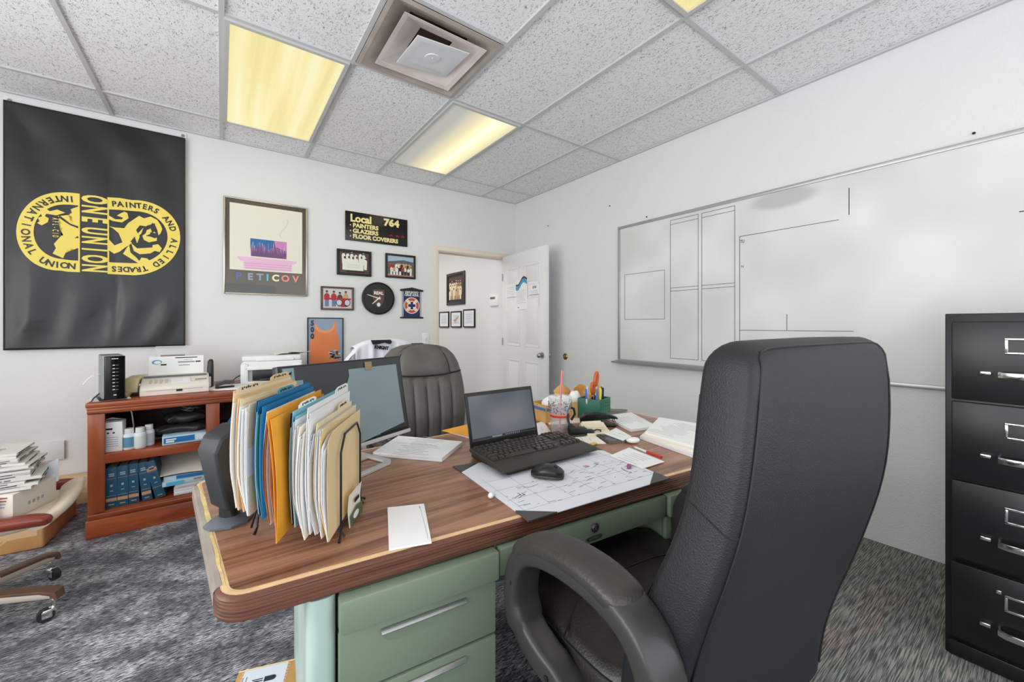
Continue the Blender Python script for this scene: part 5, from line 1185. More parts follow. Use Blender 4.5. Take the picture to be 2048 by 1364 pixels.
# ------------------------------------------------------------ small speaker and wire sorter with folders
D0 = DZ + 0.0008
spk = thing('speaker', 'small black desktop speaker on a grey foot at the left corner of the desk', 'speaker', (0.016, 1.172, D0), R(25))
mb = MB(); hx = [(0.052 * math.cos(R(a)), 0.045 * math.sin(R(a))) for a in (20, 70, 110, 160, 200, 250, 290, 340)]
mb.loft([[(p[0] * s_, p[1] * s_, z) for p in hx] for s_, z in ((1.0, 0), (1.0, 0.005), (0.9, 0.009), (0.45, 0.018), (0.2, 0.02))], 0, True); mb.build('foot', mat('foot_grey', (96, 100, 108), 0.3), spk)
mb = MB(); mb.tube([(0, 0, 0.014), (-0.006, 0.0, 0.045)], [0.022, 0.016], 12); mb.build('neck', BLACK, spk)
TS = Matrix.Translation((0.004, 0.0, 0.125)) @ Matrix.Rotation(R(-13), 4, 'Y')
mb = MB(); mb.prism([(-0.046, -0.078), (0.034, -0.090), (0.044, -0.08), (0.044, 0.096), (0.020, 0.105), (-0.022, 0.094), (-0.042, 0.064)], -0.040, 0.040, 'y', T=TS); mb.build('cabinet', mat('speaker_black', (34, 36, 40), 0.45, bump=(300, 0.15, 0.001)), spk, bevel=0.008)
mb = MB(); mb.box((0.047, 0.0, 0.005), (0.006, 0.068, 0.165), bev=0.003, T=TS); mb.build('grille', mat('speaker_cloth', (20, 20, 21), 0.9), spk)
# sorter frame: p = across (along the folders), a = along the row toward the back-left
SN = PZ(712, 1078, D0); SFp = PZ(738, 1005, D0)
pv = Vector((0.486, 0.874)); av = Vector((-0.70, 0.714)); nrm_ = Vector((-0.874, 0.486))
so = Vector((0.214, 0.940))
def sp(i, j, z): q = so + av * i + pv * j; return (q.x, q.y, z)
st = thing('file_sorter', 'black wire desk file sorter packed with folders', 'file sorter', (so.x, so.y, D0))
def lc(p): return (p[0] - so.x, p[1] - so.y, p[2] - D0)
wr = 0.0025; NS = 7; ROWL = 0.206
def rise(i): return 0.016 + 0.05 * i / ROWL
for j in (0.0, 0.165):
    MB().tube([lc(sp(-0.01, j, D0 + wr)), lc(sp(0.0, j, D0 + 0.014)), lc(sp(ROWL, j, D0 + 0.060)), lc(sp(ROWL + 0.02, j, D0 + wr))], wr, 8).build('base_rail', BLACK, st)
for k in range(NS):
    i = ROWL * k / (NS - 1); z = D0 + rise(i); hh = 0.205 - 0.006 * k
    mb = MB(); mb.tube([lc(q) for q in (sp(i, 0.0, z), sp(i, 0.0, z + hh - 0.035), sp(i, 0.03, z + hh), sp(i, 0.135, z + hh), sp(i, 0.165, z + hh - 0.035), sp(i, 0.165, z))], wr, 8); mb.build('wire_loop', BLACK, st)
for j, jj in ((0.0, -0.030), (0.165, 0.19)):
    for i in (0.0, ROWL): MB().tube([lc(sp(i, j, D0 + rise(i))), lc(sp(i - 0.004, (j + jj) / 2, D0 + 0.012)), lc(sp(i - 0.006, jj, D0 + wr + 0.002))], [wr, wr, wr * 1.3], 8).build('foot', BLACK, st)
MB().tube([lc(sp(0, 0.0, D0 + 0.016)), lc(sp(0, 0.165, D0 + 0.016))], wr, 8).build('cross_rail', BLACK, st)
def folder(i, label, col, cat='folder', name='folder', th=0.004, dj=0.0, dz=0.0, h=0.24, L_=0.30, tabs=None, papers=0, pcol=None, lean=0.0, bulge=0.006, tabm=None, ragged=0.0, seed=0, yaw=0.0, corner=0.0):
    """a folder or sheaf standing in the sorter: near end at j0, running back along the folder direction"""
    i = i * 0.885; L_ = min(L_, 0.285 if i > 0.15 else L_)
    z0 = D0 + rise(max(0, i)) + 0.004 + dz; j0 = -0.062 + dj; rnd = random.Random(seed * 7 + 1)
    t = thing(name, label, cat, sp(i, j0, z0), 0, 'folders and papers in the wire sorter')
    cy, sy = math.cos(yaw), math.sin(yaw); dv = pv * cy + nrm_ * sy; nv = nrm_ * cy - pv * sy
    def loc_(u, v_, off):
        o = off + lean * v_ * h + bulge * math.sin(PI * v_) * (1 - u * 0.6)
        q = dv * (u * L_) + nv * o; return (q.x, q.y, v_ * h)
    tv = nv * 0.0006
    def leaf(off, top, nm, m, sag=0.0, u0=0.0, u1=1.0, bot=0.0):
        mb = MB()
        def fn(u, v_):
            uu = u0 + (u1 - u0) * u; vv = bot + (1 - bot) * v_ * top
            if corner and uu < 0.12 and vv > top - 0.1: vv = min(vv, top - corner * (0.12 - uu))
            return loc_(uu, vv, off * (0.15 + 0.85 * min(1, v_ * 3)) + sag * math.sin(PI * v_))
        mb.slab(fn, 8, 14, (tv.x, tv.y, 0)); return mb.build(nm, m, t, smooth=60)
    leaf(th, 1.0, 'back_leaf', col); leaf(-0.0, 0.955, 'front_leaf', col)
    if tabs is not None:
        a_, b_ = tabs; mb = MB(); mb.slab(lambda u, v_: loc_(a_ + (b_ - a_) * u, 1.0 + 0.05 * v_ - (0.02 if u in (0, 1) else 0) * v_, th), 6, 3, (tv.x, tv.y, 0)); tb = mb.build('tab', tabm or col, t)
        mb = MB(); mid = (a_ + b_) / 2
        q = dv
        for s_ in range(-4, 5):
            if s_ == 1: continue
            p0 = Vector(loc_(mid + 0.075 * (b_ - a_) * s_, 1.022 + 0.006 * (s_ % 2), th - 0.0011)); mb.box(p0, (0.0042, 0.0005, 0.0030 + 0.0012 * (s_ % 3)), rz=math.atan2(q.y, q.x))
        mb.box(Vector(loc_(mid, 1.024, th - 0.0011)), (0.035, 0.0005, 0.0008), rz=math.atan2(q.y, q.x))
        mb.build('tab_writing', INK, tb)
    for k in range(papers):
        f_ = (k + 0.5) / papers; leaf(th * f_, 0.90 + rnd.uniform(-0.03, 0.05), 'sheets', pcol or PAPER, sag=0.004 * (f_ - 0.5), u0=rnd.uniform(-0.03 - ragged, 0.02), u1=0.93 + rnd.uniform(0, 0.05), bot=rnd.uniform(0.0, 0.04))
    return t
ORANGE = mat('envelope_orange', (236, 168, 60), 0.6, var=(12, 0.04), spec=0.3); BLUEF = mat('folder_blue', (24, 116, 168), 0.5, var=(10, 0.05)); TEAL = mat('folder_teal', (70, 150, 164), 0.5); COPPER = mat('folder_copper', (204, 148, 118), 0.55, var=(12, 0.05)); SKYF = mat('folder_sky', (124, 186, 204), 0.5); DKF = mat('folder_dark', (62, 64, 70), 0.5)
FO = [
 dict(i=0.008, label='manila folder at the very front of the wire sorter with papers bulging open', col=MANILA, th=0.016, papers=4, tabs=None, bulge=0.004, h=0.232, L_=0.25, corner=0.5, seed=1),
 dict(i=0.026, L_=0.26, label='manila folder second from the front of the sorter with a written tab', col=MANILA2, th=0.012, papers=3, tabs=(0.55, 0.85), bulge=0.006, h=0.238, seed=2, dj=0.006, pcol=PAPER2),
 dict(i=0.042, label='bent white stapled packet curving out in front of the tall white sheet', name='paper_packet', cat='paper packet', col=PAPER, th=0.010, papers=4, bulge=0.016, h=0.225, L_=0.26, dj=0.012, seed=3, ragged=0.02, pcol=PAPER2),
 dict(i=0.054, label='tallest white sheet, its far corner rising above all folders in the sorter', name='paper_packet', cat='paper packet', col=PAPER, th=0.005, papers=2, bulge=0.004, h=0.262, L_=0.29, dj=-0.004, dz=0.004, seed=4, tabs=(0.62, 0.99), tabm=PAPER),
 dict(i=0.064, label='white sheaf with its lower corner sticking out in the middle of the sorter', name='paper_packet', cat='paper packet', col=PAPER3, th=0.010, papers=5, bulge=0.008, h=0.232, L_=0.27, dj=-0.012, dz=-0.006, seed=5, ragged=0.03),
 dict(i=0.080, label='thick bundle of grey white sheets behind the white sheaf in the sorter', name='paper_packet', cat='paper packet', col=PAPER2, th=0.014, papers=6, bulge=0.004, h=0.232, L_=0.27, dj=0.008, seed=6, ragged=0.02),
 dict(i=0.098, label='sky blue hanging folder with a printed label strip along its top', col=SKYF, th=0.006, papers=2, bulge=0.004, h=0.245, L_=0.30, dj=0.008, tabs=(0.1, 0.45), tabm=PAPER, seed=7),
 dict(i=0.108, label='dark grey folder squeezed behind the sky blue one', col=DKF, th=0.004, papers=1, bulge=0.004, h=0.238, L_=0.28, dj=0.010, seed=8),
 dict(i=0.124, label='bright orange envelope standing in the middle of the wire sorter', name='envelope', cat='envelope', col=ORANGE, th=0.006, papers=0, bulge=-0.006, h=0.262, L_=0.31, dj=-0.036, dz=-0.018, seed=9, lean=0.05),
 dict(i=0.140, label='copper pink folder with typed lines beside the orange envelope', col=COPPER, th=0.008, papers=2, bulge=0.004, h=0.222, L_=0.25, dj=-0.012, seed=10, pcol=COPPER),
 dict(i=0.154, label='white file with a brown printed photo sheet between copper and blue folders', name='paper_packet', cat='paper packet', col=PAPER, th=0.007, papers=2, bulge=0.008, h=0.235, L_=0.27, dj=-0.012, seed=11, pcol=mat('photo_brown', (150, 104, 84), 0.5)),
 dict(i=0.178, label='vivid blue folder with a teal written tab in the sorter', col=BLUEF, th=0.009, papers=2, bulge=0.006, h=0.250, L_=0.30, dj=-0.006, tabs=(0.30, 0.62), tabm=TEAL, seed=12, pcol=TEAL),
 dict(i=0.192, label='plain blue folder directly behind the one with the teal tab', col=mat('folder_blue_deep', (38, 104, 140), 0.5), th=0.005, papers=1, bulge=0.006, h=0.246, L_=0.31, dj=0.0, seed=13),
 dict(i=0.212, label='manila folder stuffed with white papers just in front of the last one', col=MANILA2, th=0.018, papers=6, bulge=0.004, h=0.246, dj=-0.010, seed=14),
 dict(i=0.232, label='peach manila folder near the back end of the sorter beside the speaker', col=mat('folder_peach', (232, 190, 150), 0.7), th=0.006, papers=1, bulge=0.006, h=0.242, dj=-0.004, seed=15),
 dict(i=0.246, label='rearmost manila folder in the sorter with two written tabs', col=MANILA2, th=0.010, papers=2, bulge=0.006, h=0.250, L_=0.31, dj=-0.004, tabs=(0.04, 0.42), seed=16),
 dict(i=0.256, label='manila folder leaning at the back of the sorter with a tab near its far end', col=MANILA, th=0.005, papers=0, bulge=0.006, h=0.252, L_=0.33, dj=0.0, tabs=(0.58, 0.96), seed=17),
]
for f_ in FO: folder(**f_)
mb = MB(); mb.slab(lambda u, v_: (0.0 + 0.085 * u, 0.004 * math.sin(3 * v_) , 0.002 + 0.075 * v_), 6, 6, (0, 0.0008, 0), 0)
GRN = mat('card_green', (86, 104, 66), 0.5)
mb.prism([(0.004, 0.004), (0.081, 0.004), (0.081, 0.03), (0.05, 0.036), (0.004, 0.028)], -0.003, -0.0015, 'y', 1); mb.prism(ell(0.035, 0.02, 0.018, 0.008, 12), -0.004, -0.003, 'y', 2); mb.box((0.045, -0.002, 0.052), (0.03, 0.001, 0.008), 3)
c_ = PZ(716, 1052, D0); mb.build('leaflet', [PAPER3, GRN, PAPER, INK], loc=(c_.x - 0.02, c_.y - 0.004, D0), rz=math.atan2(pv.y, pv.x) - R(4), label='cream and green printed leaflet standing at the foot of the sorter', cat='leaflet')

# ------------------------------------------------------------ notepad, monitor, papers
def sheet_at(pts, z, th, name, mats, label, cat, draw=None, group=None):
    """flat sheet or pad whose corners are points on the desk top"""
    P = [PZ(px, py, z) for px, py in pts]; c = sum(P, Vector()) / len(P); mb = MB()
    mb.prism([(p.x - c.x, p.y - c.y) for p in P], 0, th, 'z', 0)
    if draw:
        a = (P[1] - P[0]).normalized(); M = Matrix.Rotation(math.atan2(a.y, a.x), 4, 'Z'); M.translation = (0, 0, th); draw(mb, M)
    return mb.build(name, mats, loc=(c.x, c.y, z), label=label, cat=cat, group=group)
def d_note(mb, M):
    mb.box((0.035, 0.075, 0.0003), (0.002, 0.014, 0.0004), 1, T=M); mb.box((0.036, -0.01, 0.0002), (0.0006, 0.15, 0.0003), 1, T=M)
sheet_at([(778, 1102), (863, 1087), (848, 1010), (775, 1018)], D0, 0.004, 'notepad', [PAPER, GREYINK], 'blank white notepad lying alone near the front edge of the desk', 'notepad', d_note)
mang = math.atan2(0.414, 0.91); MW, MH = 0.480, 0.293
mo = thing('monitor', 'silver edged black desktop monitor angled behind the folders', 'monitor', (0.369, 1.388, D0), mang)
# local: x to the right along the screen, -y toward the viewer; stand centred below
TM = Matrix.Translation((0.0, 0.0, 0.060)) @ Matrix.Rotation(R(-10.5), 4, 'X')
mb = MB(); mb.box((0, 0.012, MH / 2), (MW, 0.03, MH), bev=0.004, T=TM); mb.box((0, 0.035, MH / 2), (MW * 0.6, 0.03, MH * 0.6), bev=0.01, T=TM); mb.build('housing', BLACK, mo)
SCR = mat('monitor_screen', (58, 59, 62), 0.22, spec=0.55)
MB().box((0, -0.0035, MH / 2 + 0.008), (MW - 0.016, 0.003, MH - 0.028), T=TM).build('screen', SCR, mo)
MB().box((0, -0.003, 0.005), (MW, 0.012, 0.013), bev=0.002, T=TM).build('chin', mat('silver_plastic', (206, 204, 202), 0.35, metal=0.3), mo)
mb = MB()
for k in range(9): mb.box((0.02 + 0.009 * k, -0.0055, 0.022), (0.006, 0.001, 0.006 if k % 2 else 0.005), T=TM)
mb.build('brand_marks', mat('mark_grey', (120, 122, 124), 0.4), mo)
mb = MB(); mb.box((-MW / 2 + 0.030, -0.0055, MH - 0.038), (0.034, 0.001, 0.060), 0, T=TM); mb.box((-MW / 2 + 0.055, -0.0056, MH - 0.062), (0.034, 0.001, 0.03), 0, T=TM); mb.prism([(-MW / 2 + 0.018, MH - 0.030), (-MW / 2 + 0.040, MH - 0.018), (-MW / 2 + 0.036, MH - 0.034)], -0.0065, -0.006, 'y', 1, T=TM); mb.build('sticker', [mat('sticker_teal', (128, 152, 156), 0.4), INK], mo)
mb = MB(); mb.box((-0.01, 0.078, 0.075), (0.05, 0.022, 0.145), bev=0.006, rx=R(-4)); mb.box((-0.01, 0.062, 0.17), (0.09, 0.05, 0.06), bev=0.01); mb.build('neck', mat('silver_plastic', (206, 204, 202), 0.35), mo)
ring_o = [(-0.13, -0.105), (0.062, -0.090), (0.082, -0.066), (0.084, 0.10), (-0.13, 0.10)]; ring_i = [(-0.105, -0.082), (0.045, -0.070), (0.058, -0.056), (0.060, 0.02), (-0.105, 0.02)]
mb = MB(); mb.loft([[(p[0], p[1], z) for p in q] for q, z in ((ring_o, 0.0), (ring_o, 0.009), (ring_i, 0.009), (ring_i, 0.0))], 0, False, True); mb.build('base', mat('silver_plastic', (206, 204, 202), 0.35), mo, bevel=0.002)
# sheet taped over the screen
MMW = Matrix.Translation((0.369, 1.388, D0)) @ Matrix.Rotation(mang, 4, 'Z') @ TM
ps_ = MB(); ps_.slab(lambda u, v_: (-0.105 + 0.228 * u + (0.012 if v_ > 0.85 and u < 0.1 else 0), -0.0068 - 0.004 * (1 - v_) ** 2 - 0.0015 * math.sin(6 * u) * (1 - v_), 0.06 + 0.222 * v_ - 0.030 * (1 - u) * (1 - v_) ** 2), 12, 10, (0, -0.0006, 0))
po = thing('taped_sheet', 'pale blue grey sheet of paper taped over the monitor screen', 'paper'); po.matrix_world = MMW @ Matrix.Translation((0.088, -0.0005, -0.02))
ps_.build('sheet', mat('sheet_bluegrey', (132, 148, 152), 0.7, var=(3, 0.04)), po); MB().box((-0.01, -0.009, 0.287), (0.03, 0.001, 0.028)).build('tape', mat('brown_tape', (150, 130, 96), 0.4), po)
mc = thing('usb_adapter', 'small black cable plug lying beside the monitor stand', 'cable plug', (PZ(785, 882, D0).x, PZ(785, 882, D0).y, D0), R(40))
MB().box((0, 0, 0.008), (0.05, 0.02, 0.016), bev=0.004).build('plug', BLACK, mc); MB().tube([(0.02, 0, 0.008), (0.05, 0.01, 0.012), (0.09, 0.03, 0.008), (0.12, 0.05, 0.005)], 0.004, 8).build('lead', DARK, mc)
def d_pad(mb, M):
    rnd = random.Random(2)
    for k in range(16):
        y = -0.12 + 0.016 * k; mb.box((0.0 + rnd.uniform(-0.02, 0.02), y, 0.0003), (rnd.uniform(0.06, 0.16), 0.0016, 0.0004), 1, T=M)
    mb.box((-0.02, 0.02, 0.0004), (0.17, 0.001, 0.0004), 1, T=M)
sheet_at([(746, 912), (884, 924), (925, 890), (797, 878)], D0, 0.014, 'paper_stack', [PAPER, GREYINK], 'thick stapled white document stack between the monitor and the laptop', 'paper stack', d_pad)
def d_env(mb, M): mb.box((0.03, 0.02, 0.0004), (0.05, 0.012, 0.0005), 1, T=M)
sheet_at([(893, 864), (960, 884), (990, 862), (948, 850)], D0, 0.003, 'loose_papers', [PAPER2, GREYINK], 'white papers under the orange envelope behind the laptop', 'papers')
sheet_at([(884, 862), (935, 873), (1000, 858), (955, 845)], D0 + 0.0035, 0.003, 'envelope', [ORANGE, TAN], 'flat orange envelope lying behind the laptop at the far desk edge', 'envelope', d_env)

# ------------------------------------------------------------ laptop, big keyboard, blotter, mouse
lx0, lx1, lyh, lz = 0.716, 1.032, 1.236, D0
GUN = mat('laptop_grey', (52, 50, 47), 0.4); LBL = mat('laptop_bezel', (38, 37, 36), 0.35)
lpt = thing('laptop', 'open black laptop with a grey blank screen', 'laptop', ((lx0 + lx1) / 2, lyh, lz), R(1.2))
LWd = lx1 - lx0
MB().box((0, -0.108, 0.009), (LWd, 0.22, 0.016), bev=0.004).build('base', GUN, lpt)
TLp = Matrix.Translation((0, 0.0, 0.014)) @ Matrix.Rotation(R(-13), 4, 'X'); LH = 0.212
MB().box((0, 0.004, LH / 2), (LWd, 0.008, LH), bev=0.004, T=TLp).build('lid', LBL, lpt)
def scr_m():
    m = mat('laptop_screen', (84, 90, 100), 0.25); nt, b, N, L = nodes_of(m); tc = N('ShaderNodeTexCoord'); n = N('ShaderNodeTexNoise'); n.inputs['Scale'].default_value = 7; n.inputs['Detail'].default_value = 0
    L(tc.outputs['Object'], n.inputs['Vector']); cr = ramp(nt, [(0.35, (92, 98, 108)), (0.55, (122, 126, 134)), (0.7, (140, 140, 144))]); L(n.outputs['Fac'], cr.inputs['Fac']); L(cr.outputs['Color'], b.inputs['Emission Color']); b.inputs['Emission Strength'].default_value = 0.55
    b.inputs['Base Color'].default_value = rgb((40, 42, 46)); return m
MB().box((0, -0.0005, LH / 2 + 0.012), (LWd - 0.022, 0.001, LH - 0.052), T=TLp).build('screen', scr_m(), lpt)
mb = MB(); mb.box((0.0, -0.0012, 0.043), (LWd - 0.024, 0.0006, 0.008), 0, T=TLp); mb.box((-0.04, -0.0016, 0.043), (0.045, 0.0004, 0.005), 1, T=TLp)
for k in range(8): mb.box((0.0 + 0.009 * k, -0.0016, 0.043), (0.004, 0.0004, 0.004), 1, T=TLp)
mb.build('taskbar', [mat('taskbar_dark', (22, 24, 30), 0.3), GREYINK], lpt)
mb = MB(); mb.text('DELL', 0.012, TLp @ Matrix(((1, 0, 0, 0), (0, 0, -1, -0.0006), (0, 1, 0, 0.018), (0, 0, 0, 1))), 0, bold=0.0004); mb.build('maker_lettering', GREYINK, lpt)
MB().tube([(-LWd / 2 + 0.03, 0.004, 0.014), (LWd / 2 - 0.03, 0.004, 0.014)], 0.006, 10).build('hinge', BLACK, lpt)
KBM = mat('keyboard_black', (54, 50, 45), 0.42); KEYM = mat('key_black', (62, 57, 51), 0.3)
kb = thing('keyboard', 'full size black keyboard resting across the laptop', 'keyboard', (0.897, 1.102, D0 + 0.0178), R(-1.2))
KW, KD = 0.408, 0.214
TK = Matrix.Rotation(R(3.0), 4, 'X')
mb = MB(); mb.prism([(-KD / 2, -0.0035), (KD / 2, -0.0), (KD / 2, 0.012), (-KD / 2 + 0.045, 0.011), (-KD / 2 + 0.012, 0.009), (-KD / 2, 0.004)], -KW / 2, KW / 2, 'x', T=Matrix.Translation((0, 0, 0.0065)) @ TK); mb.build('case', KBM, kb, bevel=0.003)
b = bmesh.new(); bmesh.ops.create_cube(b, size=1)
for v_ in b.verts:
    s_ = 0.80 if v_.co.z > 0 else 1.0; v_.co = Vector((v_.co.x * s_, v_.co.y * s_, v_.co.z))
keyme = MB().bm(b); rows = [('f', 13), ('n', 15), ('q', 15), ('a', 14), ('z', 13), ('s', 9)]
keyproto = None; nk = 0; extra = MB(); px0 = -KW / 2 + 0.010
def add_key(cx, cy, wx, dy):
    global keyproto, nk
    zz = 0.0065 + 0.0125 + 0.0035
    loc = TK @ Vector((cx, cy, 0.0155)); loc.z += 0.0065
    if keyproto is None:
        keyproto = MB(); keyproto.v = list(keyme.v); keyproto.f = list(keyme.f); keyproto.m = list(keyme.m); o = keyproto.build('key', KEYM, kb, smooth=0); keyproto = o
    elif nk < 100: o = keyproto.copy(); C.objects.link(o); o.parent = kb
    else:
        extra.box(loc, (wx, dy, 0.006)); nk += 1; return
    o.location = loc; o.scale = (wx, dy, 0.007); o.rotation_euler = (R(3), 0, 0); nk += 1
ky = [0.092, 0.066, 0.044, 0.022, 0.000, -0.022]; pit = 0.0196
for r_, (nm, n_) in enumerate(rows):
    y = ky[r_]
    if nm == 's':
        x = px0
        for wx in (1.25, 1.25, 1.25, 5.6, 1.25, 1.25, 1.25, 1.25): add_key(x + wx * pit / 2, y, wx * pit - 0.003, 0.0190); x += wx * pit
    else:
        off = {'f': 0, 'n': 0, 'q': 0, 'a': 0, 'z': 0}[nm]; wlist = {'f': [1.07] * 13, 'n': [1] * 13 + [1.8], 'q': [1.4] + [1] * 12 + [1.4], 'a': [1.7] + [1] * 11 + [2.1], 'z': [2.2] + [1] * 10 + [2.6]}[nm]; x = px0
        for wx in wlist: add_key(x + wx * pit / 2, y, wx * pit - 0.003, 0.0190 if nm != 'f' else 0.014); x += wx * pit
xn = px0 + 15.2 * pit
for r_ in (0, 1, 2, 5):
    for k in range(3): add_key(xn + (k + 0.5) * pit * 0.9, ky[r_], pit * 0.9 - 0.003, 0.0190 if r_ else 0.014)
add_key(xn + 1.5 * pit * 0.9, ky[4], pit * 0.9 - 0.003, 0.0190)
xq = xn + 3.1 * pit * 0.9
for r_ in range(1, 6):
    for k in range(2): add_key(xq + (k + 0.5) * pit * 0.85, ky[r_], pit * 0.85 - 0.003, 0.0190)
if extra.v: extra.build('key_remainder', KEYM, kb, kind='stuff', smooth=0)
# blotter pad and calendar
def d_blot(mb, M):
    rnd = random.Random(21)
    Mi = M
    for k in range(70):
        x = rnd.uniform(-0.24, 0.24); y = rnd.uniform(-0.15, 0.02); mb.box((x, y, 0.0003), (rnd.uniform(0.003, 0.03), 0.0012, 0.0004), rnd.choice([1, 1, 3]), rz=rnd.uniform(-0.3, 0.3), T=M)
    for k in range(7): mb.box((-0.24 + 0.08 * k, -0.03, 0.00015), (0.0006, 0.24, 0.0002), 1, T=M)
    for k in range(4): mb.box((0, -0.15 + 0.07 * k, 0.00015), (0.50, 0.0006, 0.0002), 1, T=M)
    pts = [(0.205 + 0.02 * math.cos(a), -0.09 + 0.035 * math.sin(a)) for a in [R(120 + 12 * k) for k in range(9)]]
    for (xa, ya), (xb, yb) in zip(pts, pts[1:]): mb.prism([(xa, ya), (xb, yb), (xb + 0.002, yb), (xa + 0.002, ya)], 0.0003, 0.0007, 'z', 3, T=M)
    for (x, y) in ((-0.21, -0.07), (0.14, 0.0), (-0.20, -0.075)): 
        mb.box((x, y, 0.0004), (0.03, 0.0015, 0.0004), 3, T=M, rz=0.4); mb.box((x + 0.01, y + 0.008, 0.0004), (0.0015, 0.018, 0.0004), 3, T=M)
    mb.prism(ell(0.105, 0.01, 0.012, 0.008, 12), 0.0003, 0.0006, 'z', 4, T=M)
blt = sheet_at([(1058, 1043), (1338, 958), (1185, 893), (908, 934)], D0, 0.002, 'desk_blotter', [PAPER2, mat('pencil_grey', (120, 122, 128), 0.7), GREYINK, INK, mat('pink_ink', (206, 150, 170), 0.7)], 'large paper desk blotter covered with scribbles beneath the mouse', 'desk blotter', d_blot)
bp0 = [PZ(px, py, D0) for px, py in ((1058, 1043), (1338, 958), (1185, 893), (908, 934))]; bc = sum(bp0, Vector()) / 4
VIN = mat('vinyl_corner', (74, 72, 72), 0.5)
for q in (0, 1, 2, 3):
    p = bp0[q]; a = (bp0[(q + 1) % 4] - p).normalized() * (0.085 if q in (0, 2) else 0.06); b_ = (bp0[q - 1] - p).normalized() * (0.06 if q in (0, 2) else 0.085); e = -(a + b_).normalized() * 0.004
    MB().prism([(p.x + e.x - bc.x, p.y + e.y - bc.y), (p.x + a.x - bc.x, p.y + a.y - bc.y), (p.x + b_.x - bc.x, p.y + b_.y - bc.y)], -0.0002, 0.0032, 'z').build('corner', VIN, blt)
ms = PZ(1096, 955, D0 + 0.003); mou = thing('mouse', 'black and grey wireless mouse on the desk blotter', 'mouse', (ms.x, ms.y + 0.01, D0 + 0.0032), R(38))
mb = MB(); rings = []
for k in range(11):
    t_ = k / 10; y = -0.055 + 0.10 * t_; wv = 0.031 * (1 - abs(2 * t_ - 0.95) ** 3.2 * 0.9) ** 0.5 if abs(2 * t_ - 0.95) < 1 else 0.008; hv = 0.014 + 0.024 * math.sin(PI * min(1, t_ * 0.92 + 0.06)) ** 0.8; wv = max(wv, 0.010)
    rings.append([(wv * math.copysign(abs(math.cos(a)) ** 0.7, math.cos(a)), y, hv * 0.5 + hv * 0.5 * math.copysign(abs(math.sin(a)) ** 0.75, math.sin(a))) for a in [2 * PI * j / 20 for j in range(20)]])
mb.loft(rings, 0); mb.build('shell', mat('mouse_black', (30, 29, 28), 0.3), mou, smooth=70)
mb = MB(); mb.loft([[(p[0] * 1.035, p[1], 0.002 + (p[2] - 0.002) * 0.35) for p in r_] for r_ in rings], 0); mb.build('side_grip', mat('mouse_grey', (66, 66, 66), 0.5), mou, smooth=70)
mb = MB(); mb.cyl((-0.003, -0.030, 0.032), (0.003, -0.030, 0.032), 0.007, n=14); mb.build('scroll_wheel', DARK, mou)
e_ = PZ(982, 997, D0); eb = thing('earbud', 'single white wireless earbud on the bare desk in front of the blotter', 'earbud', (e_.x, e_.y, D0), R(20))
mb = MB(); mb.sphere((0, 0, 0.0085), (0.0095, 0.008, 0.008)); mb.build('bud', mat('gloss_white', (240, 240, 240), 0.15), eb); MB().tube([(0.004, 0, 0.010), (0.018, 0.002, 0.006)], 0.0033, 8).build('stem', mat('gloss_white', (240, 240, 240), 0.15), eb)
k_ = PZ(1258, 936, D0 + 0.002); MB().box((0, 0, 0.005), (0.024, 0.013, 0.009), bev=0.002).build('eraser', mat('eraser_plum', (150, 84, 116), 0.6), loc=(k_.x, k_.y, D0 + 0.0028), rz=R(35), label='small plum coloured eraser on the right side of the blotter', cat='eraser')

# ------------------------------------------------------------ clutter on the right part of the desk
def d_lines(n):
    def f(mb, M):
        rnd = random.Random(n)
        for k in range(n): mb.box((rnd.uniform(-0.01, 0.01), -0.05 + 0.10 * k / n, 0.0003), (rnd.uniform(0.04, 0.09), 0.0012, 0.0004), 1, T=M)
    return f
sheet_at([(1220, 912), (1285, 938), (1329, 924), (1258, 896)], D0 + 0.003, 0.002, 'notepad', [PAPER, GREYINK], 'white notepad under the red and white pen at the blotter edge', 'notepad', d_lines(6))
pz_ = D0 + 0.0055; pA = PZ(1268, 896, pz_); pB = PZ(1323, 918, pz_); dd = (pB - pA); pe = thing('pen', 'white and red ballpoint pen lying on the notepad at the right', 'pen', (pA.x, pA.y, pz_), math.atan2(dd.y, dd.x)); LL = dd.length
MB().tube([(0, 0, 0.0045), (LL * 0.08, 0, 0.0045), (LL * 0.55, 0, 0.0045)], [0.0015, 0.0042, 0.0045], 10).build('barrel', mat('pen_white', (220, 222, 226), 0.35), pe); MB().tube([(LL * 0.5, 0, 0.0047), (LL, 0, 0.0047)], 0.0052, 10).build('cap', mat('pen_red', (192, 44, 40), 0.35), pe)
ap = PZ(1266, 886, D0); MB().sphere((0, 0, 0.0115), (0.030, 0.023, 0.0115)).build('earbud_case', mat('gloss_white', (240, 240, 240), 0.15), loc=(ap.x, ap.y, D0), rz=R(-10), label='rounded white earbud case beside the phone', cat='earbud case')
ph_ = [(1186, 869), (1226, 893), (1252, 886), (1213, 862)]; P = [PZ(*q, D0) for q in ph_]; c = sum(P, Vector()) / 4; a = P[1] - P[0]; pn_ = thing('phone', 'grey smartphone lying face up among the papers', 'phone', (c.x, c.y, D0), math.atan2(a.y, a.x))
mb = MB(); mb.prism(rrect(-0.074, -0.037, 0.074, 0.037, 0.008), 0, 0.0085, 'z'); mb.build('body', mat('phone_grey', (116, 112, 106), 0.35, metal=0.5), pn_); MB().box((0, 0, 0.0088), (0.136, 0.066, 0.001)).build('screen', mat('phone_glass', (60, 58, 54), 0.12), pn_)
sheet_at([(1208, 868), (1246, 882), (1263, 873), (1232, 856)], D0 + 0.0105, 0.001, 'note_paper', [PAPER, GREYINK], 'small white handwritten note lying across the phone', 'note', d_lines(3))
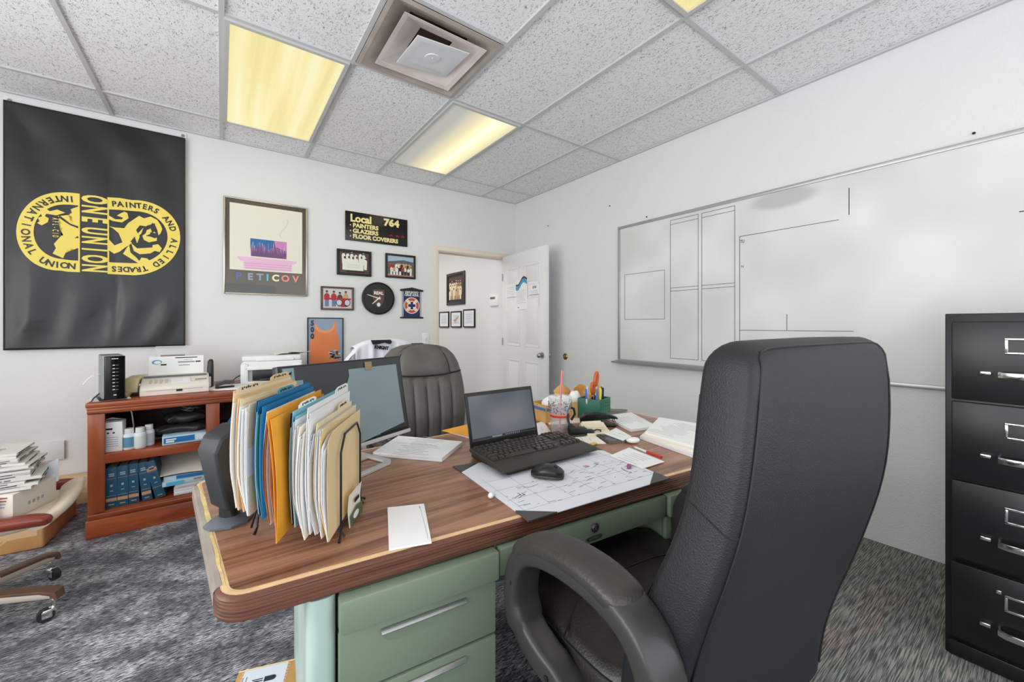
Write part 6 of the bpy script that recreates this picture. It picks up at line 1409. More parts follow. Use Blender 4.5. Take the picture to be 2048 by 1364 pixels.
sheet_at([(1140, 874), (1152, 890), (1212, 888), (1186, 869)], D0, 0.003, 'index_card', [PAPER3, GREYINK], 'cream index card left of the phone with a dark pen on it', 'card', d_lines(3))
qa = PZ(1146, 876, D0); pe2 = thing('pen', 'dark grey pen lying on the cream index card', 'pen', (qa.x, qa.y, D0 + 0.0035), R(-18)); MB().tube([(-0.01, 0, 0.004), (0.0, 0, 0.004), (0.05, 0, 0.004), (0.06, 0, 0.004)], [0.001, 0.0035, 0.004, 0.003], 8).build('barrel', DARK, pe2)
yz = PZ(1186, 890, D0); MB().box((0, 0, 0.004), (0.035, 0.016, 0.008), bev=0.003).build('highlighter', mat('marker_yellow', (216, 190, 96), 0.45), loc=(yz.x, yz.y, D0), rz=R(10), label='short yellow marker tucked under the right end of the keyboard', cat='marker')
# beige punch / card holder
hp = PZ(1190, 866, D0); cp2 = thing('card_file', 'beige plastic card file with ribbed lid in front of the pencil cup', 'card file', (hp.x, hp.y, D0), R(-24))
mb = MB(); mb.prism([(-0.05, 0), (-0.05, 0.012), (-0.01, 0.02), (0.035, 0.038), (0.05, 0.03), (0.05, 0)], -0.055, 0.055, 'x'); mb.build('body', mat('ivory_plastic', (226, 216, 190), 0.5), cp2, bevel=0.003)
mb = MB(); [mb.box((0, -0.03 + 0.014 * k, 0.0185 + 0.004 * k), (0.1, 0.004, 0.004)) for k in range(4)]; mb.build('ribs', mat('ivory_plastic', (226, 216, 190), 0.5), cp2)
MB().tube([(-0.045, 0.043, 0.035), (0.045, 0.043, 0.035)], 0.007, 10).build('spindle', mat('ivory_plastic', (226, 216, 190), 0.5), cp2)
# black headset/tape thing: black binder clips and glasses
bc_ = PZ(1155, 872, D0)
hb = thing('desk_stamp', 'black desk gadget with an upright curved loop handle beside the cup', 'desk gadget', (bc_.x + 0.01, bc_.y + 0.01, D0), R(-30))
mb = MB(); mb.box((0, 0, 0.016), (0.075, 0.045, 0.032), bev=0.005); mb.box((0.05, -0.005, 0.012), (0.035, 0.04, 0.024), bev=0.005); mb.build('body', BLACK, hb)
mb = MB(); mb.tube([(-0.03, 0, 0.03), (-0.038, 0.01, 0.06), (-0.036, 0.03, 0.095), (-0.02, 0.05, 0.11), (0.0, 0.06, 0.10), (0.006, 0.065, 0.075), (-0.012, 0.06, 0.05)], 0.0055, 10); mb.build('loop', BLACK, hb)
mb = MB(); mb.tube([(0.06, -0.02, 0.02), (0.075, -0.03, 0.03), (0.095, -0.02, 0.024), (0.10, 0.0, 0.006), (0.085, 0.0, 0.004)], 0.003, 8); mb.cyl((-0.025, -0.02, 0.034), (-0.025, 0.02, 0.034), 0.012, n=16); mb.build('rollers', DARK, hb)
# black stapler
sp_ = PZ(1197, 852, D0); bs = thing('stapler', 'black stapler in front of the green pencil cup on the desk', 'stapler', (sp_.x, sp_.y, D0), R(-37))
mb = MB(); mb.box((0.0, 0, 0.006), (0.16, 0.036, 0.012), bev=0.004); mb.build('base', BLACK, bs)
mb = MB(); mb.prism([(-0.085, 0.012), (-0.088, 0.04), (-0.06, 0.058), (-0.01, 0.062), (0.05, 0.055), (0.085, 0.043), (0.088, 0.034), (0.05, 0.036), (-0.02, 0.032), (-0.05, 0.014)], -0.016, 0.016, 'y'); mb.build('arm', mat('stapler_gloss', (22, 22, 22), 0.25), bs, bevel=0.004)
MB().box((0.072, 0, 0.028), (0.016, 0.02, 0.018), bev=0.002).build('jaw', CHROME, bs)
# green pencil cup
GC = mat('cup_green', (36, 104, 84), 0.4); gcN = PZ(1178, 840, D0)
gc = thing('pencil_cup', 'square green mesh pencil cup holding scissors and pens', 'pencil cup', (gcN.x + 0.050, gcN.y + 0.012, D0), R(16))
s2 = 0.058; hh = 0.105
for (x, y, dx, dy) in ((0, -s2, 2 * s2, 0.004), (0, s2, 2 * s2, 0.004), (-s2, 0, 0.004, 2 * s2), (s2, 0, 0.004, 2 * s2)): MB().box((x, y, hh / 2), (dx + 0.002, dy + 0.002, hh), bev=0.001).build('wall_panel', GC, gc)
MB().box((0, 0, 0.003), (2 * s2 - 0.004, 2 * s2 - 0.004, 0.004)).build('bottom', GC, gc)
mb = MB()
for k in range(5):
    mb.box((0, -s2 - 0.0025, 0.02 + 0.016 * k), (2 * s2 * 0.86, 0.0015, 0.003)); mb.box((-s2 * 0.8 + 0.4 * s2 * k, -s2 - 0.0025, hh / 2), (0.003, 0.0015, hh * 0.8))
mb.build('mesh_ribs', mat('cup_green_dark', (26, 82, 66), 0.45), gc)
CG = Matrix.Translation(gc.location) @ Matrix.Rotation(R(16), 4, 'Z')
def pen_in(x, y, lx, ly, L_, r_, col, capc, label):
    p = CG @ Vector((x, y, 0.008)); t = thing('pen', label, 'pen', p, R(16), 'pens in the green cup')
    d = Vector((lx, ly, 1)).normalized()
    MB().tube([(0, 0, 0), d * (L_ * 0.7)], r_, 8).build('barrel', mat('pen_' + col[0], col[1], 0.4), t); MB().tube([d * (L_ * 0.66), d * (L_ * 0.97), d * L_], [r_ * 1.15, r_ * 1.15, r_ * 0.5], 8).build('cap', mat('pen_' + capc[0], capc[1], 0.4), t)
YG = ('lime', (206, 214, 80)); BLp = ('blue', (70, 110, 180)); GRp = ('green', (60, 140, 80)); BRp = ('rust', (150, 72, 44)); ORp = ('orange', (232, 150, 60)); MGp = ('magenta', (170, 40, 96)); VIp = ('violet', (160, 128, 190)); NVp = ('navy', (44, 54, 90)); WTp = ('pearl', (214, 220, 230))
for a_ in ((-0.040, -0.035, -0.10, -0.05, 0.150, 0.0048, BLp, BLp, 'blue pen at the left side of the green cup'), (-0.026, -0.038, -0.02, -0.08, 0.148, 0.0055, YG, YG, 'lime yellow highlighter at the front of the green cup'),
           (-0.014, -0.03, 0.03, -0.05, 0.152, 0.0045, GRp, YG, 'green pen with lime cap in the green cup'), (0.004, -0.03, 0.04, 0.0, 0.150, 0.006, BRp, BRp, 'thick rust coloured marker in the green cup'),
           (0.016, -0.02, 0.05, 0.05, 0.160, 0.0045, ORp, ORp, 'orange pencil leaning back in the green cup'), (0.030, -0.03, 0.06, 0.0, 0.145, 0.005, NVp, NVp, 'navy pen at the right of the green cup'),
           (0.036, -0.015, 0.09, 0.0, 0.148, 0.005, MGp, MGp, 'magenta marker at the right of the green cup'), (0.044, 0.0, 0.14, 0.02, 0.146, 0.0045, VIp, VIp, 'pale violet pen at the far right of the green cup'),
           (-0.045, 0.01, -0.16, 0.0, 0.150, 0.005, WTp, BLp, 'pearl white pen with blue cap leaning left in the green cup'), (-0.02, 0.02, -0.06, 0.02, 0.155, 0.0045, WTp, WTp, 'pearl white pen at the back of the green cup'), (0.02, 0.03, 0.1, 0.05, 0.158, 0.0045, ORp, YG, 'orange pen with lime cap at the back of the green cup')):
    pen_in(*a_)
scp = CG @ Vector((-0.004, 0.0, 0.010)); sc = thing('scissors', 'scissors with orange handles standing in the green cup', 'scissors', scp, R(16))
MB().prism([(-0.008, 0.0), (0.008, 0.0), (0.010, 0.12), (-0.004, 0.12)], -0.001, 0.001, 'y').build('blades', STEEL, sc)
OH = mat('scissor_orange', (196, 96, 46), 0.45)
for cx_, cz_, rx_, rz_, tl in ((0.026, 0.185, 0.015, 0.033, 14), (-0.012, 0.142, 0.014, 0.026, -8)):
    mb = MB(); mb.tube([(cx_ + rx_ * math.cos(a) * math.cos(R(tl)) + rz_ * math.sin(a) * math.sin(R(tl)), 0, cz_ + rz_ * math.sin(a) * math.cos(R(tl)) - rx_ * math.cos(a) * math.sin(R(tl))) for a in [2 * PI * k / 20 for k in range(20)]], 0.0075, 10, closed=True); mb.build('handle', OH, sc)
# cardboard box behind with crumpled paper
kb_ = PZ(1072, 842, D0); cbx = thing('cardboard_box', 'open cardboard box with a blue stripe behind the drink cup', 'box', (1.395, 1.505, D0), R(-4))
bw2, bd2, bh2 = 0.28, 0.13, 0.085
mb = MB()
for (x, y, dx, dy) in ((0, -bd2 / 2, bw2, 0.004), (0, bd2 / 2, bw2, 0.004), (-bw2 / 2, 0, 0.004, bd2), (bw2 / 2, 0, 0.004, bd2)): mb.box((x, y, bh2 / 2), (dx, dy, bh2))
mb.box((0, 0, 0.002), (bw2, bd2, 0.004)); mb.build('tray', KRAFT, cbx)
MB().box((-0.075, -bd2 / 2 - 0.0026, 0.064), (0.125, 0.0012, 0.014)).box((-bw2 / 2 - 0.0026, 0, 0.064), (0.0012, bd2 * 0.96, 0.014)).build('blue_stripe', mat('tape_blue', (64, 118, 170), 0.5), cbx)
mb = MB(); mb.slab(lambda u, v_: (0.02 + 0.11 * u, bd2 / 2 + 0.02 * v_, bh2 + 0.075 * v_ * (1 - 0.5 * abs(2 * u - 1))), 6, 3, (0, 0.003, 0)); mb.slab(lambda u, v_: (bw2 / 2 + 0.06 * v_, -bd2 / 2 + bd2 * u, bh2 + 0.05 * v_), 4, 3, (0.002, 0, 0.002)); mb.build('flap', KRAFT, cbx)
def lump(x, y, z, r_, seed, label, m=PAPER):
    rnd = random.Random(seed); b = bmesh.new(); bmesh.ops.create_icosphere(b, subdivisions=3, radius=1)
    ph = [(Vector((rnd.gauss(0, 1), rnd.gauss(0, 1), rnd.gauss(0, 1))).normalized(), rnd.uniform(3, 7), rnd.uniform(0, 6)) for _ in range(9)]
    for v_ in b.verts:
        s_ = 1 + sum(0.05 * abs(math.sin(f * v_.co.dot(d) + q)) for d, f, q in ph) - 0.15; v_.co = Vector((v_.co.x * r_[0] * s_, v_.co.y * r_[1] * s_, v_.co.z * r_[2] * s_))
    zmin = min(v_.co.z for v_ in b.verts)
    for v_ in b.verts: v_.co.z -= zmin
    MB().bm(b).build('crumpled_paper', m, loc=(x, y, z), label=label, cat='crumpled paper', smooth=25, group='crumpled papers in the cardboard box')
lump(1.33, 1.50, D0 + 0.006, (0.05, 0.040, 0.050), 1, 'crumpled white paper at the left end of the cardboard box'); lump(1.41, 1.50, D0 + 0.006, (0.055, 0.040, 0.047), 2, 'crumpled white paper in the middle of the cardboard box'); lump(1.485, 1.495, D0 + 0.006, (0.032, 0.032, 0.052), 3, 'crumpled white paper at the right end of the cardboard box behind the pens')
ev = MB(); ev.slab(lambda u, v_: (-0.10 + 0.2 * u, 0.01 * v_, 0.155 * v_ - 0.035 * (abs(2 * u - 0.6)) * v_), 8, 6, (0, 0.004, 0)); ev.build('envelope', mat('envelope_tan', (214, 150, 76), 0.6), loc=(1.60, 1.53, D0), rz=R(10), label='tan orange envelope standing up behind the pencil cup', cat='envelope')
# drink cup
cu_ = PZ(1118, 866, D0); CLC = mat('cup_clear', (232, 236, 238), 0.08, alpha=0.22, spec=0.6)
cu = thing('drink_cup', 'clear plastic drink cup with red straw and a little red drink left', 'cup', (cu_.x + 0.015, cu_.y + 0.01, D0), 0)
r0, r1, ch = 0.037, 0.052, 0.158
mb = MB(); mb.lathe([(r0, 0.0), (r0 + 0.001, 0.004), (r1, ch - 0.006), (r1 + 0.003, ch - 0.003), (r1 + 0.003, ch), (r1 - 0.001, ch), (r1 - 0.002, ch - 0.006), (r0 - 0.001, 0.006), (0.002, 0.005)], n=36); mb.build('shell', CLC, cu)
mb = MB(); mb.lathe([(r0 - 0.003, 0.0062), (r0 - 0.001, 0.024), (0.001, 0.0242)], n=28); mb.build('drink', mat('red_drink', (120, 52, 34), 0.2), cu)
mb = MB(); mb.lathe([(r0 + 0.0078, 0.070), (r0 + 0.0088, 0.079)], n=36); mb.build('red_band', mat('band_red', (206, 62, 30), 0.4), cu)
rnd = random.Random(31); mb = MB()
for k in range(150):
    a = rnd.uniform(0, 2 * PI); z = rnd.uniform(0.082, 0.14); r_ = r0 + (r1 - r0) * z / ch + 0.0006
    mb.sphere((r_ * math.cos(a), r_ * math.sin(a), z), (0.0022, 0.0022, rnd.uniform(0.0015, 0.0042)), n=5)
mb.build('printed_flecks', mat('fleck_dark', (92, 92, 96), 0.5), cu, kind='stuff')
mb = MB(); p0, p1 = Vector((-0.012, -0.01, 0.012)), Vector((0.022, 0.012, 0.268)); mb.tube([p0, p1], 0.0042, 10); mb.build('straw', mat('straw_red', (214, 74, 84), 0.35), cu)
mb = MB(); d_ = (p1 - p0).normalized()
for k in range(2): mb.tube([p0 + Vector((0.0036 * (-1) ** k, -0.0022, 0)), p1 + Vector((0.0036 * (-1) ** k, -0.0022, 0))], 0.0013, 6)
mb.build('straw_stripe', mat('straw_pale', (240, 190, 194), 0.35), cu)
sheet_at([(1068, 850), (1078, 878), (1108, 874), (1086, 842)], D0, 0.002, 'note_paper', [PAPER, GREYINK], 'white sheet tucked between the laptop lid and the drink cup', 'note', d_lines(4))
sheet_at([(1080, 822), (1098, 850), (1165, 846), (1160, 822)], D0, 0.004, 'paper_stack', [PAPER3, GREYINK], 'low cream paper pile under the cup and box', 'paper stack')
# documents to the right
def d_doc(mb, M):
    rnd = random.Random(8)
    for k in range(14): mb.box((rnd.uniform(-0.02, 0.02), -0.12 + 0.017 * k, 0.0003), (rnd.uniform(0.08, 0.15), 0.0014, 0.0004), 1, T=M)
sheet_at([(1205, 836), (1262, 864), (1314, 857), (1262, 829)], D0, 0.012, 'paper_stack', [PAPER, GREYINK], 'stapled document stack right of the pencil cup', 'paper stack', d_doc)
for k, (pts, th) in enumerate((([(1280, 878), (1392, 918), (1430, 880), (1312, 850)], 0.012), ([(1284, 874), (1396, 908), (1436, 868), (1318, 846)], 0.008), ([(1290, 868), (1398, 900), (1440, 858), (1318, 838)], 0.009))):
    zz = D0 + (0, 0.0125, 0.021)[k]
    sheet_at(pts, zz, th, 'paper_stack', [(PAPER, PAPER3, PAPER)[k], GREYINK], ('bottom sheaf of white papers beside the black chair back', 'cream edged sheaf in the middle of the pile beside the black chair back', 'top white sheaf of the pile beside the black chair back')[k], 'paper stack', d_doc if k == 2 else None, 'paper pile at the right of the desk')
gp = PZ(1240, 829, D0 + 0.0125); mb = MB(); mb.prism(ell(0, 0, 0.062, 0.030, 28), 0, 0.004, 'z'); mb.build('grey_oval', mat('oval_grey', (118, 118, 118), 0.6), loc=(1.70, 1.40, D0 + 0.0125), rz=R(-25), label='flat dark grey oval shape on the papers right of the pencil cup', cat='pad')  # unidentified dark oval, put in as a thin flat disc

# ------------------------------------------------------------ the black executive chair in front
LEA = leather('black_leather', (25, 26, 29), 0.52, 420, 0.24)
LEAS = leather('seat_leather', (36, 33, 31), 0.36, 240, 0.2)
PLA = mat('arm_plastic', (52, 51, 50), 0.36, bump=(220, 0.18, 0.001)); PADM = leather('arm_pad', (54, 51, 48), 0.4, 200, 0.2)
SEAM = mat('seam_thread', (18, 18, 20), 0.6)
def sring(hw, y0, y1, z, power=6.0, n=36, tilt=0.0):
    yc, hy = (y0 + y1) / 2, (y1 - y0) / 2; e = 2 / power; out = []
    for k in range(n):
        a = 2 * PI * k / n; c_, s_ = math.cos(a), math.sin(a)
        x = hw * math.copysign(abs(c_) ** e, c_); y = yc + hy * math.copysign(abs(s_) ** e, s_)
        out.append((x, y, z + tilt * (y - yc)))
    return out
def lerp_tab(tab, z):
    for a, b_ in zip(tab, tab[1:]):
        if a[0] <= z <= b_[0]:
            t_ = (z - a[0]) / (b_[0] - a[0]); return [p + (q - p) * t_ for p, q in zip(a[1:], b_[1:])]
    return list(tab[-1][1:]) if z > tab[-1][0] else list(tab[0][1:])
def smooth_tab(tab, zs):
    """smooth interpolation through the table (three-point averaging)"""
    out = []
    for z in zs:
        v_ = [lerp_tab(tab, min(max(z + d, tab[0][0]), tab[-1][0])) for d in (-0.03, -0.015, 0, 0.015, 0.03)]
        out.append([sum(q) / 5 for q in zip(*v_)])
    return out
def caster(parent, x, y, a, r_=0.027, metal=None):
    t = bpy.data.objects.new('caster', None); C.objects.link(t); t.parent = parent; t.location = (x, y, 0); t.rotation_euler = (0, 0, a)
    mb = MB(); mb.cyl((-0.022, -0.012, r_), (-0.022, 0.012, r_), r_, n=20); mb.build('wheel', mat('caster_rubber', (40, 40, 42), 0.5), t)
    mb = MB(); mb.cyl((0, 0, r_ * 1.6), (0, 0, r_ * 3.0), 0.006, n=10); mb.box((-0.012, 0, r_ * 1.7), (0.042, 0.034, 0.012), bev=0.004); mb.box((-0.020, 0.0155, r_ * 1.2), (0.03, 0.004, 0.028), bev=0.0015); mb.box((-0.020, -0.0155, r_ * 1.2), (0.03, 0.004, 0.028), bev=0.0015); mb.build('fork', metal or DARK, t)
    return t
def star_base(parent, n, rad, a0, legmat, capmat=None, hub_z=0.09, col_top=0.42, metal=None):
    for k in range(n):
        a = a0 + 2 * PI * k / n; ca, sa = math.cos(a), math.sin(a)
        mb = MB(); mb.sweep([(0.02 * ca, 0.02 * sa, hub_z + 0.02), (rad * 0.5 * ca, rad * 0.5 * sa, hub_z + 0.012), (rad * ca, rad * sa, hub_z)], [0.032, 0.028, 0.02], [0.024, 0.022, 0.016], n=14, side=(-sa, ca, 0)); lg = mb.build('leg', legmat, parent)
        if capmat:
            mb = MB(); mb.sweep([(rad * 0.42 * ca, rad * 0.42 * sa, hub_z + 0.029), (rad * 0.9 * ca, rad * 0.9 * sa, hub_z + 0.018), (rad * 1.04 * ca, rad * 1.04 * sa, hub_z + 0.004), (rad * 1.06 * ca, rad * 1.06 * sa, hub_z - 0.018)], [0.030, 0.025, 0.024, 0.022], [0.007, 0.008, 0.012, 0.008], n=12, side=(-sa, ca, 0)); mb.build('leg_cap', capmat, lg)
        caster(parent, rad * ca, rad * sa, a + 0.7 * (k + 1), 0.026, metal)
    mb = MB(); mb.lathe([(0.05, hub_z - 0.02), (0.05, hub_z + 0.035), (0.032, hub_z + 0.05), (0.03, 0.28), (0.018, 0.285), (0.018, col_top)], n=24); mb.build('column', legmat if capmat else BLACK, parent)

ch = thing('office_chair', 'high backed black leather executive chair in the foreground seen from behind', 'chair', (0.870, 0.623, 0), R(-4))
# z: half width, rear y, front y
BT_ = [(0.40, 0.275, -0.262, -0.14), (0.50, 0.295, -0.268, -0.14), (0.58, 0.312, -0.285, -0.155), (0.65, 0.324, -0.306, -0.178), (0.72, 0.330, -0.326, -0.206), (0.80, 0.325, -0.348, -0.240), (0.86, 0.316, -0.364, -0.264), (0.93, 0.303, -0.378, -0.282), (1.00, 0.293, -0.385, -0.289), (1.07, 0.283, -0.388, -0.290), (1.13, 0.273, -0.388, -0.291), (1.17, 0.266, -0.385, -0.293), (1.20, 0.258, -0.381, -0.296)]
BX_ = 0.036
zs_b = [0.40 + 0.02 * k for k in range(40)]
zs_b = [z for z in zs_b if z <= 1.135]
K45 = 0.5 ** (1 / 9)
def shift(r_): return [(p[0] + BX_, p[1], p[2]) for p in r_]
mb = MB(); rings = [shift(sring(hw, yr, yf, z, 9.0, 48)) for z, (hw, yr, yf) in zip(zs_b, smooth_tab(BT_, zs_b))]
hw, yr, yf = lerp_tab(BT_, 1.15); yc_, hy_ = (yr + yf) / 2, (yf - yr) / 2; RT = 0.048
def top_ring(th):           # rounded crown: angle th from the upright side to the flat top
    i_ = RT * (1 - math.cos(th)); return shift(sring(hw - i_, yc_ - (hy_ - 0.72 * i_), yc_ + (hy_ - 0.72 * i_), 1.147 + RT * math.sin(th), 9.0 - 3.5 * th, 48))
for th in (0.0, 0.25, 0.5, 0.75, 1.0, 1.25, 1.45): rings.append(top_ring(th))
for q in (0.8, 0.45, 0.15): rings.append([(BX_ + (p[0] - BX_) * q, yc_ + (p[1] - yc_) * q, 1.147 + RT + 0.0025 * (1 - q)) for p in top_ring(1.45)])
mb.loft(rings, 0); mb.build('backrest', LEA, ch, smooth=80)
def edge_pt(side, z, front):
    hw, yr, yf = smooth_tab(BT_, [z])[0]; yc, hy = (yr + yf) / 2, (yf - yr) / 2
    return (BX_ + side * hw * K45 * 1.012, yc + (hy if front else -hy) * K45 * 1.012, z)
zz_ = [0.42 + 0.036 * k for k in range(20)]
def rear_top(q, th):        # point of the crown ring at width fraction q on its rear side
    i_ = RT * (1 - math.cos(th)); pw = 9.0 - 3.5 * th; return (BX_ + q * (hw - i_), yc_ - (hy_ - 0.72 * i_) * (1 - abs(q) ** pw) ** (1 / pw) - 0.0003, 1.147 + RT * math.sin(th))
qs = [(0.925, 0.25), (0.93, 0.5), (0.91, 0.75), (0.84, 0.88), (0.7, 0.93), (0.35, 0.95), (0, 0.95)]
top_ = [rear_top(-q, t_) for q, t_ in qs] + [rear_top(q, t_) for q, t_ in qs[-2::-1]]
pip = [edge_pt(-1, z, False) for z in zz_] + top_ + [edge_pt(1, z, False) for z in zz_[::-1]]
PIPM = mat('piping_leather', (26, 26, 28), 0.5)
MB().tube(pip, 0.0022, 8).build('rear_piping', PIPM, ch)
for s_ in (-1, 1):
    MB().tube([edge_pt(s_, z, True) for z in [0.46 + 0.036 * k for k in range(19)]], 0.0022, 8).build('front_piping', PIPM, ch)
    hw, yr, yf = smooth_tab(BT_, [0.94])[0]; MB().tube([(BX_ + s_ * (hw_ + 0.0002) * (1 - abs(t_) ** 9) ** (1 / 9), yc + t_ * hy, zq) for t_, zq, (hw_, yc, hy) in [(t_, 0.934 + 0.02 * t_, (lambda e: (e[0], (e[1] + e[2]) / 2, (e[2] - e[1]) / 2))(smooth_tab(BT_, [0.934 + 0.02 * t_])[0])) for t_ in [-0.92 + 0.115 * k for k in range(17)]]], 0.0017, 6).build('side_seam', PIPM, ch)
# seat
mb = MB(); rings = []
for z, s_, dy in ((0.425, 0.90, 0), (0.435, 0.97, 0), (0.46, 1.0, 0), (0.515, 1.0, 0), (0.540, 0.985, 0), (0.556, 0.95, 0), (0.566, 0.88, 0), (0.574, 0.72, 0), (0.579, 0.5, 0), (0.581, 0.25, 0)):
    rg = []
    for k in range(72):
        a = 2 * PI * k / 72; e = 0.42; c_, q = math.cos(a), math.sin(a)
        x = 0.275 * s_ * math.copysign(abs(c_) ** e, c_); y = 0.022 + 0.245 * s_ * math.copysign(abs(q) ** e, q)
        wv = 0.0045 * math.sin(k * 72 / 4.0) * (1 - abs(2 * s_ - 1.45)) if 0.45 < s_ < 0.96 else 0
        drop = -0.022 * max(0, (y - 0.15) / 0.12) ** 2 if z > 0.5 else 0
        rg.append((x, y, z + wv + drop))
    rings.append(rg)
mb.loft(rings, 0); mb.build('seat', LEAS, ch, smooth=80)
pp = [(p[0] * 1.0, p[1] * 1.0, 0.541 + (-0.02 * max(0, (p[1] - 0.15) / 0.12) ** 2)) for p in rings[4]]
MB().tube(pp, 0.003, 6, closed=True).build('seat_piping', SEAM, ch)
for s_ in (-1, 1):
    MB().tube([(s_ * 0.285, -0.02, 0.557), (s_ * 0.20, 0.03, 0.577), (s_ * 0.08, 0.05, 0.5825), (0, 0.053, 0.583)], 0.0022, 6).build('seat_seam', SEAM, ch)
MB().box((0, -0.02, 0.405), (0.40, 0.40, 0.04), bev=0.01).build('seat_pan', BLACK, ch)
AX_ = -0.325
apath = [(AX_ + 0.06, -0.20, 0.425), (AX_ + 0.035, -0.265, 0.49), (AX_ + 0.015, -0.298, 0.57), (AX_ + 0.004, -0.302, 0.655), (AX_, -0.285, 0.722), (AX_, -0.246, 0.758), (AX_, -0.18, 0.772), (AX_, -0.105, 0.770), (AX_, -0.035, 0.757), (AX_, 0.02, 0.735), (AX_, 0.056, 0.702), (AX_, 0.076, 0.655), (AX_, 0.078, 0.60), (AX_ + 0.004, 0.060, 0.555), (AX_ + 0.012, 0.01, 0.522), (AX_ + 0.03, -0.06, 0.49), (AX_ + 0.06, -0.15, 0.43)]
def catmull(P, n=4):
    P = [Vector(p) for p in P]; out = []
    for i in range(len(P) - 1):
        p0, p1, p2, p3 = P[max(0, i - 1)], P[i], P[i + 1], P[min(len(P) - 1, i + 2)]
        for k in range(n):
            t_ = k / n; out.append(0.5 * ((2 * p1) + (p2 - p0) * t_ + (2 * p0 - 5 * p1 + 4 * p2 - p3) * t_ ** 2 + (3 * p1 - p0 - 3 * p2 + p3) * t_ ** 3))
    return out + [P[-1]]
for s_ in (1, -1):
    P = [(p[0] if s_ == 1 else -p[0] - 0.058, p[1] if s_ == 1 else max(p[1], -0.225), p[2]) for p in apath]; cp2_ = catmull(P)
    n_ = len(cp2_); wid = [0.038 if 0.12 < k / n_ < 0.8 else 0.032 for k in range(n_)]
    th = [0.024 + 0.006 * (0.75 < k / n_ < 0.9) for k in range(n_)]
    mb = MB(); mb.sweep(cp2_, wid, th, n=18, power=4.5); ar = mb.build('armrest', PLA, ch, smooth=50)
    pd = catmull([(p[0], p[1] - 0.0, p[2] + 0.012) for p in P[5:11]]); n2 = len(pd)
    mb = MB(); mb.sweep([p + Vector((0, 0.006 * (k / n2), 0.002)) for k, p in enumerate(pd)], [0.026 if k in (0, n2 - 1) else (0.040 if 1 < k < n2 - 2 else 0.036) for k in range(n2)], [0.010 if k in (0, n2 - 1) else 0.021 for k in range(n2)], n=18, power=2.8); mb.build('arm_pad', PADM, ar, smooth=70)
    mb = MB()
    for (y, z) in ((0.068, 0.655), (-0.03, 0.505)):
        xx = (AX_ - 0.0375) * s_ if z > 0.6 else (AX_ - 0.014) * s_
        xx = xx if s_ == 1 else xx - 0.058
        mb.cyl((xx, y, z), (xx + 0.004 * s_, y, z), 0.006, n=10)
    mb.build('screw_hole', BLACK, ar)
star_base(ch, 5, 0.31, R(60), BLACK)

# ------------------------------------------------------------ grey chair behind the desk
GL = leather('grey_leather', (88, 85, 80), 0.48, 260, 0.15)
gcx, gcy = 0.908, 2.02
g = thing('office_chair', 'grey leather executive chair with headrest facing the camera behind the desk', 'chair', (gcx, gcy, 0), R(-4))
HWT = [(0.48, 0.215), (0.6, 0.232), (0.75, 0.242), (0.85, 0.243), (0.93, 0.236), (1.0, 0.222), (1.05, 0.198), (1.085, 0.160), (1.102, 0.115), (1.110, 0.05)]
def hwz(z): return lerp_tab([(a, b_) for a, b_ in HWT], z)[0]
zs_g = [0.48 + 0.02 * k for k in range(28)] + [1.03, 1.045, 1.06, 1.073, 1.085, 1.095, 1.103, 1.108, 1.110]
zs_g = sorted(set(zs_g)); mb = MB(); rings = []
NP = 41
for z in zs_g:
    hw = hwz(z); ring_ = []; yb = 0.10 + 0.20 * max(0, z - 0.72) - 0.02 * math.sin(PI * (z - 0.48) / 0.63)
    for k in range(NP):
        t_ = -1 + 2 * k / (NP - 1); x = hw * t_
        puff = 0.055 * (1 - abs(t_) ** 3.5) ** 0.6
        if z < 0.925:       # stitched channels, fanning
            ch_ = 0.0
            for sx_ in (-0.62, -0.31, 0.0, 0.31, 0.62):
                w_ = sx_ * (1.0 - 0.25 * (0.925 - z)); ch_ += math.exp(-((t_ - w_) / 0.035) ** 2)
            puff -= 0.013 * ch_
            puff *= min(1, 0.62 + 0.38 * min(1, (0.925 - z) / 0.03))
        else:
            hb_ = max(0.0, 1 - (abs(t_) / 0.66) ** 8) if hw > 0.15 else 1.0
            zz_ = (z - 0.93) / 0.17; puff = puff * 0.75 + 0.024 * hb_ * math.sin(PI * min(1, max(0, zz_))) ** 0.6 if zz_ > 0 else puff * 0.6
            puff -= 0.014 * math.exp(-((abs(t_) - 0.67) / 0.03) ** 2)
        ring_.append((x, yb - 0.035 - puff, z))
    for k in range(NP - 1, -1, -2):
        t_ = -1 + 2 * k / (NP - 1); ring_.append((hw * t_ * 0.985, yb + 0.045 * (1 - abs(t_) ** 4) ** 0.5, z))
    rings.append(ring_)
mb.loft(rings, 0); mb.build('backrest', GL, g, smooth=70)
def gsurf(t_, z):
    i = min(range(len(zs_g)), key=lambda q: abs(zs_g[q] - z)); k = int(round((t_ + 1) / 2 * (NP - 1))); return Vector(rings[i][k])
MB().tube([gsurf(t_, 0.93) + Vector((0, -0.002, 0.018 * abs(t_) ** 2)) for t_ in [-0.95 + 0.1 * k for k in range(20)]], 0.004, 8).build('headrest_seam', SEAM, g)
for s_ in (-1, 1): MB().tube([gsurf(s_ * 0.67, z) + Vector((0, -0.002, 0)) for z in (0.94, 0.96, 0.98, 1.0, 1.02, 1.03, 1.045, 1.06)], 0.003, 6).build('headrest_seam', SEAM, g)
for w0 in (-0.62, -0.31, 0.0, 0.31, 0.62): MB().tube([gsurf(w0 * (1.0 - 0.25 * (0.925 - z)), z) + Vector((0, -0.0005, 0)) for z in [0.50 + 0.04 * k for k in range(11)]], 0.002, 6).build('back_stitching', mat('grey_thread', (66, 63, 60), 0.6), g)
MB().box((0, -0.25, 0.47), (0.50, 0.50, 0.10), bev=0.045, seg=4).build('seat', GL, g, smooth=70)
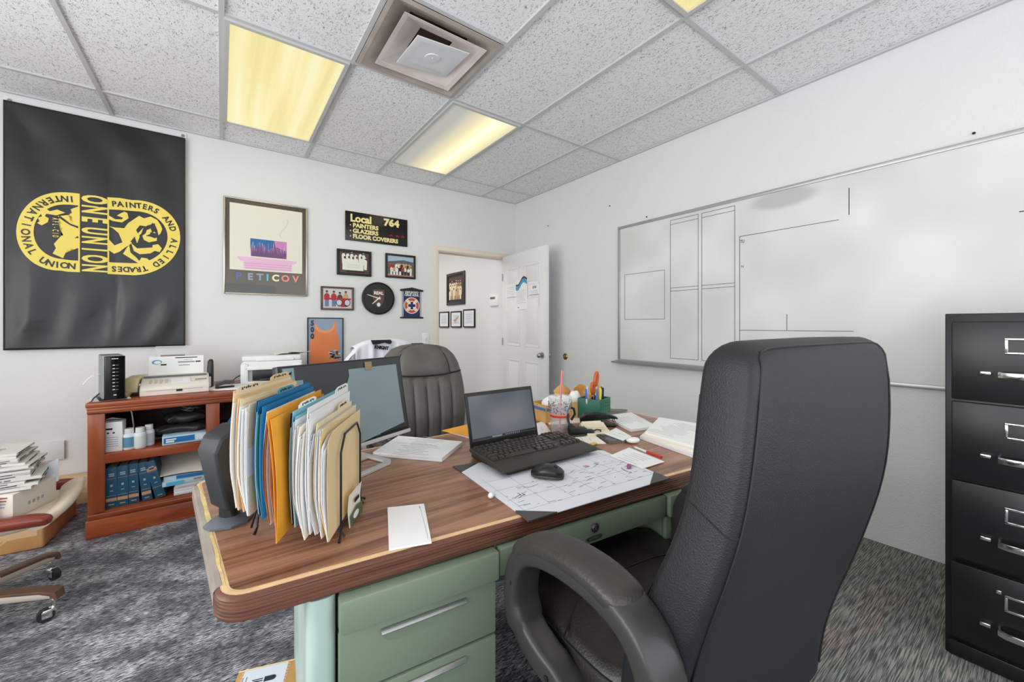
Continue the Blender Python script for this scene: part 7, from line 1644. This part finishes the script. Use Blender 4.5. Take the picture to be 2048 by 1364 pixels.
for s_ in (-1, 1):
    mb = MB(); mb.sweep(catmull([(s_ * 0.24, 0.03, 0.45), (s_ * 0.285, 0.03, 0.58), (s_ * 0.295, 0.0, 0.655), (s_ * 0.295, -0.12, 0.665), (s_ * 0.295, -0.26, 0.655), (s_ * 0.29, -0.32, 0.58), (s_ * 0.25, -0.25, 0.45)]), 0.028, 0.022, n=14); mb.build('armrest', mat('arm_grey', (58, 56, 54), 0.5), g)
mb = MB(); mb.box((-0.005, 0.175, 1.098), (0.07, 0.03, 0.035), bev=0.006); mb.box((-0.005, 0.16, 1.0), (0.03, 0.02, 0.2)); mb.build('rear_handle', BLACK, g)
star_base(g, 5, 0.30, R(20), BLACK)

# ------------------------------------------------------------ chair with the white T-shirt
tx, ty = 0.985, 2.95
tc_ = thing('visitor_chair', 'low backed chair behind the grey chair, hidden under the draped white shirt', 'chair', (tx, ty, 0), R(6))
mb = MB(); rings = []
for z, hw in ((0.62, 0.19), (0.75, 0.21), (0.9, 0.215), (1.0, 0.205), (1.06, 0.18), (1.09, 0.13), (1.10, 0.05)): rings.append(sring(hw, 0.0, 0.05, z, 3.5, 28))
mb.loft(rings, 0); mb.build('backrest', BLACK, tc_, smooth=70)
MB().box((0, -0.22, 0.46), (0.46, 0.46, 0.07), bev=0.03, seg=3).build('seat', BLACK, tc_)
MB().sweep([(0, 0.03, 0.7), (0, 0.07, 0.5), (0, 0.03, 0.40), (0, -0.1, 0.40)], 0.03, 0.008, n=12).build('back_bar', DARK, tc_)
for a_, b_ in ((-1, -1), (1, -1), (-1, 1), (1, 1)): MB().tube([(a_ * 0.20, -0.22 + b_ * 0.19, 0.43), (a_ * 0.22, -0.22 + b_ * 0.21, 0.0)], 0.012, 10).build('leg', STEEL, tc_)
SHIRT = mat('shirt_cotton', (228, 228, 236), 0.9, spec=0.1)
ts = thing('t_shirt', 'white t-shirt with black lettering draped over the chair by the wall', 't-shirt', (tx, ty, 0), R(6))
def shirt_fn(u, v_):
    x = -0.235 + 0.47 * u; t_ = (x / 0.235)
    zt_ = 1.118 - 0.055 * abs(t_) ** 3.0
    s_ = v_ * 0.78                # cloth length from the rear hem over the top to the front hem
    fl = 0.010 * math.sin(26 * u + 3 * v_) * min(1, abs(v_ - 0.36) * 5) + 0.006 * math.sin(47 * u + 1.3)* min(1, abs(v_ - 0.36) * 5)
    top = 0.30
    if s_ < top - 0.04: return (x, 0.072 + fl * 0.6, zt_ - (top - 0.04 - s_) - 0.02)
    if s_ > top + 0.04: return (x * (1 + 0.10 * (s_ - top)), -0.024 - fl - 0.02 * (s_ - top), zt_ - (s_ - top - 0.04) - 0.02)
    a = (s_ - top + 0.04) / 0.08 * PI; return (x, 0.024 + 0.048 * math.cos(a) + fl * 0.3, zt_ - 0.02 + 0.022 * math.sin(a))
mb = MB(); mb.slab(shirt_fn, 60, 50, (0, 0.0012, 0)); mb.build('body', SHIRT, ts, smooth=75)
def sleeve(s_):
    mb = MB(); rings = []
    for k in range(9):
        t_ = k / 8; cx_, cz_ = s_ * (0.205 + 0.10 * t_), 1.075 - 0.115 * t_ ** 1.1; r_ = 0.052 + 0.012 * t_
        rings.append([(cx_ + 0.45 * r_ * math.cos(a) * s_ + 0.006 * math.sin(4 * a + k), 0.015 + 0.028 * math.sin(a) * (1 + 0.2 * math.sin(3 * a)), cz_ - r_ * 0.9 * math.cos(a) * 0.8 - 0.02) for a in [2 * PI * j / 18 for j in range(18)]])
    mb.loft(rings, 0); return mb.build('sleeve', SHIRT, ts, smooth=75)
sleeve(-1); sleeve(1)
mb = MB()
def on_shirt(x, z): return (x, -0.046 - 0.01 * (1.10 - z), z)
pts = [(p[0] - 0.060, p[1]) for p in [(-0.075, 1.113), (0.075, 1.113), (0.085, 1.095), (0.075, 1.080), (0.055, 1.082), (0.03, 1.092), (0.0, 1.086), (-0.03, 1.08), (-0.06, 1.082)]]
mb.prism([(p[0], p[1]) for p in pts], -0.0500, -0.0485, 'y')
tm = Matrix(((1, 0, 0, -0.055), (0, 0, -1, -0.052), (0, 1, 0, 1.056), (0, 0, 0, 1))) @ Matrix.Rotation(R(-8), 4, 'Z')
mb.text('KNIGHT', 0.034, tm, 0, bold=0.0015, sx=0.82, depth=0.003); mb.build('print', INK, ts)

# ------------------------------------------------------------ old swivel chair at the left with boxes and newspapers
UPH = mat('beige_upholstery', (206, 192, 172), 0.9, bump=(160, 0.25, 0.002), var=(8, 0.05)); BASEM = mat('base_beige', (190, 178, 164), 0.4); WCAP = mat('cap_brown', (98, 70, 54), 0.45, var=(14, 0.08)); WARM = wood_mat('arm_wood', [(84, 32, 20), (118, 46, 28), (138, 60, 36)], (2.5, 26, 26), 0.25, 1.0, coat=0.3)
sc0 = thing('swivel_chair', 'old beige swivel chair with wooden arms, loaded with boxes and newspapers', 'chair', (-0.885, 2.60, 0), 0)
mb = MB(); rings = []
for z, s_ in ((0.392, 0.9), (0.40, 0.97), (0.415, 1.0), (0.432, 0.99), (0.443, 0.95), (0.45, 0.88)):
    rings.append([(0.02 + 0.31 * s_ * math.copysign(abs(math.cos(a)) ** 0.5, math.cos(a)), 0.02 + 0.20 * s_ * math.copysign(abs(math.sin(a)) ** 0.5, math.sin(a)), z) for a in [2 * PI * k / 40 for k in range(40)]])
mb.loft(rings, 0); mb.build('seat', UPH, sc0, smooth=70)
# rolled front edge of the upholstery, turned up toward the room
mb = MB(); mb.sweep(catmull([(0.290, -0.17, 0.415), (0.325, -0.08, 0.440), (0.325, 0.06, 0.450), (0.310, 0.19, 0.462)]), 0.045, 0.020, n=16, side=(0.85, 0, 0.5), power=2.6); mb.build('seat_roll', UPH, sc0, smooth=70)
for yy in (-0.215, 0.245):
    mb = MB(); mb.sweep(catmull([(-0.32, yy, 0.47), (-0.1, yy, 0.462), (0.12, yy, 0.458), (0.27, yy, 0.452), (0.335, yy, 0.440)]), [0.030] * 13 + [0.029, 0.027, 0.023, 0.012], [0.024] * 13 + [0.023, 0.021, 0.018, 0.010], n=18, side=(0, 1, 0), power=2.6); mb.build('wooden_arm', WARM, sc0, smooth=70)
    MB().box((-0.05, yy + (0.02 if yy < 0 else -0.02), 0.43), (0.3, 0.02, 0.05), bev=0.005).build('arm_support', BASEM, sc0)
mb = MB(); mb.box((-0.34, 0.02, 0.68), (0.09, 0.40, 0.46), bev=0.035, seg=3, ry=R(-8)); mb.build('backrest', UPH, sc0)
star_base(sc0, 5, 0.345, R(-22), BASEM, WCAP, 0.105, 0.34, CHROME)
# boxes on the seat
zc_ = 0.4505
pb = thing('paper_box', 'white carton of paper with torn flap at the near side of the swivel chair seat', 'box', (-0.855, 2.535, zc_), R(-4))
mb = MB(); mb.box((0, 0, 0.05), (0.30, 0.19, 0.10), 0, bev=0.003); mb.box((0.04, -0.0955, 0.045), (0.10, 0.0012, 0.07), 1); mb.box((0.125, -0.0955, 0.03), (0.03, 0.0012, 0.04), 1); mb.build('box', [PAPER, PAPER2], pb)
pb2 = thing('paper_box', 'pale carton with small red lettering at the right end of the chair seat', 'box', (-0.668, 2.545, zc_), R(-22))
mb = MB(); mb.box((0, 0, 0.05), (0.085, 0.20, 0.10), 0, bev=0.003)
for i in range(4): mb.box((-0.0, -0.1006, 0.088 - 0.012 * i), (0.05 - 0.006 * i, 0.0012, 0.005), 1 if i < 2 else 2)
for i in range(4): mb.box((0.0428, -0.03 + 0.02 * i, 0.04), (0.0012, 0.010, 0.014), 2)
mb.build('box', [mat('carton_pale', (214, 204, 192), 0.75), mat('print_maroon', (150, 84, 76), 0.6), GREYINK], pb2)
MB().slab(lambda u, v_: (0.0 + 0.05 * u, 0.10 - 0.0 * v_, 0.05 + 0.10 * v_ + 0.03 * u), 4, 4, (0, 0.002, 0)).build('torn_flap', PAPER2, pb2)
# newspapers
NEWS = mat('newsprint', (206, 203, 198), 0.9, spec=0.1); NEWD = mat('newsprint_ink', (92, 90, 90), 0.9); NEWB = mat('newsprint_dark', (60, 60, 62), 0.9)
rnd = random.Random(77); z = zc_ + 0.1025; NN = 14
names = ['lowest', 'second lowest', 'third lowest', 'fourth lowest', 'fifth lowest', 'sixth lowest', 'seventh lowest', 'seventh from the top', 'sixth from the top', 'fifth from the top', 'fourth from the top', 'third from the top', 'second from the top', 'topmost']
for k in range(NN):
    th = rnd.choice([0.010, 0.012, 0.014]); wv = rnd.uniform(0.30, 0.34); dv_ = rnd.uniform(0.20, 0.23); ph = rnd.uniform(0, 6); lift = 0.020 * (1 - k / NN) + 0.004
    def nf(u, v_, wv=wv, dv_=dv_, ph=ph): return (-wv / 2 + wv * u, -dv_ / 2 + dv_ * v_, 0.0012 * math.sin(7 * u + ph) - 0.004 * max(0, u - 0.8) / 0.2 * (0.5 + 0.5 * math.sin(ph)))
    mb = MB(); mb.slab(nf, 14, 4, (0, 0, -th * 0.8), 0)
    for q in range(rnd.choice([4, 5, 7])):      # printed blocks showing on the folded edges
        u0 = rnd.uniform(0.02, 0.8); u1 = u0 + rnd.uniform(0.05, 0.16); p = nf((u0 + u1) / 2, 0); mb.box((p[0], p[1] - 0.0006, p[2] + th * 0.4), ((u1 - u0) * wv, 0.001, th * 0.28), rnd.choice([1, 1, 2]))
        v0 = rnd.uniform(0.1, 0.8); p = nf(1, v0); mb.box((p[0] + 0.0006, p[1], p[2] + th * 0.4), (0.001, 0.04, th * 0.28), rnd.choice([1, 2]))
    if k == NN - 1:
        for q in range(9): mb.box((rnd.uniform(-0.1, 0.1), rnd.uniform(-0.09, 0.09), th * 0.8 + 0.0028), (rnd.uniform(0.04, 0.1), 0.004, 0.0006), 1)
    zz = z; z += th * 0.8 + 0.0008
    o = mb.build('newspaper', [NEWS, NEWD, NEWB], loc=(-0.775 - 0.005 * k + rnd.uniform(-0.014, 0.014), 2.575 + 0.002 * k + rnd.uniform(-0.01, 0.01), zz + 0.003), rz=R(rnd.uniform(-4, 4) + 3), label='folded newspaper, %s of the stack on the swivel chair' % names[k], cat='newspaper', group='newspapers on the swivel chair')
# cardboard box on the floor behind the chair, pale wooden block by the wall
cb = thing('cardboard_box', 'large brown cardboard box on the carpet behind the swivel chair', 'box', (-1.045, 3.53, 0), R(-4))
mb = MB(); mb.box((0, 0, 0.095), (0.55, 0.46, 0.19), 0, bev=0.012, seg=3); mb.build('box', mat('cardboard_taped', (200, 150, 96), 0.7, var=(9, 0.08)), cb)
mb = MB(); mb.box((0, -0.2306, 0.10), (0.5, 0.0012, 0.05), 0); mb.box((0.12, -0.2309, 0.06), (0.05, 0.001, 0.008), 0, ry=R(-40)); mb.build('packing_tape', mat('clear_tape', (222, 186, 140), 0.25), cb)
MB().box((0, 0, 0.095), (0.38, 0.10, 0.19), bev=0.003).build('wooden_block', mat('pale_wood', (226, 188, 142), 0.6, var=(6, 0.05), stretch=(1, 8, 8)), loc=(-0.90, 3.985, 0), label='pale wood panel box on the floor between the cardboard box and the bookcase', cat='wood box')
# box with a printed label beside the desk
p1 = PZ(478, 1344, 0.17); p2 = PZ(617, 1312, 0.17); a_ = p2 - p1
lb = thing('cardboard_box', 'small cardboard box with a white battery label on the floor beside the desk', 'box', (p1.x + a_.x / 2, p1.y + a_.y / 2, 0), math.atan2(a_.y, a_.x))
Lb = a_.length; mb = MB(); mb.box((0, -0.10, 0.085), (Lb, 0.20, 0.17), bev=0.002); mb.build('box', KRAFT, lb); MB().tube([(-Lb / 2, -0.001, 0.17), (Lb / 2, -0.001, 0.17)], 0.002, 6).build('folded_edge', MANILA, lb)
mb = MB(); mb.box((-Lb * 0.10, -0.085, 0.1705), (Lb * 0.62, 0.16, 0.001), 0)
for k in range(14): mb.box((-Lb * 0.10 + Lb * 0.31 + 0.003, -0.012 - 0.011 * k, 0.1705), (0.006, 0.005, 0.001), 2); mb.box((-Lb * 0.10 - Lb * 0.31 - 0.003, -0.012 - 0.011 * k, 0.1705), (0.006, 0.005, 0.001), 2)
TL_ = Matrix.Translation((-Lb * 0.06, -0.05, 0.1712))
mb.prism(rect(-0.004, -0.012, 0.020, 0.006), 0, 0.0006, 'z', 1, TL_); mb.prism(ell(0.021, -0.003, 0.006, 0.008, 14), 0, 0.0007, 'z', 1, TL_)
for k in range(3): mb.prism(rect(-0.036 + 0.006 * (k == 0), -0.012 + 0.0075 * k - 0.003, -0.008, -0.009 + 0.0075 * k - 0.003), 0, 0.0006, 'z', 1, TL_)
mb.text('UN', 0.024, Matrix.Translation((-Lb * 0.21, -0.070, 0.1712)) @ Matrix.Rotation(R(-90), 4, 'Z'), 1)
for x in (-0.065, -0.055): mb.box((x - 0.01, -0.06, 0.1713), (0.0012, 0.06, 0.0005), 1)
mb.build('label', [mat('label_white', (222, 228, 238), 0.5), mat('label_navy', (34, 40, 66), 0.5), mat('label_pink', (214, 170, 160), 0.6)], lb)
